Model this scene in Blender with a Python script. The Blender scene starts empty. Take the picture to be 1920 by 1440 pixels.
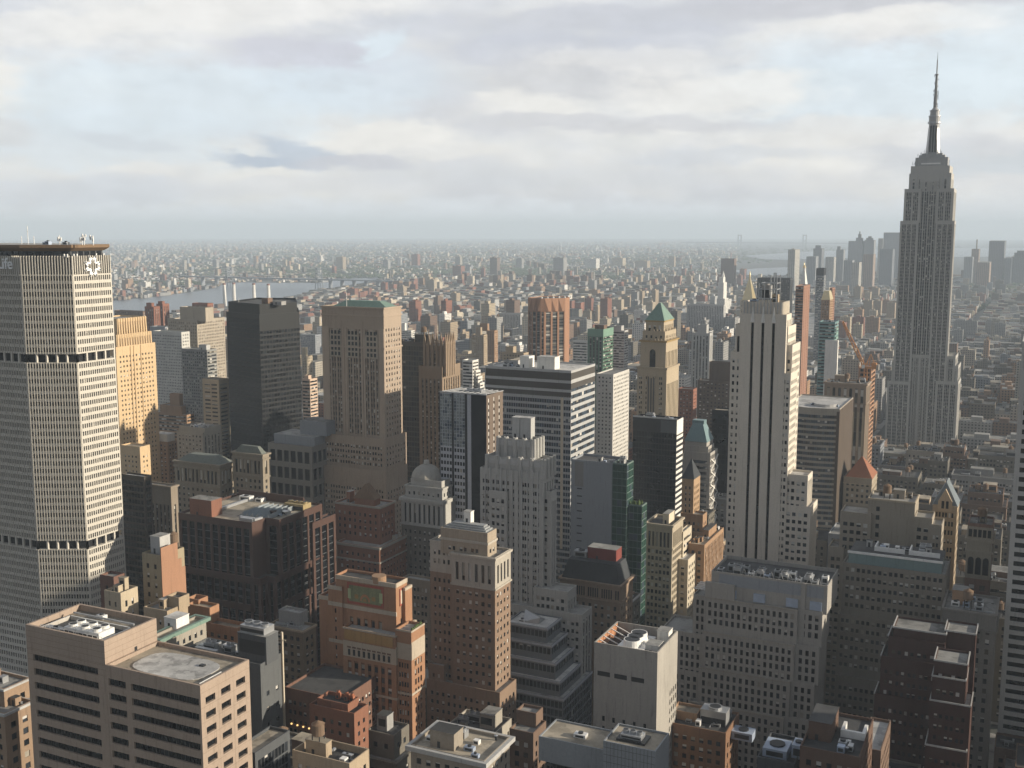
import bpy, math, random
import numpy as np
from mathutils import Vector

# ------------------------------------------------------------------ frame
# X = along the cross streets towards the river on the right, Y = down the avenues, Z = up, metres.
CAM_Z = 258.0
F_PX = 2090.0                       # focal length for a 1920 px wide frame
YAW, PITCH = math.radians(25.5), math.radians(7.95)
SUN_AZ_X, SUN_AZ_Y, SUN_EL = 0.968, 0.25, math.radians(16.5)
BACK_R, BACK_G, BACK_B = 0.37, 0.395, 0.44      # tint that dims the sky outside the view, to cut fill light
HAZE_D = 0.000082
R_EARTH = 7.4e6
scene = bpy.context.scene
d0 = np.array([-math.sin(YAW), math.cos(YAW), 0.0])
CR = np.array([math.cos(YAW), math.sin(YAW), 0.0])
CF = d0 * math.cos(PITCH) + np.array([0, 0, -math.sin(PITCH)])
CU = d0 * math.sin(PITCH) + np.array([0, 0, math.cos(PITCH)])

cam = bpy.data.cameras.new("camera")
cam.sensor_width = 36.0
cam.lens = 36.0 * F_PX / 1920.0
cam.clip_start, cam.clip_end = 1.0, 150000.0
camo = bpy.data.objects.new("camera", cam)
scene.collection.objects.link(camo)
camo.location = (0, 0, CAM_Z)
camo.rotation_euler = Vector(CF).to_track_quat('-Z', 'Y').to_euler()
scene.camera = camo

scene.view_settings.view_transform = 'Standard'
scene.view_settings.look = 'None'
scene.view_settings.exposure = 0.33
scene.view_settings.gamma = 1.0
scene.cycles.use_denoising = True
scene.cycles.max_bounces = 6
scene.cycles.diffuse_bounces = 3
scene.cycles.glossy_bounces = 3
scene.cycles.volume_bounces = 4
scene.cycles.transmission_bounces = 2

sv = Vector((SUN_AZ_X, SUN_AZ_Y, math.tan(SUN_EL))).normalized()
sun = bpy.data.lights.new("sun", 'SUN')
sun.energy = 5.0
sun.angle = math.radians(0.6)
sun.color = (1.0, 0.89, 0.72)
suno = bpy.data.objects.new("sun", sun)
scene.collection.objects.link(suno)
suno.rotation_euler = sv.to_track_quat('Z', 'Y').to_euler()


class NT:
    """tiny helper round a node tree"""
    def __init__(s, tree):
        s.t = tree
        s.n = tree.nodes
        s.l = tree.links

    def new(s, typ, **kw):
        n = s.n.new(typ)
        for k, v in kw.items():
            setattr(n, k, v)
        return n

    def put(s, sock, v):
        if isinstance(v, bpy.types.NodeSocket):
            s.l.new(v, sock)
        else:
            sock.default_value = v

    def math(s, op, a, b=None, c=None, clamp=False):
        n = s.new('ShaderNodeMath', operation=op, use_clamp=clamp)
        s.put(n.inputs[0], a)
        if b is not None:
            s.put(n.inputs[1], b)
        if c is not None:
            s.put(n.inputs[2], c)
        return n.outputs[0]

    def mix(s, f, a, b, blend='MIX'):
        n = s.new('ShaderNodeMix', data_type='RGBA', blend_type=blend)
        n.clamp_factor = True
        s.put(n.inputs[0], f)
        for i, v in ((6, a), (7, b)):
            s.put(n.inputs[i], v if isinstance(v, bpy.types.NodeSocket) else (*v, 1.0))
        return n.outputs[2]

    def noise(s, vec, scale, detail=3.0, rough=0.55, out=0):
        n = s.new('ShaderNodeTexNoise')
        s.put(n.inputs['Vector'], vec)
        n.inputs['Scale'].default_value = scale
        n.inputs['Detail'].default_value = detail
        n.inputs['Roughness'].default_value = rough
        return n.outputs[out]

    def ramp(s, f, lo, hi):
        n = s.new('ShaderNodeMapRange', interpolation_type='SMOOTHSTEP')
        s.put(n.inputs[0], f)
        n.inputs[1].default_value, n.inputs[2].default_value = lo, hi
        return n.outputs[0]


def build_world():
    w = bpy.data.worlds.new("World")
    scene.world = w
    w.use_nodes = True
    w.cycles.sampling_method = 'MANUAL'
    w.cycles.sample_map_resolution = 512
    w.node_tree.nodes.clear()
    N = NT(w.node_tree)
    out = N.new('ShaderNodeOutputWorld')
    bg = N.new('ShaderNodeBackground')
    sky = N.new('ShaderNodeTexSky', sky_type='NISHITA', sun_disc=False)
    sky.sun_elevation = SUN_EL
    sky.sun_rotation = math.atan2(SUN_AZ_X, SUN_AZ_Y)
    sky.altitude = 200
    sky.air_density, sky.dust_density, sky.ozone_density = 1.2, 2.0, 1.0
    tc = N.new('ShaderNodeTexCoord')

    def dot(v):
        n = N.new('ShaderNodeVectorMath', operation='DOT_PRODUCT')
        N.l.new(tc.outputs['Generated'], n.inputs[0])
        n.inputs[1].default_value = tuple(v)
        return n.outputs['Value']
    a = N.math('ARCTAN2', dot(CR), dot(d0))          # bearing from the middle of the view
    e = N.math('ARCSINE', dot((0, 0, 1)))            # height above the horizon
    cmb = N.new('ShaderNodeCombineXYZ')
    N.put(cmb.inputs[0], N.math('MULTIPLY', a, 4.2))
    N.put(cmb.inputs[1], N.math('MULTIPLY', e, 13.0))
    v = cmb.outputs[0]
    n1 = N.noise(v, 1.0, 6.0, 0.55)
    n2 = N.noise(v, 3.1, 5.0, 0.6, 1)
    sep = N.new('ShaderNodeSeparateColor')
    N.l.new(n2, sep.inputs[0])
    wa = N.math('MULTIPLY_ADD', N.math('SUBTRACT', sep.outputs[0], 0.5), 0.085, a)
    we = N.math('MULTIPLY_ADD', N.math('SUBTRACT', sep.outputs[1], 0.5), 0.034, e)
    blue, grey, cream = (0.64, 0.75, 0.82), (0.59, 0.605, 0.655), (0.80, 0.785, 0.76)
    cm2 = N.new('ShaderNodeCombineXYZ')
    N.put(cm2.inputs[0], N.math('MULTIPLY', a, 24.0))
    N.put(cm2.inputs[1], N.math('MULTIPLY', e, 46.0))
    n3 = N.noise(cm2.outputs[0], 1.0, 6.0, 0.6)
    n3c = N.math('MULTIPLY', N.math('SUBTRACT', n3, 0.5), 1.5)
    base = N.mix(N.ramp(n1, 0.36, 0.66), grey, cream)
    base = N.mix(N.math('MULTIPLY', N.ramp(n2, 0.45, 0.7), 0.35), base, (0.66, 0.69, 0.72))

    def blob(col, px, py, sx, sy, c, k, tilt=0.0):
        da = N.math('SUBTRACT', wa, (px - 960) / F_PX)
        de = N.math('SUBTRACT', we, (428 - py) / F_PX)
        if tilt:
            de = N.math('MULTIPLY_ADD', da, -tilt, de)
        q = N.math('ADD', N.math('POWER', N.math('ABSOLUTE', N.math('MULTIPLY', da, F_PX / sx)), 2.4),
                   N.math('POWER', N.math('ABSOLUTE', N.math('MULTIPLY', de, F_PX / sy)), 2.4))
        g = N.math('ADD', N.math('EXPONENT', N.math('MULTIPLY', q, -1.0)), N.math('MULTIPLY', n3c, N.math('EXPONENT', N.math('MULTIPLY', q, -.45))))
        return N.mix(N.math('MULTIPLY', N.ramp(g, .12, .8), k), col, c)
    dk, cr, bl = (0.52, 0.535, 0.60), (0.78, 0.762, 0.74), (0.67, 0.75, 0.81)
    wd = (0.43, 0.495, 0.60)
    for args in [(330, 205, 380, 70, bl, .7), (1640, 190, 330, 70, bl, .8), (1800, 150, 160, 100, bl, .7), (1480, 150, 100, 60, bl, .5),
                 (700, 170, 210, 60, (.62, .70, .78), .6), (230, 270, 300, 60, (.62, .69, .76), .7),
                 (90, 25, 200, 26, dk, .85, .1), (470, 50, 330, 45, cr, .8, .1), (180, 95, 200, 26, cr, .7, .2),
                 (590, 120, 150, 30, (.55, .55, .62), .8), (720, 108, 40, 26, bl, .8, .3), (1000, 110, 220, 32, dk, .8),
                 (1130, 60, 330, 26, (.53, .54, .59), .8), (1560, 40, 360, 26, (.53, .53, .57), .85), (1240, 90, 130, 30, dk, .5),
                 (30, 190, 75, 62, cr, 1.0), (40, 265, 90, 26, (.58, .58, .60), .7),
                 (1060, 160, 240, 40, (.55, .55, .58), .75), (1180, 130, 200, 26, cr, .5), (1330, 185, 200, 40, cr, .8), (980, 205, 120, 26, cr, .9),
                 (1620, 85, 200, 24, cr, .6), (830, 210, 80, 30, (.58, .58, .62), .6),
                 (1150, 240, 320, 16, (.56, .56, .60), .7), (1560, 260, 220, 26, cr, .55), (1880, 265, 90, 22, cr, .7),
                 (720, 262, 140, 30, cr, .95, .12), (850, 280, 120, 26, cr, .7),
                 (520, 303, 100, 11, wd, 1.0, -.06), (580, 292, 80, 20, wd, .85, -.2), (680, 306, 120, 14, (.53, .54, .60), .8),
                 (270, 275, 90, 16, (.56, .60, .66), .7, -.15), (300, 325, 60, 12, cr, .6), (20, 356, 40, 8, cr, .6),
                 (1000, 335, 420, 20, (.60, .62, .66), .5), (1350, 300, 200, 16, (.57, .60, .66), .6), (1850, 315, 160, 20, (.55, .60, .66), .7),
                 (150, 365, 260, 30, (.58, .615, .68), .8), (560, 355, 220, 20, (.64, .65, .69), .6), (700, 395, 400, 22, (.68, .71, .76), .6),
                 (960, 420, 1300, 40, (.74, .78, .84), .8), (1850, 405, 260, 34, (.70, .73, .78), .6)]:
        base = blob(base, *args)
    tex = N.math('MULTIPLY_ADD', N.math('SUBTRACT', n3, 0.5), 0.34, 1.0)
    tv = N.new('ShaderNodeCombineXYZ')
    for k in range(3):
        N.put(tv.inputs[k], tex)
    base = N.mix(1.0, base, tv.outputs[0], 'MULTIPLY')
    ncol = N.new('ShaderNodeVectorMath', operation='SCALE')
    N.l.new(sky.outputs[0], ncol.inputs[0])
    ncol.inputs['Scale'].default_value = 0.09
    cover = 0.86
    colr = N.mix(cover, ncol.outputs[0], base)
    # sky overhead and behind the viewer dimmed and cooled to cut fill light
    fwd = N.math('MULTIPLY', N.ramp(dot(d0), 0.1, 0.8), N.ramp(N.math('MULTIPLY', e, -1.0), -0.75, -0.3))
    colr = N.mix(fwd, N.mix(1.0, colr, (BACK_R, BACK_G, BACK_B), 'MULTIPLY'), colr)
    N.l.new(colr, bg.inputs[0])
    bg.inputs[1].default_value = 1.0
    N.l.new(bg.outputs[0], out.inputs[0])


build_world()

# ------------------------------------------------------------------ projection helpers
def ray(px, py):
    v = CF + CR * ((px - 960) / F_PX) + CU * ((720 - py) / F_PX)
    return v


def proj(x, y, z):
    P = np.array([x, y, z - CAM_Z])
    d = P @ CF
    return 960 + F_PX * (P @ CR) / d, 720 - F_PX * (P @ CU) / d, d


def at_y(px, py, Y):
    v = ray(px, py)
    t = Y / v[1]
    return v[0] * t, Y, CAM_Z + v[2] * t


def at_z(px, py, z):
    v = ray(px, py)
    t = (z - CAM_Z) / v[2]
    return v[0] * t, v[1] * t, z


def x_for(px, Y, z):
    k = (px - 960) / F_PX
    c = CR - k * CF
    return -(Y * c[1] + (z - CAM_Z) * c[2]) / c[0]


def y_for(px, X, z):
    k = (px - 960) / F_PX
    c = CR - k * CF
    return -(X * c[0] + (z - CAM_Z) * c[2]) / c[1]


def z_for(py, X, Y):
    k = (720 - py) / F_PX
    c = CU - k * CF
    return CAM_Z - (X * c[0] + Y * c[1]) / c[2]


def R(Y, xl, xc, xr, yt, dmin=6.0):
    """footprint and roof height of a box whose north-west top corner is seen at (xc, yt)"""
    x1, _, z = at_y(xc, yt, Y)
    x0 = x_for(xl, Y, z)
    y1 = y_for(xr, x1, z) if xr is not None else Y + dmin
    y1 = max(y1, Y + dmin)
    return [x0, x1, Y, y1, z]


# ------------------------------------------------------------------ materials
MATS = {}


def wall_mat(name, col, var=0.16, rough=0.85, streak=0.5, fine=0.08):
    if name in MATS:
        return MATS[name]
    m = bpy.data.materials.new(name)
    m.use_nodes = True
    N = NT(m.node_tree)
    b = N.n['Principled BSDF']
    g = N.new('ShaderNodeNewGeometry')
    mp = N.new('ShaderNodeMapping')
    mp.inputs['Scale'].default_value = (0.5, 0.5, 0.035)
    N.l.new(g.outputs['Position'], mp.inputs[0])
    st = N.noise(mp.outputs[0], 1.0, 4.0, 0.6)
    big = N.noise(g.outputs['Position'], 0.06, 3.0, 0.5)
    fi = N.noise(g.outputs['Position'], 1.4, 2.0, 0.6)
    oi = N.new('ShaderNodeObjectInfo')
    f = N.math('MULTIPLY_ADD', N.math('SUBTRACT', st, 0.5), streak * var * 3.2, 1.0)
    f = N.math('MULTIPLY_ADD', N.math('SUBTRACT', big, 0.5), var * 2.2, f)
    f = N.math('MULTIPLY_ADD', N.math('SUBTRACT', fi, 0.5), fine * 4, f)
    grime = N.ramp(N.noise(mp.outputs[0], 2.3, 5.0, 0.65), 0.52, 0.72)
    f = N.math('MULTIPLY_ADD', grime, -0.30 * min(1.0, streak * 1.6), f)
    f = N.math('MULTIPLY_ADD', N.math('SUBTRACT', oi.outputs['Random'], 0.5), 0.16, f)
    vm = N.new('ShaderNodeVectorMath', operation='SCALE')
    vm.inputs[0].default_value = col
    N.l.new(f, vm.inputs['Scale'])
    N.l.new(vm.outputs[0], b.inputs['Base Color'])
    b.inputs['Roughness'].default_value = rough
    b.inputs['Specular IOR Level'].default_value = 0.25
    MATS[name] = m
    return m


def plain_mat(name, col, rough=0.5, metal=0.0, spec=0.5, emit=None):
    if name in MATS:
        return MATS[name]
    m = bpy.data.materials.new(name)
    m.use_nodes = True
    N = NT(m.node_tree)
    b = N.n['Principled BSDF']
    g = N.new('ShaderNodeNewGeometry')
    n = N.noise(g.outputs['Position'], 0.45, 3.0, 0.6)
    f = N.math('MULTIPLY_ADD', N.math('SUBTRACT', n, 0.5), 0.5, 1.0)
    vm = N.new('ShaderNodeVectorMath', operation='SCALE')
    vm.inputs[0].default_value = col
    N.l.new(f, vm.inputs['Scale'])
    N.l.new(vm.outputs[0], b.inputs['Base Color'])
    b.inputs['Roughness'].default_value = rough
    b.inputs['Metallic'].default_value = metal
    b.inputs['Specular IOR Level'].default_value = spec
    if emit:
        b.inputs['Emission Color'].default_value = (*emit[:3], 1)
        b.inputs['Emission Strength'].default_value = emit[3]
    MATS[name] = m
    return m


def glass_mat(name, col, rough=0.08, metal=0.0, spec=0.5, wave=0.02):
    if name in MATS:
        return MATS[name]
    m = bpy.data.materials.new(name)
    m.use_nodes = True
    N = NT(m.node_tree)
    b = N.n['Principled BSDF']
    g = N.new('ShaderNodeNewGeometry')
    n = N.noise(g.outputs['Position'], 0.21, 2.0, 0.6)
    f = N.math('MULTIPLY_ADD', N.math('SUBTRACT', n, 0.5), 1.1, 1.0)
    vm = N.new('ShaderNodeVectorMath', operation='SCALE')
    vm.inputs[0].default_value = col
    N.l.new(f, vm.inputs['Scale'])
    N.l.new(vm.outputs[0], b.inputs['Base Color'])
    bp = N.new('ShaderNodeBump')
    bp.inputs['Strength'].default_value = wave
    N.l.new(N.noise(g.outputs['Position'], 0.5, 1.0, 0.5), bp.inputs['Height'])
    N.l.new(bp.outputs[0], b.inputs['Normal'])
    b.inputs['Roughness'].default_value = rough
    b.inputs['Metallic'].default_value = metal
    b.inputs['Specular IOR Level'].default_value = spec
    MATS[name] = m
    return m


def roof_mat(name, col):
    if name in MATS:
        return MATS[name]
    m = bpy.data.materials.new(name)
    m.use_nodes = True
    N = NT(m.node_tree)
    b = N.n['Principled BSDF']
    g = N.new('ShaderNodeNewGeometry')
    n1 = N.noise(g.outputs['Position'], 0.09, 4.0, 0.65)
    n2 = N.noise(g.outputs['Position'], 0.7, 4.0, 0.7)
    oi = N.new('ShaderNodeObjectInfo')
    f = N.math('MULTIPLY_ADD', N.math('SUBTRACT', n1, 0.5), 1.5, 1.0)
    f = N.math('MULTIPLY_ADD', N.math('SUBTRACT', n2, 0.5), 0.6, f)
    patch = N.ramp(N.noise(g.outputs['Position'], 0.22, 3.0, 0.5), 0.54, 0.58)
    f = N.math('MULTIPLY_ADD', patch, -0.28, f)
    f = N.math('MULTIPLY_ADD', N.math('SUBTRACT', oi.outputs['Random'], 0.5), 0.5, f)
    vm = N.new('ShaderNodeVectorMath', operation='SCALE')
    vm.inputs[0].default_value = col
    N.l.new(f, vm.inputs['Scale'])
    N.l.new(vm.outputs[0], b.inputs['Base Color'])
    b.inputs['Roughness'].default_value = 0.9
    MATS[name] = m
    return m


def far_mat(name, attr=False, col=(.3, .3, .3), sx=3.6, sz=3.4, dark=0.42):
    """masonry of a far building: rows of small dark windows, too small to resolve"""
    if name in MATS:
        return MATS[name]
    m = bpy.data.materials.new(name)
    m.use_nodes = True
    N = NT(m.node_tree)
    b = N.n['Principled BSDF']
    g = N.new('ShaderNodeNewGeometry')
    sp = N.new('ShaderNodeSeparateXYZ')
    N.l.new(g.outputs['Position'], sp.inputs[0])
    sn = N.new('ShaderNodeSeparateXYZ')
    N.l.new(g.outputs['Normal'], sn.inputs[0])
    h = N.math('ADD', sp.outputs[0], sp.outputs[1])
    fu = N.math('FRACT', N.math('DIVIDE', h, sx))
    fz = N.math('FRACT', N.math('DIVIDE', sp.outputs[2], sz))
    wu = N.math('MULTIPLY', N.math('GREATER_THAN', fu, 0.3), N.math('LESS_THAN', fu, 0.75))
    wz = N.math('MULTIPLY', N.math('GREATER_THAN', fz, 0.25), N.math('LESS_THAN', fz, 0.72))
    side = N.math('LESS_THAN', N.math('ABSOLUTE', sn.outputs[2]), 0.5)
    win = N.math('MULTIPLY', N.math('MULTIPLY', wu, wz), side)
    if attr:
        at = N.new('ShaderNodeAttribute', attribute_name='col')
        c = at.outputs['Color']
    else:
        rg = N.new('ShaderNodeRGB')
        rg.outputs[0].default_value = (*col, 1)
        c = rg.outputs[0]
    n = N.noise(g.outputs['Position'], 0.05, 3.0, 0.6)
    f = N.math('MULTIPLY_ADD', N.math('SUBTRACT', n, 0.5), 0.5, 1.0)
    vm = N.new('ShaderNodeVectorMath', operation='SCALE')
    N.l.new(c, vm.inputs[0])
    N.l.new(f, vm.inputs['Scale'])
    top = N.math('GREATER_THAN', sn.outputs[2], 0.5)
    c2 = N.mix(win, vm.outputs[0], (0.03, 0.034, 0.04))
    N.l.new(c2, b.inputs['Base Color'])
    b.inputs['Roughness'].default_value = 0.8
    b.inputs['Specular IOR Level'].default_value = 0.2
    MATS[name] = m
    return m


W = {}
for k, c in dict(limestone=(.42, .385, .325), tan=(.36, .285, .20), tanlt=(.44, .37, .27), buff=(.50, .37, .225), brownbrick=(.17, .115, .085),
                 redbrick=(.24, .105, .07), darkred=(.13, .06, .048), orange=(.42, .20, .105), grey=(.30, .295, .285), greylt=(.42, .415, .40),
                 white=(.70, .68, .63), concrete=(.45, .42, .375), stone=(.345, .315, .265), darkstone=(.16, .145, .12), granite=(.16, .09, .07),
                 pinkstone=(.50, .375, .285), black=(.018, .019, .022), silver=(.40, .41, .43), bluegrey=(.27, .29, .315), darkgrey=(.085, .09, .095),
                 rust=(.30, .165, .115), greenish=(.10, .20, .145), teal=(.22, .36, .36), terracotta=(.33, .21, .13), cream=(.56, .49, .38)).items():
    W[k] = wall_mat(k + '_masonry', c)
W['silver'] = wall_mat('silver_panel', (.42, .43, .46), var=.06, rough=.45)
W['bluegrey'] = wall_mat('bluegrey_cladding', (.25, .265, .285), var=.05, rough=.6)
W['spandrel'] = wall_mat('dark_spandrel', (.10, .095, .088), var=.1, rough=.5)
W['spandrelgrey'] = wall_mat('grey_spandrel', (.19, .185, .18), var=.1, rough=.5)
ROOF = {'grey': roof_mat('grey_roof_gravel', (.24, .235, .22)), 'dark': roof_mat('dark_roof_tar', (.055, .055, .055)), 'tan': roof_mat('tan_roof_gravel', (.30, .26, .20)),
        'pale': roof_mat('pale_roof_membrane', (.45, .44, .42)), 'red': roof_mat('red_roof_paver', (.20, .11, .08))}
G = {'dark': glass_mat('dark_window_glass', (.012, .014, .017), .1, 0, .28), 'mid': glass_mat('grey_window_glass', (.032, .037, .045), .1, 0, .35),
     'warm': glass_mat('warm_window_glass', (.075, .065, .05)), 'blue': glass_mat('blue_window_glass', (.05, .07, .095), .05, 0, .8),
     'mirror': glass_mat('silver_mirror_glass', (.42, .45, .48), .06, 1.0), 'green': glass_mat('green_curtain_glass', (.02, .06, .045), .05, 0, .9),
     'black': glass_mat('black_curtain_glass', (.008, .009, .011), .06, 0, .3), 'bronze': glass_mat('bronze_mirror_glass', (.12, .105, .085), .08, .7)}
BLIND = [plain_mat('white_window_blind', (.52, .50, .46), .8), plain_mat('tan_window_blind', (.30, .27, .22), .8)]
MET = {'steel': plain_mat('galvanised_steel', (.42, .43, .44), .45, .6), 'white': plain_mat('white_paint', (.72, .71, .68), .5), 'dark': plain_mat('dark_metal', (.035, .037, .04), .5, .4),
       'wood': plain_mat('weathered_cedar', (.17, .115, .075), .9), 'copper': wall_mat('green_copper', (.17, .255, .21), var=.2, rough=.6), 'gold': plain_mat('gold_leaf', (.72, .58, .32), .35, .7),
       'orange': plain_mat('orange_crane_paint', (.50, .215, .06), .5), 'slate': wall_mat('dark_slate', (.05, .055, .06), var=.2, rough=.7), 'brown': wall_mat('brown_tile', (.19, .125, .08), var=.2),
       'redtile': wall_mat('red_clay_tile', (.27, .115, .065), var=.2), 'lead': wall_mat('grey_lead', (.30, .31, .31), var=.15, rough=.6), 'bluecopper': wall_mat('blue_green_copper', (.16, .235, .245), var=.12, rough=.5),
       'bluesheet': plain_mat('pale_blue_sheet_metal', (.36, .42, .52), .5, .2), 'leaf': plain_mat('planter_foliage', (.07, .105, .03), .9)}
GS = {  # glass sets: (material, share), share of windows with a drawn blind
    'punch': ([('dark', .62), ('mid', .25), ('warm', .13)], .40), 'shade': ([('dark', .8), ('mid', .2)], .12), 'office': ([('dark', .7), ('mid', .3)], .05),
    'curtain': ([('black', .8), ('dark', .2)], .0), 'blue': ([('blue', .6), ('mid', .4)], .06), 'green': ([('green', .85), ('blue', .15)], .0),
    'mirror': ([('mirror', .8), ('blue', .2)], .0), 'bronze': ([('bronze', .7), ('dark', .3)], .03), 'strip': ([('dark', .7), ('mid', .3)], .2)}


# ------------------------------------------------------------------ mesh accumulation
class Acc:
    def __init__(s):
        s.v, s.nv, s.f, s.m, s.mats = [], 0, [], [], []

    def mi(s, mat):
        if mat not in s.mats:
            s.mats.append(mat)
        return s.mats.index(mat)

    def quads(s, q, mat):
        q = np.asarray(q, float).reshape(-1, 4, 3)
        if not len(q):
            return
        n = len(q)
        s.v.append(q.reshape(-1, 3))
        s.f.append((np.arange(4 * n).reshape(n, 4) + s.nv, None))
        s.m.append(np.full(n, s.mi(mat)))
        s.nv += 4 * n

    def polys(s, verts, faces, mat):
        s.v.append(np.asarray(verts, float).reshape(-1, 3))
        mi = s.mi(mat)
        s.f.append((None, [[i + s.nv for i in f] for f in faces]))
        s.m.append(np.full(len(faces), mi))
        s.nv += len(verts)

    def prism(s, poly, z0, z1, mat, top=None, bottom=False):
        n = len(poly)
        v = [(x, y, z0) for x, y in poly] + [(x, y, z1) for x, y in poly]
        s.polys(v, [[i, (i + 1) % n, n + (i + 1) % n, n + i] for i in range(n)], mat)
        s.polys(v, [[n + i for i in range(n)]] + ([[i for i in reversed(range(n))]] if bottom else []), top or mat)

    def box(s, x0, x1, y0, y1, z0, z1, mat, top=None):
        s.prism([(x0, y0), (x1, y0), (x1, y1), (x0, y1)], z0, z1, mat, top, True)

    def frustum(s, poly, z0, poly2, z1, mat):
        n = len(poly)
        v = [(x, y, z0) for x, y in poly] + [(x, y, z1) for x, y in poly2]
        s.polys(v, [[i, (i + 1) % n, n + (i + 1) % n, n + i] for i in range(n)] + [[n + i for i in range(n)]], mat)

    def cyl(s, cx, cy, z0, z1, r0, r1, mat, n=12):
        a = [2 * math.pi * i / n for i in range(n)]
        p = [(cx + r0 * math.cos(t), cy + r0 * math.sin(t)) for t in a]
        r1 = max(r1, 0.01)
        q = [(cx + r1 * math.cos(t), cy + r1 * math.sin(t)) for t in a]
        s.frustum(p, z0, q, z1, mat)

    def bar(s, p, q, w, mat):
        p, q = np.array(p, float), np.array(q, float)
        d = q - p
        d /= np.linalg.norm(d)
        a = np.cross(d, (0, 0, 1.0))
        if np.linalg.norm(a) < 1e-3:
            a = np.array([1.0, 0, 0])
        a /= np.linalg.norm(a)
        b = np.cross(d, a)
        a, b = a * w / 2, b * w / 2
        v = [p - a - b, p + a - b, p + a + b, p - a + b, q - a - b, q + a - b, q + a + b, q - a + b]
        s.polys(v, [[0, 1, 5, 4], [1, 2, 6, 5], [2, 3, 7, 6], [3, 0, 4, 7], [3, 2, 1, 0], [4, 5, 6, 7]], mat)

    def mesh(s, name, off=(0, 0, 0)):
        me = bpy.data.meshes.new(name)
        if not s.nv:
            return me
        v = np.concatenate(s.v) - np.asarray(off, float)
        loops, starts, tot = [], [], 0
        lens = []
        for arr, lst in s.f:
            if arr is not None:
                loops.append(arr.reshape(-1))
                lens.append(np.full(len(arr), 4))
            else:
                loops.append(np.array([i for f in lst for i in f]))
                lens.append(np.array([len(f) for f in lst]))
        loops = np.concatenate(loops).astype(np.int32)
        lens = np.concatenate(lens).astype(np.int32)
        st = np.concatenate([[0], np.cumsum(lens)[:-1]]).astype(np.int32)
        me.vertices.add(len(v))
        me.vertices.foreach_set('co', v.astype(np.float32).reshape(-1))
        me.loops.add(len(loops))
        me.loops.foreach_set('vertex_index', loops)
        me.polygons.add(len(lens))
        me.polygons.foreach_set('loop_start', st)
        me.polygons.foreach_set('material_index', np.concatenate(s.m).astype(np.int32))
        for m in s.mats:
            me.materials.append(m)
        me.update(calc_edges=True)
        me.shade_flat()
        return me


def link(name, data, parent=None, loc=(0, 0, 0)):
    o = bpy.data.objects.new(name, data)
    scene.collection.objects.link(o)
    if parent is not None:
        o.parent = parent
    o.location = loc
    return o


def tag(o, label=None, cat=None, group=None, kind=None):
    for k, v in (('label', label), ('category', cat), ('group', group), ('kind', kind)):
        if v:
            o[k] = v
    return o


def struct(name, acc, kind='structure', label=None, cat=None):
    o = link(name, acc.mesh(name))
    return tag(o, label, cat, None, kind)


def rect(r):
    x0, x1, y0, y1 = r[:4]
    return [(x0, y0), (x1, y0), (x1, y1), (x0, y1)]


def inset(poly, d):
    n = len(poly)
    out = []
    for i in range(n):
        p0, p1, p2 = np.array(poly[i - 1]), np.array(poly[i]), np.array(poly[(i + 1) % n])
        u, v = p1 - p0, p2 - p1
        u, v = u / np.linalg.norm(u), v / np.linalg.norm(v)
        nu, nv = np.array([-u[1], u[0]]), np.array([-v[1], v[0]])     # inward for a counter-clockwise outline
        den = 1 + nu @ nv
        out.append(tuple(p1 + (nu + nv) * d / max(den, .2)))
    return out


def style(mode='punch', bay=3.4, win=((.24, .76),), fh=3.6, wz=(.22, .74), dep=.3, edge=1.2, top=3.0, bot=0.0, glass='punch', sp=None, mull=None, every=0, bandmat=None):
    return dict(mode=mode, bay=bay, win=win, fh=fh, wz=wz, dep=dep, edge=edge, top=top, bot=bot, glass=glass, sp=sp, mull=mull, every=every)


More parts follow.
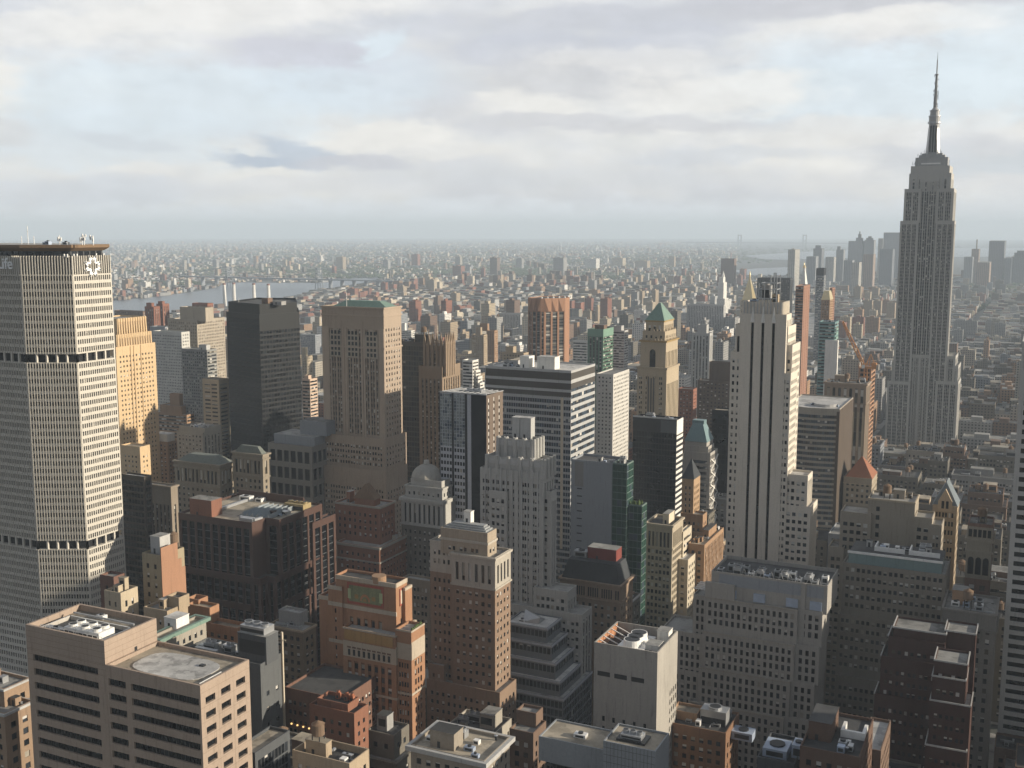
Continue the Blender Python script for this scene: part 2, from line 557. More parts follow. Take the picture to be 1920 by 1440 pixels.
def facade(acc, panes, p0, p1, z0, z1, st, mat):
    """one wall face with real openings: piers, reveals, spandrels; the panes are collected for the windows"""
    p0, p1 = np.array(p0, float), np.array(p1, float)
    L = np.linalg.norm(p1 - p0)
    u = (p1 - p0) / L
    nrm = np.array([u[1], -u[0]])

    def P(U, Z, D):
        U, Z = np.broadcast_arrays(np.asarray(U, float), np.asarray(Z, float))
        xy = p0 + U[..., None] * u - nrm * D
        return np.concatenate([xy, Z[..., None]], -1)

    def Q(ua, ub, za, zb, d=0.0):
        ua, ub, za, zb = np.broadcast_arrays(*[np.asarray(t, float) for t in (ua, ub, za, zb)])
        return np.stack([P(ua, za, d), P(ub, za, d), P(ub, zb, d), P(ua, zb, d)], -2).reshape(-1, 4, 3)
    if st is None or st['mode'] == 'blank' or L < 2.5:
        acc.quads(Q(0, L, z0, z1), mat)
        return
    edge = min(st['edge'], L * .2)
    n = max(1, int(round((L - 2 * edge) / st['bay'])))
    bw = (L - 2 * edge) / n
    bays = edge + np.arange(n) * bw
    if st['mode'] == 'ribbon':
        cols = np.array([[edge + a * (L - 2 * edge), edge + b * (L - 2 * edge)] for a, b in st['win']])
    else:
        cols = np.array([[b0 + a * bw, b0 + b * bw] for b0 in bays for a, b in st['win']])
    zt, zb = z1 - st['top'], z0 + st['bot']
    fh = st['fh']
    m = int((zt - zb) / fh)
    if m < 1:
        acc.quads(Q(0, L, z0, z1), mat)
        return
    mid = p0 + u * L / 2
    # rows that fall below the frame or outside it stay plain wall
    rows = []
    for i in range(m):
        b = zt - (i + 1) * fh
        if max(proj(p0[0], p0[1], b + fh)[1], proj(p1[0], p1[1], b + fh)[1]) > 1600 and min(proj(p0[0], p0[1], b + fh)[1], proj(p1[0], p1[1], b + fh)[1]) > 1520:
            break
        if st['every'] and i % st['every'] == st['every'] - 1:
            continue
        rows.append((b + st['wz'][0] * fh, b + st['wz'][1] * fh))
    if not rows:
        acc.quads(Q(0, L, z0, z1), mat)
        return
    rows = np.array(rows[::-1])
    dep = st['dep']
    if st['mode'] == 'strip':
        op = np.array([[rows[0, 0] - st['wz'][0] * fh, zt]])
    else:
        op = rows
    # piers between openings, full height; then wall between rows
    ue = np.concatenate([[0], cols.reshape(-1), [L]])
    acc.quads(Q(ue[0::2], ue[1::2], z0, z1), mat)
    ze = np.concatenate([[z0], op.reshape(-1), [z1]])
    ca, za = np.meshgrid(cols[:, 0], ze[0::2])
    cb, zb_ = np.meshgrid(cols[:, 1], ze[1::2])
    acc.quads(Q(ca.ravel(), cb.ravel(), za.ravel(), zb_.ravel()), mat)
    ca, oa = np.meshgrid(cols[:, 0], op[:, 0])
    cb, ob = np.meshgrid(cols[:, 1], op[:, 1])
    ca, cb, oa, ob = ca.ravel(), cb.ravel(), oa.ravel(), ob.ravel()
    acc.quads(np.stack([P(ca, oa, 0), P(ca, oa, dep), P(ca, ob, dep), P(ca, ob, 0)], -2), mat)
    acc.quads(np.stack([P(cb, oa, dep), P(cb, oa, 0), P(cb, ob, 0), P(cb, ob, dep)], -2), mat)
    acc.quads(np.stack([P(ca, oa, 0), P(cb, oa, 0), P(cb, oa, dep), P(ca, oa, dep)], -2), mat)
    acc.quads(np.stack([P(ca, ob, dep), P(cb, ob, dep), P(cb, ob, 0), P(ca, ob, 0)], -2), mat)
    pdep = dep
    if st['mode'] == 'strip':
        sp = st['sp'] or W['spandrel']
        se = np.concatenate([[op[0, 0]], rows.reshape(-1), [op[0, 1]]])
        ca, za = np.meshgrid(cols[:, 0], se[0::2])
        cb, zb_ = np.meshgrid(cols[:, 1], se[1::2])
        acc.quads(Q(ca.ravel(), cb.ravel(), za.ravel(), zb_.ravel(), dep - .04), sp)
        pc = cols
    elif st['mode'] == 'ribbon':
        w = st['mull'] or st['bay']
        pc = []
        for a, b in cols:
            k = max(1, int(round((b - a) / w)))
            e = np.linspace(a, b, k + 1)
            pc += [(e[i] + (.06 if i else 0), e[i + 1] - (.06 if i < k - 1 else 0)) for i in range(k)]
            mu = e[1:-1]
            if len(mu):
                ma, ra = np.meshgrid(mu, rows[:, 0])
                mb, rb = np.meshgrid(mu, rows[:, 1])
                acc.quads(Q(ma.ravel() - .06, ma.ravel() + .06, ra.ravel(), rb.ravel(), dep - .08), st['sp'] or W['spandrel'])
        pc = np.array(pc)
    else:
        pc = cols
    ca, ra = np.meshgrid(pc[:, 0], rows[:, 0])
    cb, rb = np.meshgrid(pc[:, 1], rows[:, 1])
    panes.append(dict(p0=p0, u=u, n=nrm, ua=ca.ravel(), ub=cb.ravel(), za=ra.ravel(), zb=rb.ravel(), dep=pdep, glass=st['glass']))


RECTS = []          # footprints already built on, for the blocks filled in later
NAMED = []          # (root, short name, screen x, screen y, distance)
UNIT = {}


def pane_mesh(w, h, u, glass, blind, bm):
    key = (round(w, 2), round(h, 2), round(u[0], 3), round(u[1], 3), glass.name, blind, bm.name if blind else '')
    if key in UNIT:
        return UNIT[key]
    a = Acc()

    def q(z0, z1, m):
        a.quads([[(0, 0, z0), (u[0] * w, u[1] * w, z0), (u[0] * w, u[1] * w, z1), (0, 0, z1)]], m)
    if blind:
        q(0, h * (1 - blind), glass)
        q(h * (1 - blind), h, bm)
    else:
        q(0, h, glass)
    UNIT[key] = a.mesh('window')
    return UNIT[key]


class Bld:
    def __init__(s, name, label, cat='building', short=None, group=None, seed=None, px_min=6.5):
        s.name, s.label, s.cat, s.short, s.group = name, label, cat, short, group
        s.wall, s.roof, s.panes, s.parts = Acc(), Acc(), [], []
        s.tiers = []
        s.k = 0
        s.rng = random.Random(seed if seed is not None else name + label)
        s.px_min = px_min
        s.prev = None

    def part(s, name, label=None):
        a = Acc()
        s.parts.append((name, a, label))
        return a

    def poly(s, poly, z0, z1, styles, wall, roof='grey', par=1.0, parw=.4):
        """a storey block on a counter-clockwise outline; styles: one per edge (None = plain)"""
        n = len(poly)
        for i in range(n):
            facade(s.wall, s.panes, poly[i], poly[(i + 1) % n], z0, z1, styles[i] if i < len(styles) else None, wall)
        if roof is None:
            s.tiers.append((poly, z0, z1))
            return
        inn = inset(poly, parw)
        for i in range(n):
            j = (i + 1) % n
            a, b, c, d = poly[i], poly[j], inn[j], inn[i]
            s.wall.quads([[(*a, z1), (*b, z1), (*c, z1), (*d, z1)], [(*d, z1), (*c, z1), (*c, z1 - par), (*d, z1 - par)]], wall)
        s.part('roof').polys([(*p, z1 - par) for p in inn], [list(range(n))], ROOF[roof] if isinstance(roof, str) else roof)
        s.tiers.append((poly, z0, z1))
        xs, ys = [p[0] for p in poly], [p[1] for p in poly]
        RECTS.append((min(xs), max(xs), min(ys), max(ys), z1))

    def tier(s, Y, xl, xc, xr, yt, N=None, Wf=None, wall=None, z0=None, roof='grey', par=1.0, dmin=6.0, Ws=None):
        off = .14 * s.k
        s.k += 1
        r = R(Y + off, xl, xc, xr, yt, dmin)
        if z0 is None:
            z0 = (s.prev[4] - 1.6) if s.prev is not None else 0.0
        s.prev = r
        s.poly(rect(r), z0, r[4], [N, Wf if Wf is not None else N, None, None], wall, roof, par)
        return r

    def band(s, r, z, h, out, mat, name='cornice'):
        a = s.part(name)
        p = rect(r) if not isinstance(r[0], tuple) else r
        o = inset(p, -out)
        i = inset(p, .02)
        n = len(p)
        for k in range(n):
            j = (k + 1) % n
            a.quads([[(*o[k], z), (*o[j], z), (*o[j], z + h), (*o[k], z + h)], [(*o[k], z + h), (*o[j], z + h), (*i[j], z + h), (*i[k], z + h)],
                     [(*i[k], z), (*i[j], z), (*o[j], z), (*o[k], z)]], mat)

    # ---- roof furniture
    def penthouse(s, x0, x1, y0, y1, z, h, wall, roof='grey', name='penthouse', louvre=False):
        a = s.part(name)
        a.box(x0, x1, y0, y1, z - .3, z + h, wall)
        a.box(x0 - .15, x1 + .15, y0 - .15, y1 + .15, z + h, z + h + .25, wall, ROOF[roof])
        if louvre and x1 - x0 > 2:
            a.box(x0 + .6, x1 - .6, y0 - .06, y0 + .1, z + h * .3, z + h * .8, MET['dark'])
        elif h > 2.4:
            a.box(x0 + (x1 - x0) * .3, x0 + (x1 - x0) * .3 + 1.0, y0 - .05, y0 + .1, z, z + 2.1, MET['dark'])

    def tank(s, x, y, z, r=2.0, h=3.6, leg=2.6):
        a = s.part('water_tank')
        for dx in (-1, 1):
            for dy in (-1, 1):
                a.bar((x + dx * r * .65, y + dy * r * .65, z - .2), (x + dx * r * .65, y + dy * r * .65, z + leg), .25, MET['dark'])
        a.cyl(x, y, z + leg, z + leg + h, r, r * .96, MET['wood'], 14)
        a.cyl(x, y, z + leg + h, z + leg + h + r * .55, r * 1.05, .05, MET['brown'], 14)

    def cooler(s, x0, x1, y0, y1, z, h, fans=2, mat=None):
        a = s.part('cooling_tower')
        mat = mat or MET['steel']
        a.box(x0, x1, y0, y1, z - .2, z + h, mat)
        a.box(x0 + .3, x1 - .3, y0 - .06, y0 + .1, z + .3, z + h * .65, MET['dark'])
        lx, ly = x1 - x0, y1 - y0
        for i in range(fans):
            t = (i + .5) / fans
            cx, cy = (x0 + lx * t, (y0 + y1) / 2) if lx > ly else ((x0 + x1) / 2, y0 + ly * t)
            rr = min(min(lx, ly) * .42, max(lx, ly) / fans * .42)
            a.cyl(cx, cy, z + h, z + h + .9, rr, rr * 1.05, mat, 14)
            a.cyl(cx, cy, z + h + .902, z + h + .93, rr * .88, rr * .86, MET['dark'], 14)

    def unit(s, x, y, z, w, d, h, mat=None, name='air_handler'):
        a = s.part(name)
        mat = mat or s.rng.choice([MET['steel'], MET['white'], MET['steel'], MET['bluesheet']])
        a.box(x, x + w, y, y + d, z - .2, z + h, mat)
        a.box(x + w * .15, x + w * .85, y - .05, y + .1, z + h * .2, z + h * .75, MET['dark'])
        if w > 2.5:
            a.cyl(x + w * .5, y + d * .5, z + h, z + h + .5, min(w, d) * .33, min(w, d) * .33, MET['dark'], 10)

    def duct(s, pts, z, w, mat=None):
        a = s.part('duct')
        for p, q in zip(pts, pts[1:]):
            a.bar((p[0], p[1], z), (q[0], q[1], z), w, mat or MET['steel'])

    def mast(s, x, y, z, h, w=.25, mat=None):
        a = s.part('antenna')
        a.bar((x, y, z - .3), (x, y, z + h), w, mat or MET['white'])
        a.bar((x - h * .06, y, z + h * .7), (x + h * .06, y, z + h * .7), w * .7, mat or MET['white'])

    def clutter(s, r, z, n=6, tank=None, wall=None, big=True):
        rng = s.rng
        x0, x1, y0, y1 = r[:4]
        w, d = x1 - x0, y1 - y0
        if w < 7 or d < 7:
            return
        used = []

        def spot(pw, pd):
            for _ in range(14):
                x = rng.uniform(x0 + 1, max(x0 + 1.1, x1 - 1 - pw))
                y = rng.uniform(y0 + 1, max(y0 + 1.1, y1 - 1 - pd))
                if all(x + pw < a or x > b or y + pd < c or y > e for a, b, c, e in used):
                    used.append((x - .4, x + pw + .4, y - .4, y + pd + .4))
                    return x, y
            return None
        if big and wall is not None:
            pw, pd, ph = w * rng.uniform(.25, .45), d * rng.uniform(.25, .5), rng.uniform(3, 6)
            p = spot(pw, pd)
            if p:
                s.penthouse(p[0], p[0] + pw, p[1], p[1] + pd, z, ph, wall, rng.choice(['grey', 'dark', 'tan']), louvre=rng.random() < .4)
                if tank is None and rng.random() < .25:
                    s.tank(p[0] + pw / 2, p[1] + pd / 2, z + ph + .25, min(2.0, pw * .35), 3.4, 1.6)
        if tank:
            for _ in range(tank):
                p = spot(4.2, 4.2)
                if p:
                    s.tank(p[0] + 2.1, p[1] + 2.1, z, rng.uniform(1.7, 2.2), rng.uniform(3.2, 4.2), rng.uniform(2, 5))
        for i in range(int(n * 1.3)):
            t = rng.random()
            if t < .35:
                a = s.part('roof_vent')
                x, y, k = rng.uniform(x0 + .6, x1 - 1.2), rng.uniform(y0 + .6, y1 - 1.2), rng.uniform(.35, .8)
                a.cyl(x, y, z - .1, z + k * 2, k * .55, k * .5, rng.choice([MET['steel'], MET['dark'], MET['white']]), 8)
                a.cyl(x, y, z + k * 2, z + k * 2.3, k * .85, k * .2, MET['steel'], 8)
            elif t < .55:
                a = s.part('roof_pipe')
                x, y = rng.uniform(x0 + .6, x1 - 1), rng.uniform(y0 + .6, y1 - 1)
                if rng.random() < .5:
                    a.bar((x, y, z + .35), (min(x1 - .5, x + rng.uniform(4, 14)), y, z + .35), rng.uniform(.2, .45), rng.choice([MET['steel'], MET['dark']]))
                else:
                    a.bar((x, y, z + .35), (x, min(y1 - .5, y + rng.uniform(4, 14)), z + .35), rng.uniform(.2, .45), rng.choice([MET['steel'], MET['dark']]))
        for i in range(n):
            t = rng.random()
            if t < .5:
                a, b, h = rng.uniform(1.4, 3.6), rng.uniform(1.2, 3.0), rng.uniform(1.0, 2.2)
                p = spot(a, b)
                if p:
                    s.unit(p[0], p[1], z, a, b, h)
            elif t < .66:
                a, b = rng.uniform(3, 6), rng.uniform(2, 3.2)
                p = spot(a, b)
                if p:
                    s.cooler(p[0], p[0] + a, p[1], p[1] + b, z, rng.uniform(2, 3), 2)
            elif t < .85:
                a, b = rng.uniform(3, 9), rng.uniform(1.5, 4)
                p = spot(a, b)
                if p:
                    s.duct([(p[0], p[1] + .5), (p[0] + a - .5, p[1] + .5), (p[0] + a - .5, p[1] + b)], z + rng.uniform(.6, 1.2), rng.uniform(.5, 1.0))
            else:
                p = spot(2.6, 2.6)
                if p:
                    s.penthouse(p[0], p[0] + 2.4, p[1], p[1] + 2.4, z, 2.7, wall or W['grey'], 'dark', name='stair_bulkhead')

    def done(s):
        xs = [p[0] for t in s.tiers for p in t[0]]
        ys = [p[1] for t in s.tiers for p in t[0]]
        base = ((min(xs) + max(xs)) / 2, (min(ys) + max(ys)) / 2, 0.0)
        root = link(s.name, None, None, base)
        root.empty_display_size = 5
        tag(root, s.label, s.cat, s.group)
        s.root = root
        if s.wall.nv:
            link('wall', s.wall.mesh('wall', base), root)
        if s.roof.nv:
            link('roof', s.roof.mesh('roof', base), root)
        # ---- windows
        if s.panes:
            s.windows(base, root)
        for name, acc, label in s.parts:
            if acc.nv:
                o = link(name, acc.mesh(name, base), root)
                if label:
                    o['label'] = label
        top = max(s.tiers, key=lambda t: t[2])
        c = np.mean(np.array(top[0]), axis=0)
        px, py, d = proj(c[0], c[1], top[2])
        if s.short:
            NAMED.append((s.short, px, py, d))
        return root

    def windows(s, base, root):
        rs = np.random.RandomState(s.rng.randrange(1 << 30))
        cat = {k: np.concatenate([f[k] for f in s.panes]) for k in ('ua', 'ub', 'za', 'zb')}
        ns = [len(f['ua']) for f in s.panes]
        p0 = np.concatenate([np.repeat(f['p0'][None] - f['n'][None] * f['dep'], n, 0) for f, n in zip(s.panes, ns)])
        uu = np.concatenate([np.repeat(f['u'][None], n, 0) for f, n in zip(s.panes, ns)])
        N = sum(ns)
        gl = np.empty(N, object)
        bl = np.zeros(N)
        i = 0
        for f, n in zip(s.panes, ns):
            mix, pb = GS[f['glass']]
            names = [m for m, _ in mix]
            p = np.array([q for _, q in mix])
            gl[i:i + n] = rs.choice(names, n, p=p / p.sum())
            lv = rs.choice([.25, .5, .5, .75, 1.0], n)
            bl[i:i + n] = np.where(rs.rand(n) < pb, lv, 0)
            i += n
        bm = rs.choice([0, 0, 1], N)
        h, w = cat['zb'] - cat['za'], cat['ub'] - cat['ua']
        cen = np.concatenate([p0 + uu * ((cat['ua'] + cat['ub']) / 2)[:, None], ((cat['za'] + cat['zb']) / 2)[:, None]], 1)
        rel = cen - np.array([0, 0, CAM_Z])
        dep = rel @ CF
        sx, sy = 960 + F_PX * (rel @ CR) / dep, 720 - F_PX * (rel @ CU) / dep
        dist = np.linalg.norm(rel, axis=1)
        hp = h * F_PX / dist
        ok = (sx > 0) & (sx < 1920) & (sy < 1440) & (sy > 0) & (hp > s.px_min)
        order = np.argsort(np.where(ok, dist, 1e9))
        nind = min(100, int(ok.sum()))
        ind = order[:nind]
        for k in ind:
            me = pane_mesh(w[k], h[k], uu[k], G[gl[k]], float(bl[k]), BLIND[bm[k]])
            x, y = p0[k] + uu[k] * cat['ua'][k]
            link('window', me, root, (x - base[0], y - base[1], cat['za'][k]))
        rest = np.ones(N, bool)
        rest[ind] = False
        if not rest.any():
            return
        a = Acc()
        A = p0 + uu * cat['ua'][:, None]
        B = p0 + uu * cat['ub'][:, None]
        zm = cat['zb'] - h * bl

        def q(mask, z0, z1, mat):
            if mask.any():
                P = np.stack([np.c_[A[mask], z0[mask]], np.c_[B[mask], z0[mask]], np.c_[B[mask], z1[mask]], np.c_[A[mask], z1[mask]]], 1)
                a.quads(P, mat)
        for g in set(gl[rest]):
            q(rest & (gl == g) & (bl < 1), cat['za'], zm, G[g])
        for j in (0, 1):
            q(rest & (bl > 0) & (bm == j), zm, cat['zb'], BLIND[j])
        o = link('window', a.mesh('window', base), root)
        o['kind'] = 'stuff'
# ================================================================== the towers near the camera
def text_acc(acc, txt, size, origin, u, mat, depth=.5, bold=.03):
    """raised letters on a wall: u = writing direction (x, y)"""
    cu = bpy.data.curves.new('letters', 'FONT')
    cu.body = txt
    cu.size = size
    cu.extrude = depth / 2
    cu.offset = bold * size
    o = bpy.data.objects.new('letters', cu)
    scene.collection.objects.link(o)
    dg = bpy.context.evaluated_depsgraph_get()
    me = bpy.data.meshes.new_from_object(o.evaluated_get(dg))
    n = (u[1], -u[0])
    vs = [(origin[0] + u[0] * v.co.x + n[0] * v.co.z, origin[1] + u[1] * v.co.x + n[1] * v.co.z, origin[2] + v.co.y) for v in me.vertices]
    acc.polys(vs, [list(p.vertices) for p in me.polygons], mat)
    wdt = max(v.co.x for v in me.vertices)
    bpy.data.objects.remove(o)
    bpy.data.curves.remove(cu)
    bpy.data.meshes.remove(me)
    return wdt


def slab_tower_with_flower():
    b = Bld('office_tower', 'huge pale eight-sided office slab with white flower emblem on its crown', 'skyscraper', 'the pale slab with the flower emblem')
    wm = wall_mat('precast_quartz', (.56, .525, .46), var=.06, streak=.4)
    Xw = -425.0
    zt = z_for(480, Xw, 395.8)
    yb, yc = y_for(135, Xw, zt), y_for(207, Xw, zt)
    dy = 11.0
    yn = yb - dy
    xa = x_for(37, yn, zt)
    cxm, cym = -478.0, (yb + yc) / 2
    half = [(xa, yn), (Xw, yb), (Xw, yc), (xa, 2 * cym - yn)]
    oth = [(2 * cxm - xa, 2 * cym - yn), (2 * cxm - Xw, yc), (2 * cxm - Xw, yb), (2 * cxm - xa, yn)]
    P = half + oth           # counter-clockwise from above
    z515 = z_for(515, Xw, yb)
    m1t, m1b = z_for(664, Xw, yb), z_for(680, Xw, yb)
    m2t, m2b = z_for(1014, Xw, yb), z_for(1030, Xw, yb)
    n1 = round((z515 - m1t) / 3.82)
    fh = (z515 - m1t) / n1
    S = [style(bay=1.42, win=((.2, .8),), fh=f, wz=(.2, .80), dep=.55, edge=.5, top=.02, glass='office') for f in (fh,)]
    ob = dict(S[0], bay=1.36, win=((.2, .8),), wz=(.24, .84))

    def lev(z0, z1, st, roof=None):
        f = max(1, round((z1 - z0) / 3.82))
        a = [dict(t, fh=(z1 - z0 - .03) / f) for t in (ob, st, st, st, st, st, st, dict(ob, bay=1.7))]
        a[2:7] = [None] * 5
        b.poly(P, z0, z1, a, wm, roof)
    st = S[0]
    lev(z515 - n1 * fh, z515, st)
    n2 = round((m1b - m2t) / 3.82)
    lev(m2t, m1b, st)
    lev(0, m2b, st)
    ins = inset(P, 2.2)
    for za, zb in ((m1b, m1t), (m2b, m2t)):
        b.poly(ins, za - .02, zb + .02, [None] * 8, W['black'], None)
        f = b.part('mechanical_floor_column')
        for i in (7, 0, 1):
            p, q = np.array(inset(P, .6)[i]), np.array(inset(P, .6)[(i + 1) % 8])
            L = np.linalg.norm(q - p)
            k = max(2, int(L / 4.9))
            for t in range(k + 1):
                c = p + (q - p) * t / k
                f.box(c[0] - .45, c[0] + .45, c[1] - .45, c[1] + .45, za + .01, zb - .01, wm)
        sl = b.part('mechanical_floor_slab')
        sl.prism(inset(P, .05), za - .35, za + .015, wm)
        sl.prism(inset(P, .05), zb - .01, zb + .35, wm, None, True)
    # stone ribs standing proud of the two northern fronts
    for i, k in ((7, 0), (0, 0)):
        p, q = np.array(P[i]), np.array(P[(i + 1) % 8])
        L = np.linalg.norm(q - p)
        u = (q - p) / L
        nn = np.array([u[1], -u[0]])
        bw = ob['bay'] if i == 0 else 1.7
        m = max(1, int(round((L - 1) / bw)))
        for t in range(m + 1):
            c = p + u * (.5 + t * (L - 1) / m)
            if i == 7 and proj(c[0], c[1], 200)[0] < -40:
                continue
            for za, zb in ((60, m2b), (m2t, m1b), (m1t, z515)):
                r4 = [c - u * .13 + nn * .34, c + u * .13 + nn * .34, c + u * .13 - nn * .05, c - u * .13 - nn * .05]
                b.wall.prism([tuple(x) for x in r4], za, zb, wm)
    # crown: dark recess behind tall fins
    b.poly(inset(P, .9), z515, zt - .6, [None] * 8, W['darkgrey'], 'dark')
    f = b.part('crown_fin')
    for i in (7, 0, 1):
        p, q = np.array(P[i]), np.array(P[(i + 1) % 8])
        L = np.linalg.norm(q - p)
        u = (q - p) / L
        k = int(L / (1.42 if i == 1 else 1.36))
        for t in range(k + 1):
            c = p + u * (.28 + t * (L - .56) / k)
            n = np.array([-u[1], u[0]])
            w = .2
            a = [c - u * w, c + u * w, c + u * w + n * .85, c - u * w + n * .85]
            f.prism([tuple(x) for x in a], z515 - .05, zt, wm)
    # neck, overhanging roof slab
    nk = inset(P, 3.2)
    zn, zr = z_for(471, Xw, yb), z_for(459, Xw, yb)
    b.poly(nk, zt - 3, zn + .5, [style(bay=4, win=((.1, .9),), fh=4.5, wz=(.1, .9), top=.3, glass='office', edge=.5)] * 8, W['darkgrey'], None)
    rs = b.part('roof_slab')
    rs.frustum(inset(P, 2.6), zn, inset(P, .2), zn + 1.6, wall_mat('bronze_fascia', (.21, .14, .085), var=.06))
    rs.prism(inset(P, .2), zn + 1.6, zr, wall_mat('bronze_fascia', (.21, .14, .085)), ROOF['pale'])
    rng = b.rng
    for px, y, h in ((53, 400, 9), (41, 404, 4), (64, 404, 4)):
        b.mast(x_for(px, y, zr), y, zr, h, .22)
    for px, y in ((112, 404), (158, 402), (175, 402), (154, 404)):
        a = b.part('satellite_dish')
        x = x_for(px, y, zr)
        a.bar((x, y, zr - .2), (x, y, zr + 4.4), .3, MET['white'])
        for k in range(5):
            dx, z = rng.uniform(-1.6, 1.6), zr + rng.uniform(1.5, 4.6)
            a.bar((x, y, z), (x + dx, y - .4, z), .18, MET['white'])
            a.bar((x + dx, y - .4, z - .6), (x + dx, y - .4, z + .7), .5, MET['white'])
    for k in range(4):
        x = rng.uniform(xa, Xw - 4)
        b.unit(x, yn + 6 + rng.uniform(0, 12), zr, rng.uniform(1.5, 4), 2, rng.uniform(.8, 1.6))
    for px in (120, 126, 138, 144, 180, 194):
        a = b.part('floodlight')
        X, Y = (x_for(px, yb - 1, zt + 1), yb - 1) if px < 136 else (Xw - 1.6, y_for(px, Xw - 1.6, zt + 1))
        a.box(X - .3, X + .3, Y - .3, Y + .3, zt - .7, zt + .9, MET['white'])
    # flower emblem on the sunlit end: four M shapes round a star
    em = b.part('emblem', 'white eight pointed flower emblem')
    yc0, zc0 = y_for(173, Xw, zt - 5), z_for(499, Xw, y_for(173, Xw, zt - 5))
    rr = 4.3
    for k in range(4):
        a0 = k * math.pi / 2
        pts = [(-1.45, 1.75), (-2.0, 4.7), (0, 3.0), (2.0, 4.7), (1.45, 1.75)]
        rot = [(x * math.cos(a0) - z * math.sin(a0), x * math.sin(a0) + z * math.cos(a0)) for x, z in pts]
        for p, q in zip(rot, rot[1:]):
            d = np.array([q[0] - p[0], q[1] - p[1]])
            d = d / np.linalg.norm(d)
            nn = np.array([-d[1], d[0]]) * .45
            c = [np.array(p) - d * .3 - nn, np.array(q) + d * .3 - nn, np.array(q) + d * .3 + nn, np.array(p) - d * .3 + nn]
            v = [(Xw + .1, yc0 + t[0], zc0 + t[1]) for t in c] + [(Xw + .6 + .01 * k, yc0 + t[0], zc0 + t[1]) for t in c]
            em.polys(v, [[4, 5, 6, 7], [0, 1, 5, 4], [1, 2, 6, 5], [2, 3, 7, 6], [3, 0, 4, 7]], plain_mat('emblem_white', (.85, .85, .84), .5))
    # raised company name on the shaded long front, its last letters inside the frame
    sg = b.part('sign', 'large white letters of the company name')
    xe = x_for(25, yn, zt - 6)
    tmp = Acc()
    wd = text_acc(tmp, 'MetLife', 7.6, (0, 0, 0), (1, 0), MET['white'])
    text_acc(sg, 'MetLife', 7.6, (xe - wd, yn - .25, z_for(504, xe, yn)), (1, 0), plain_mat('sign_letter_white', (.80, .80, .78), .5), .5, .012)
    b.done()


slab_tower_with_flower()


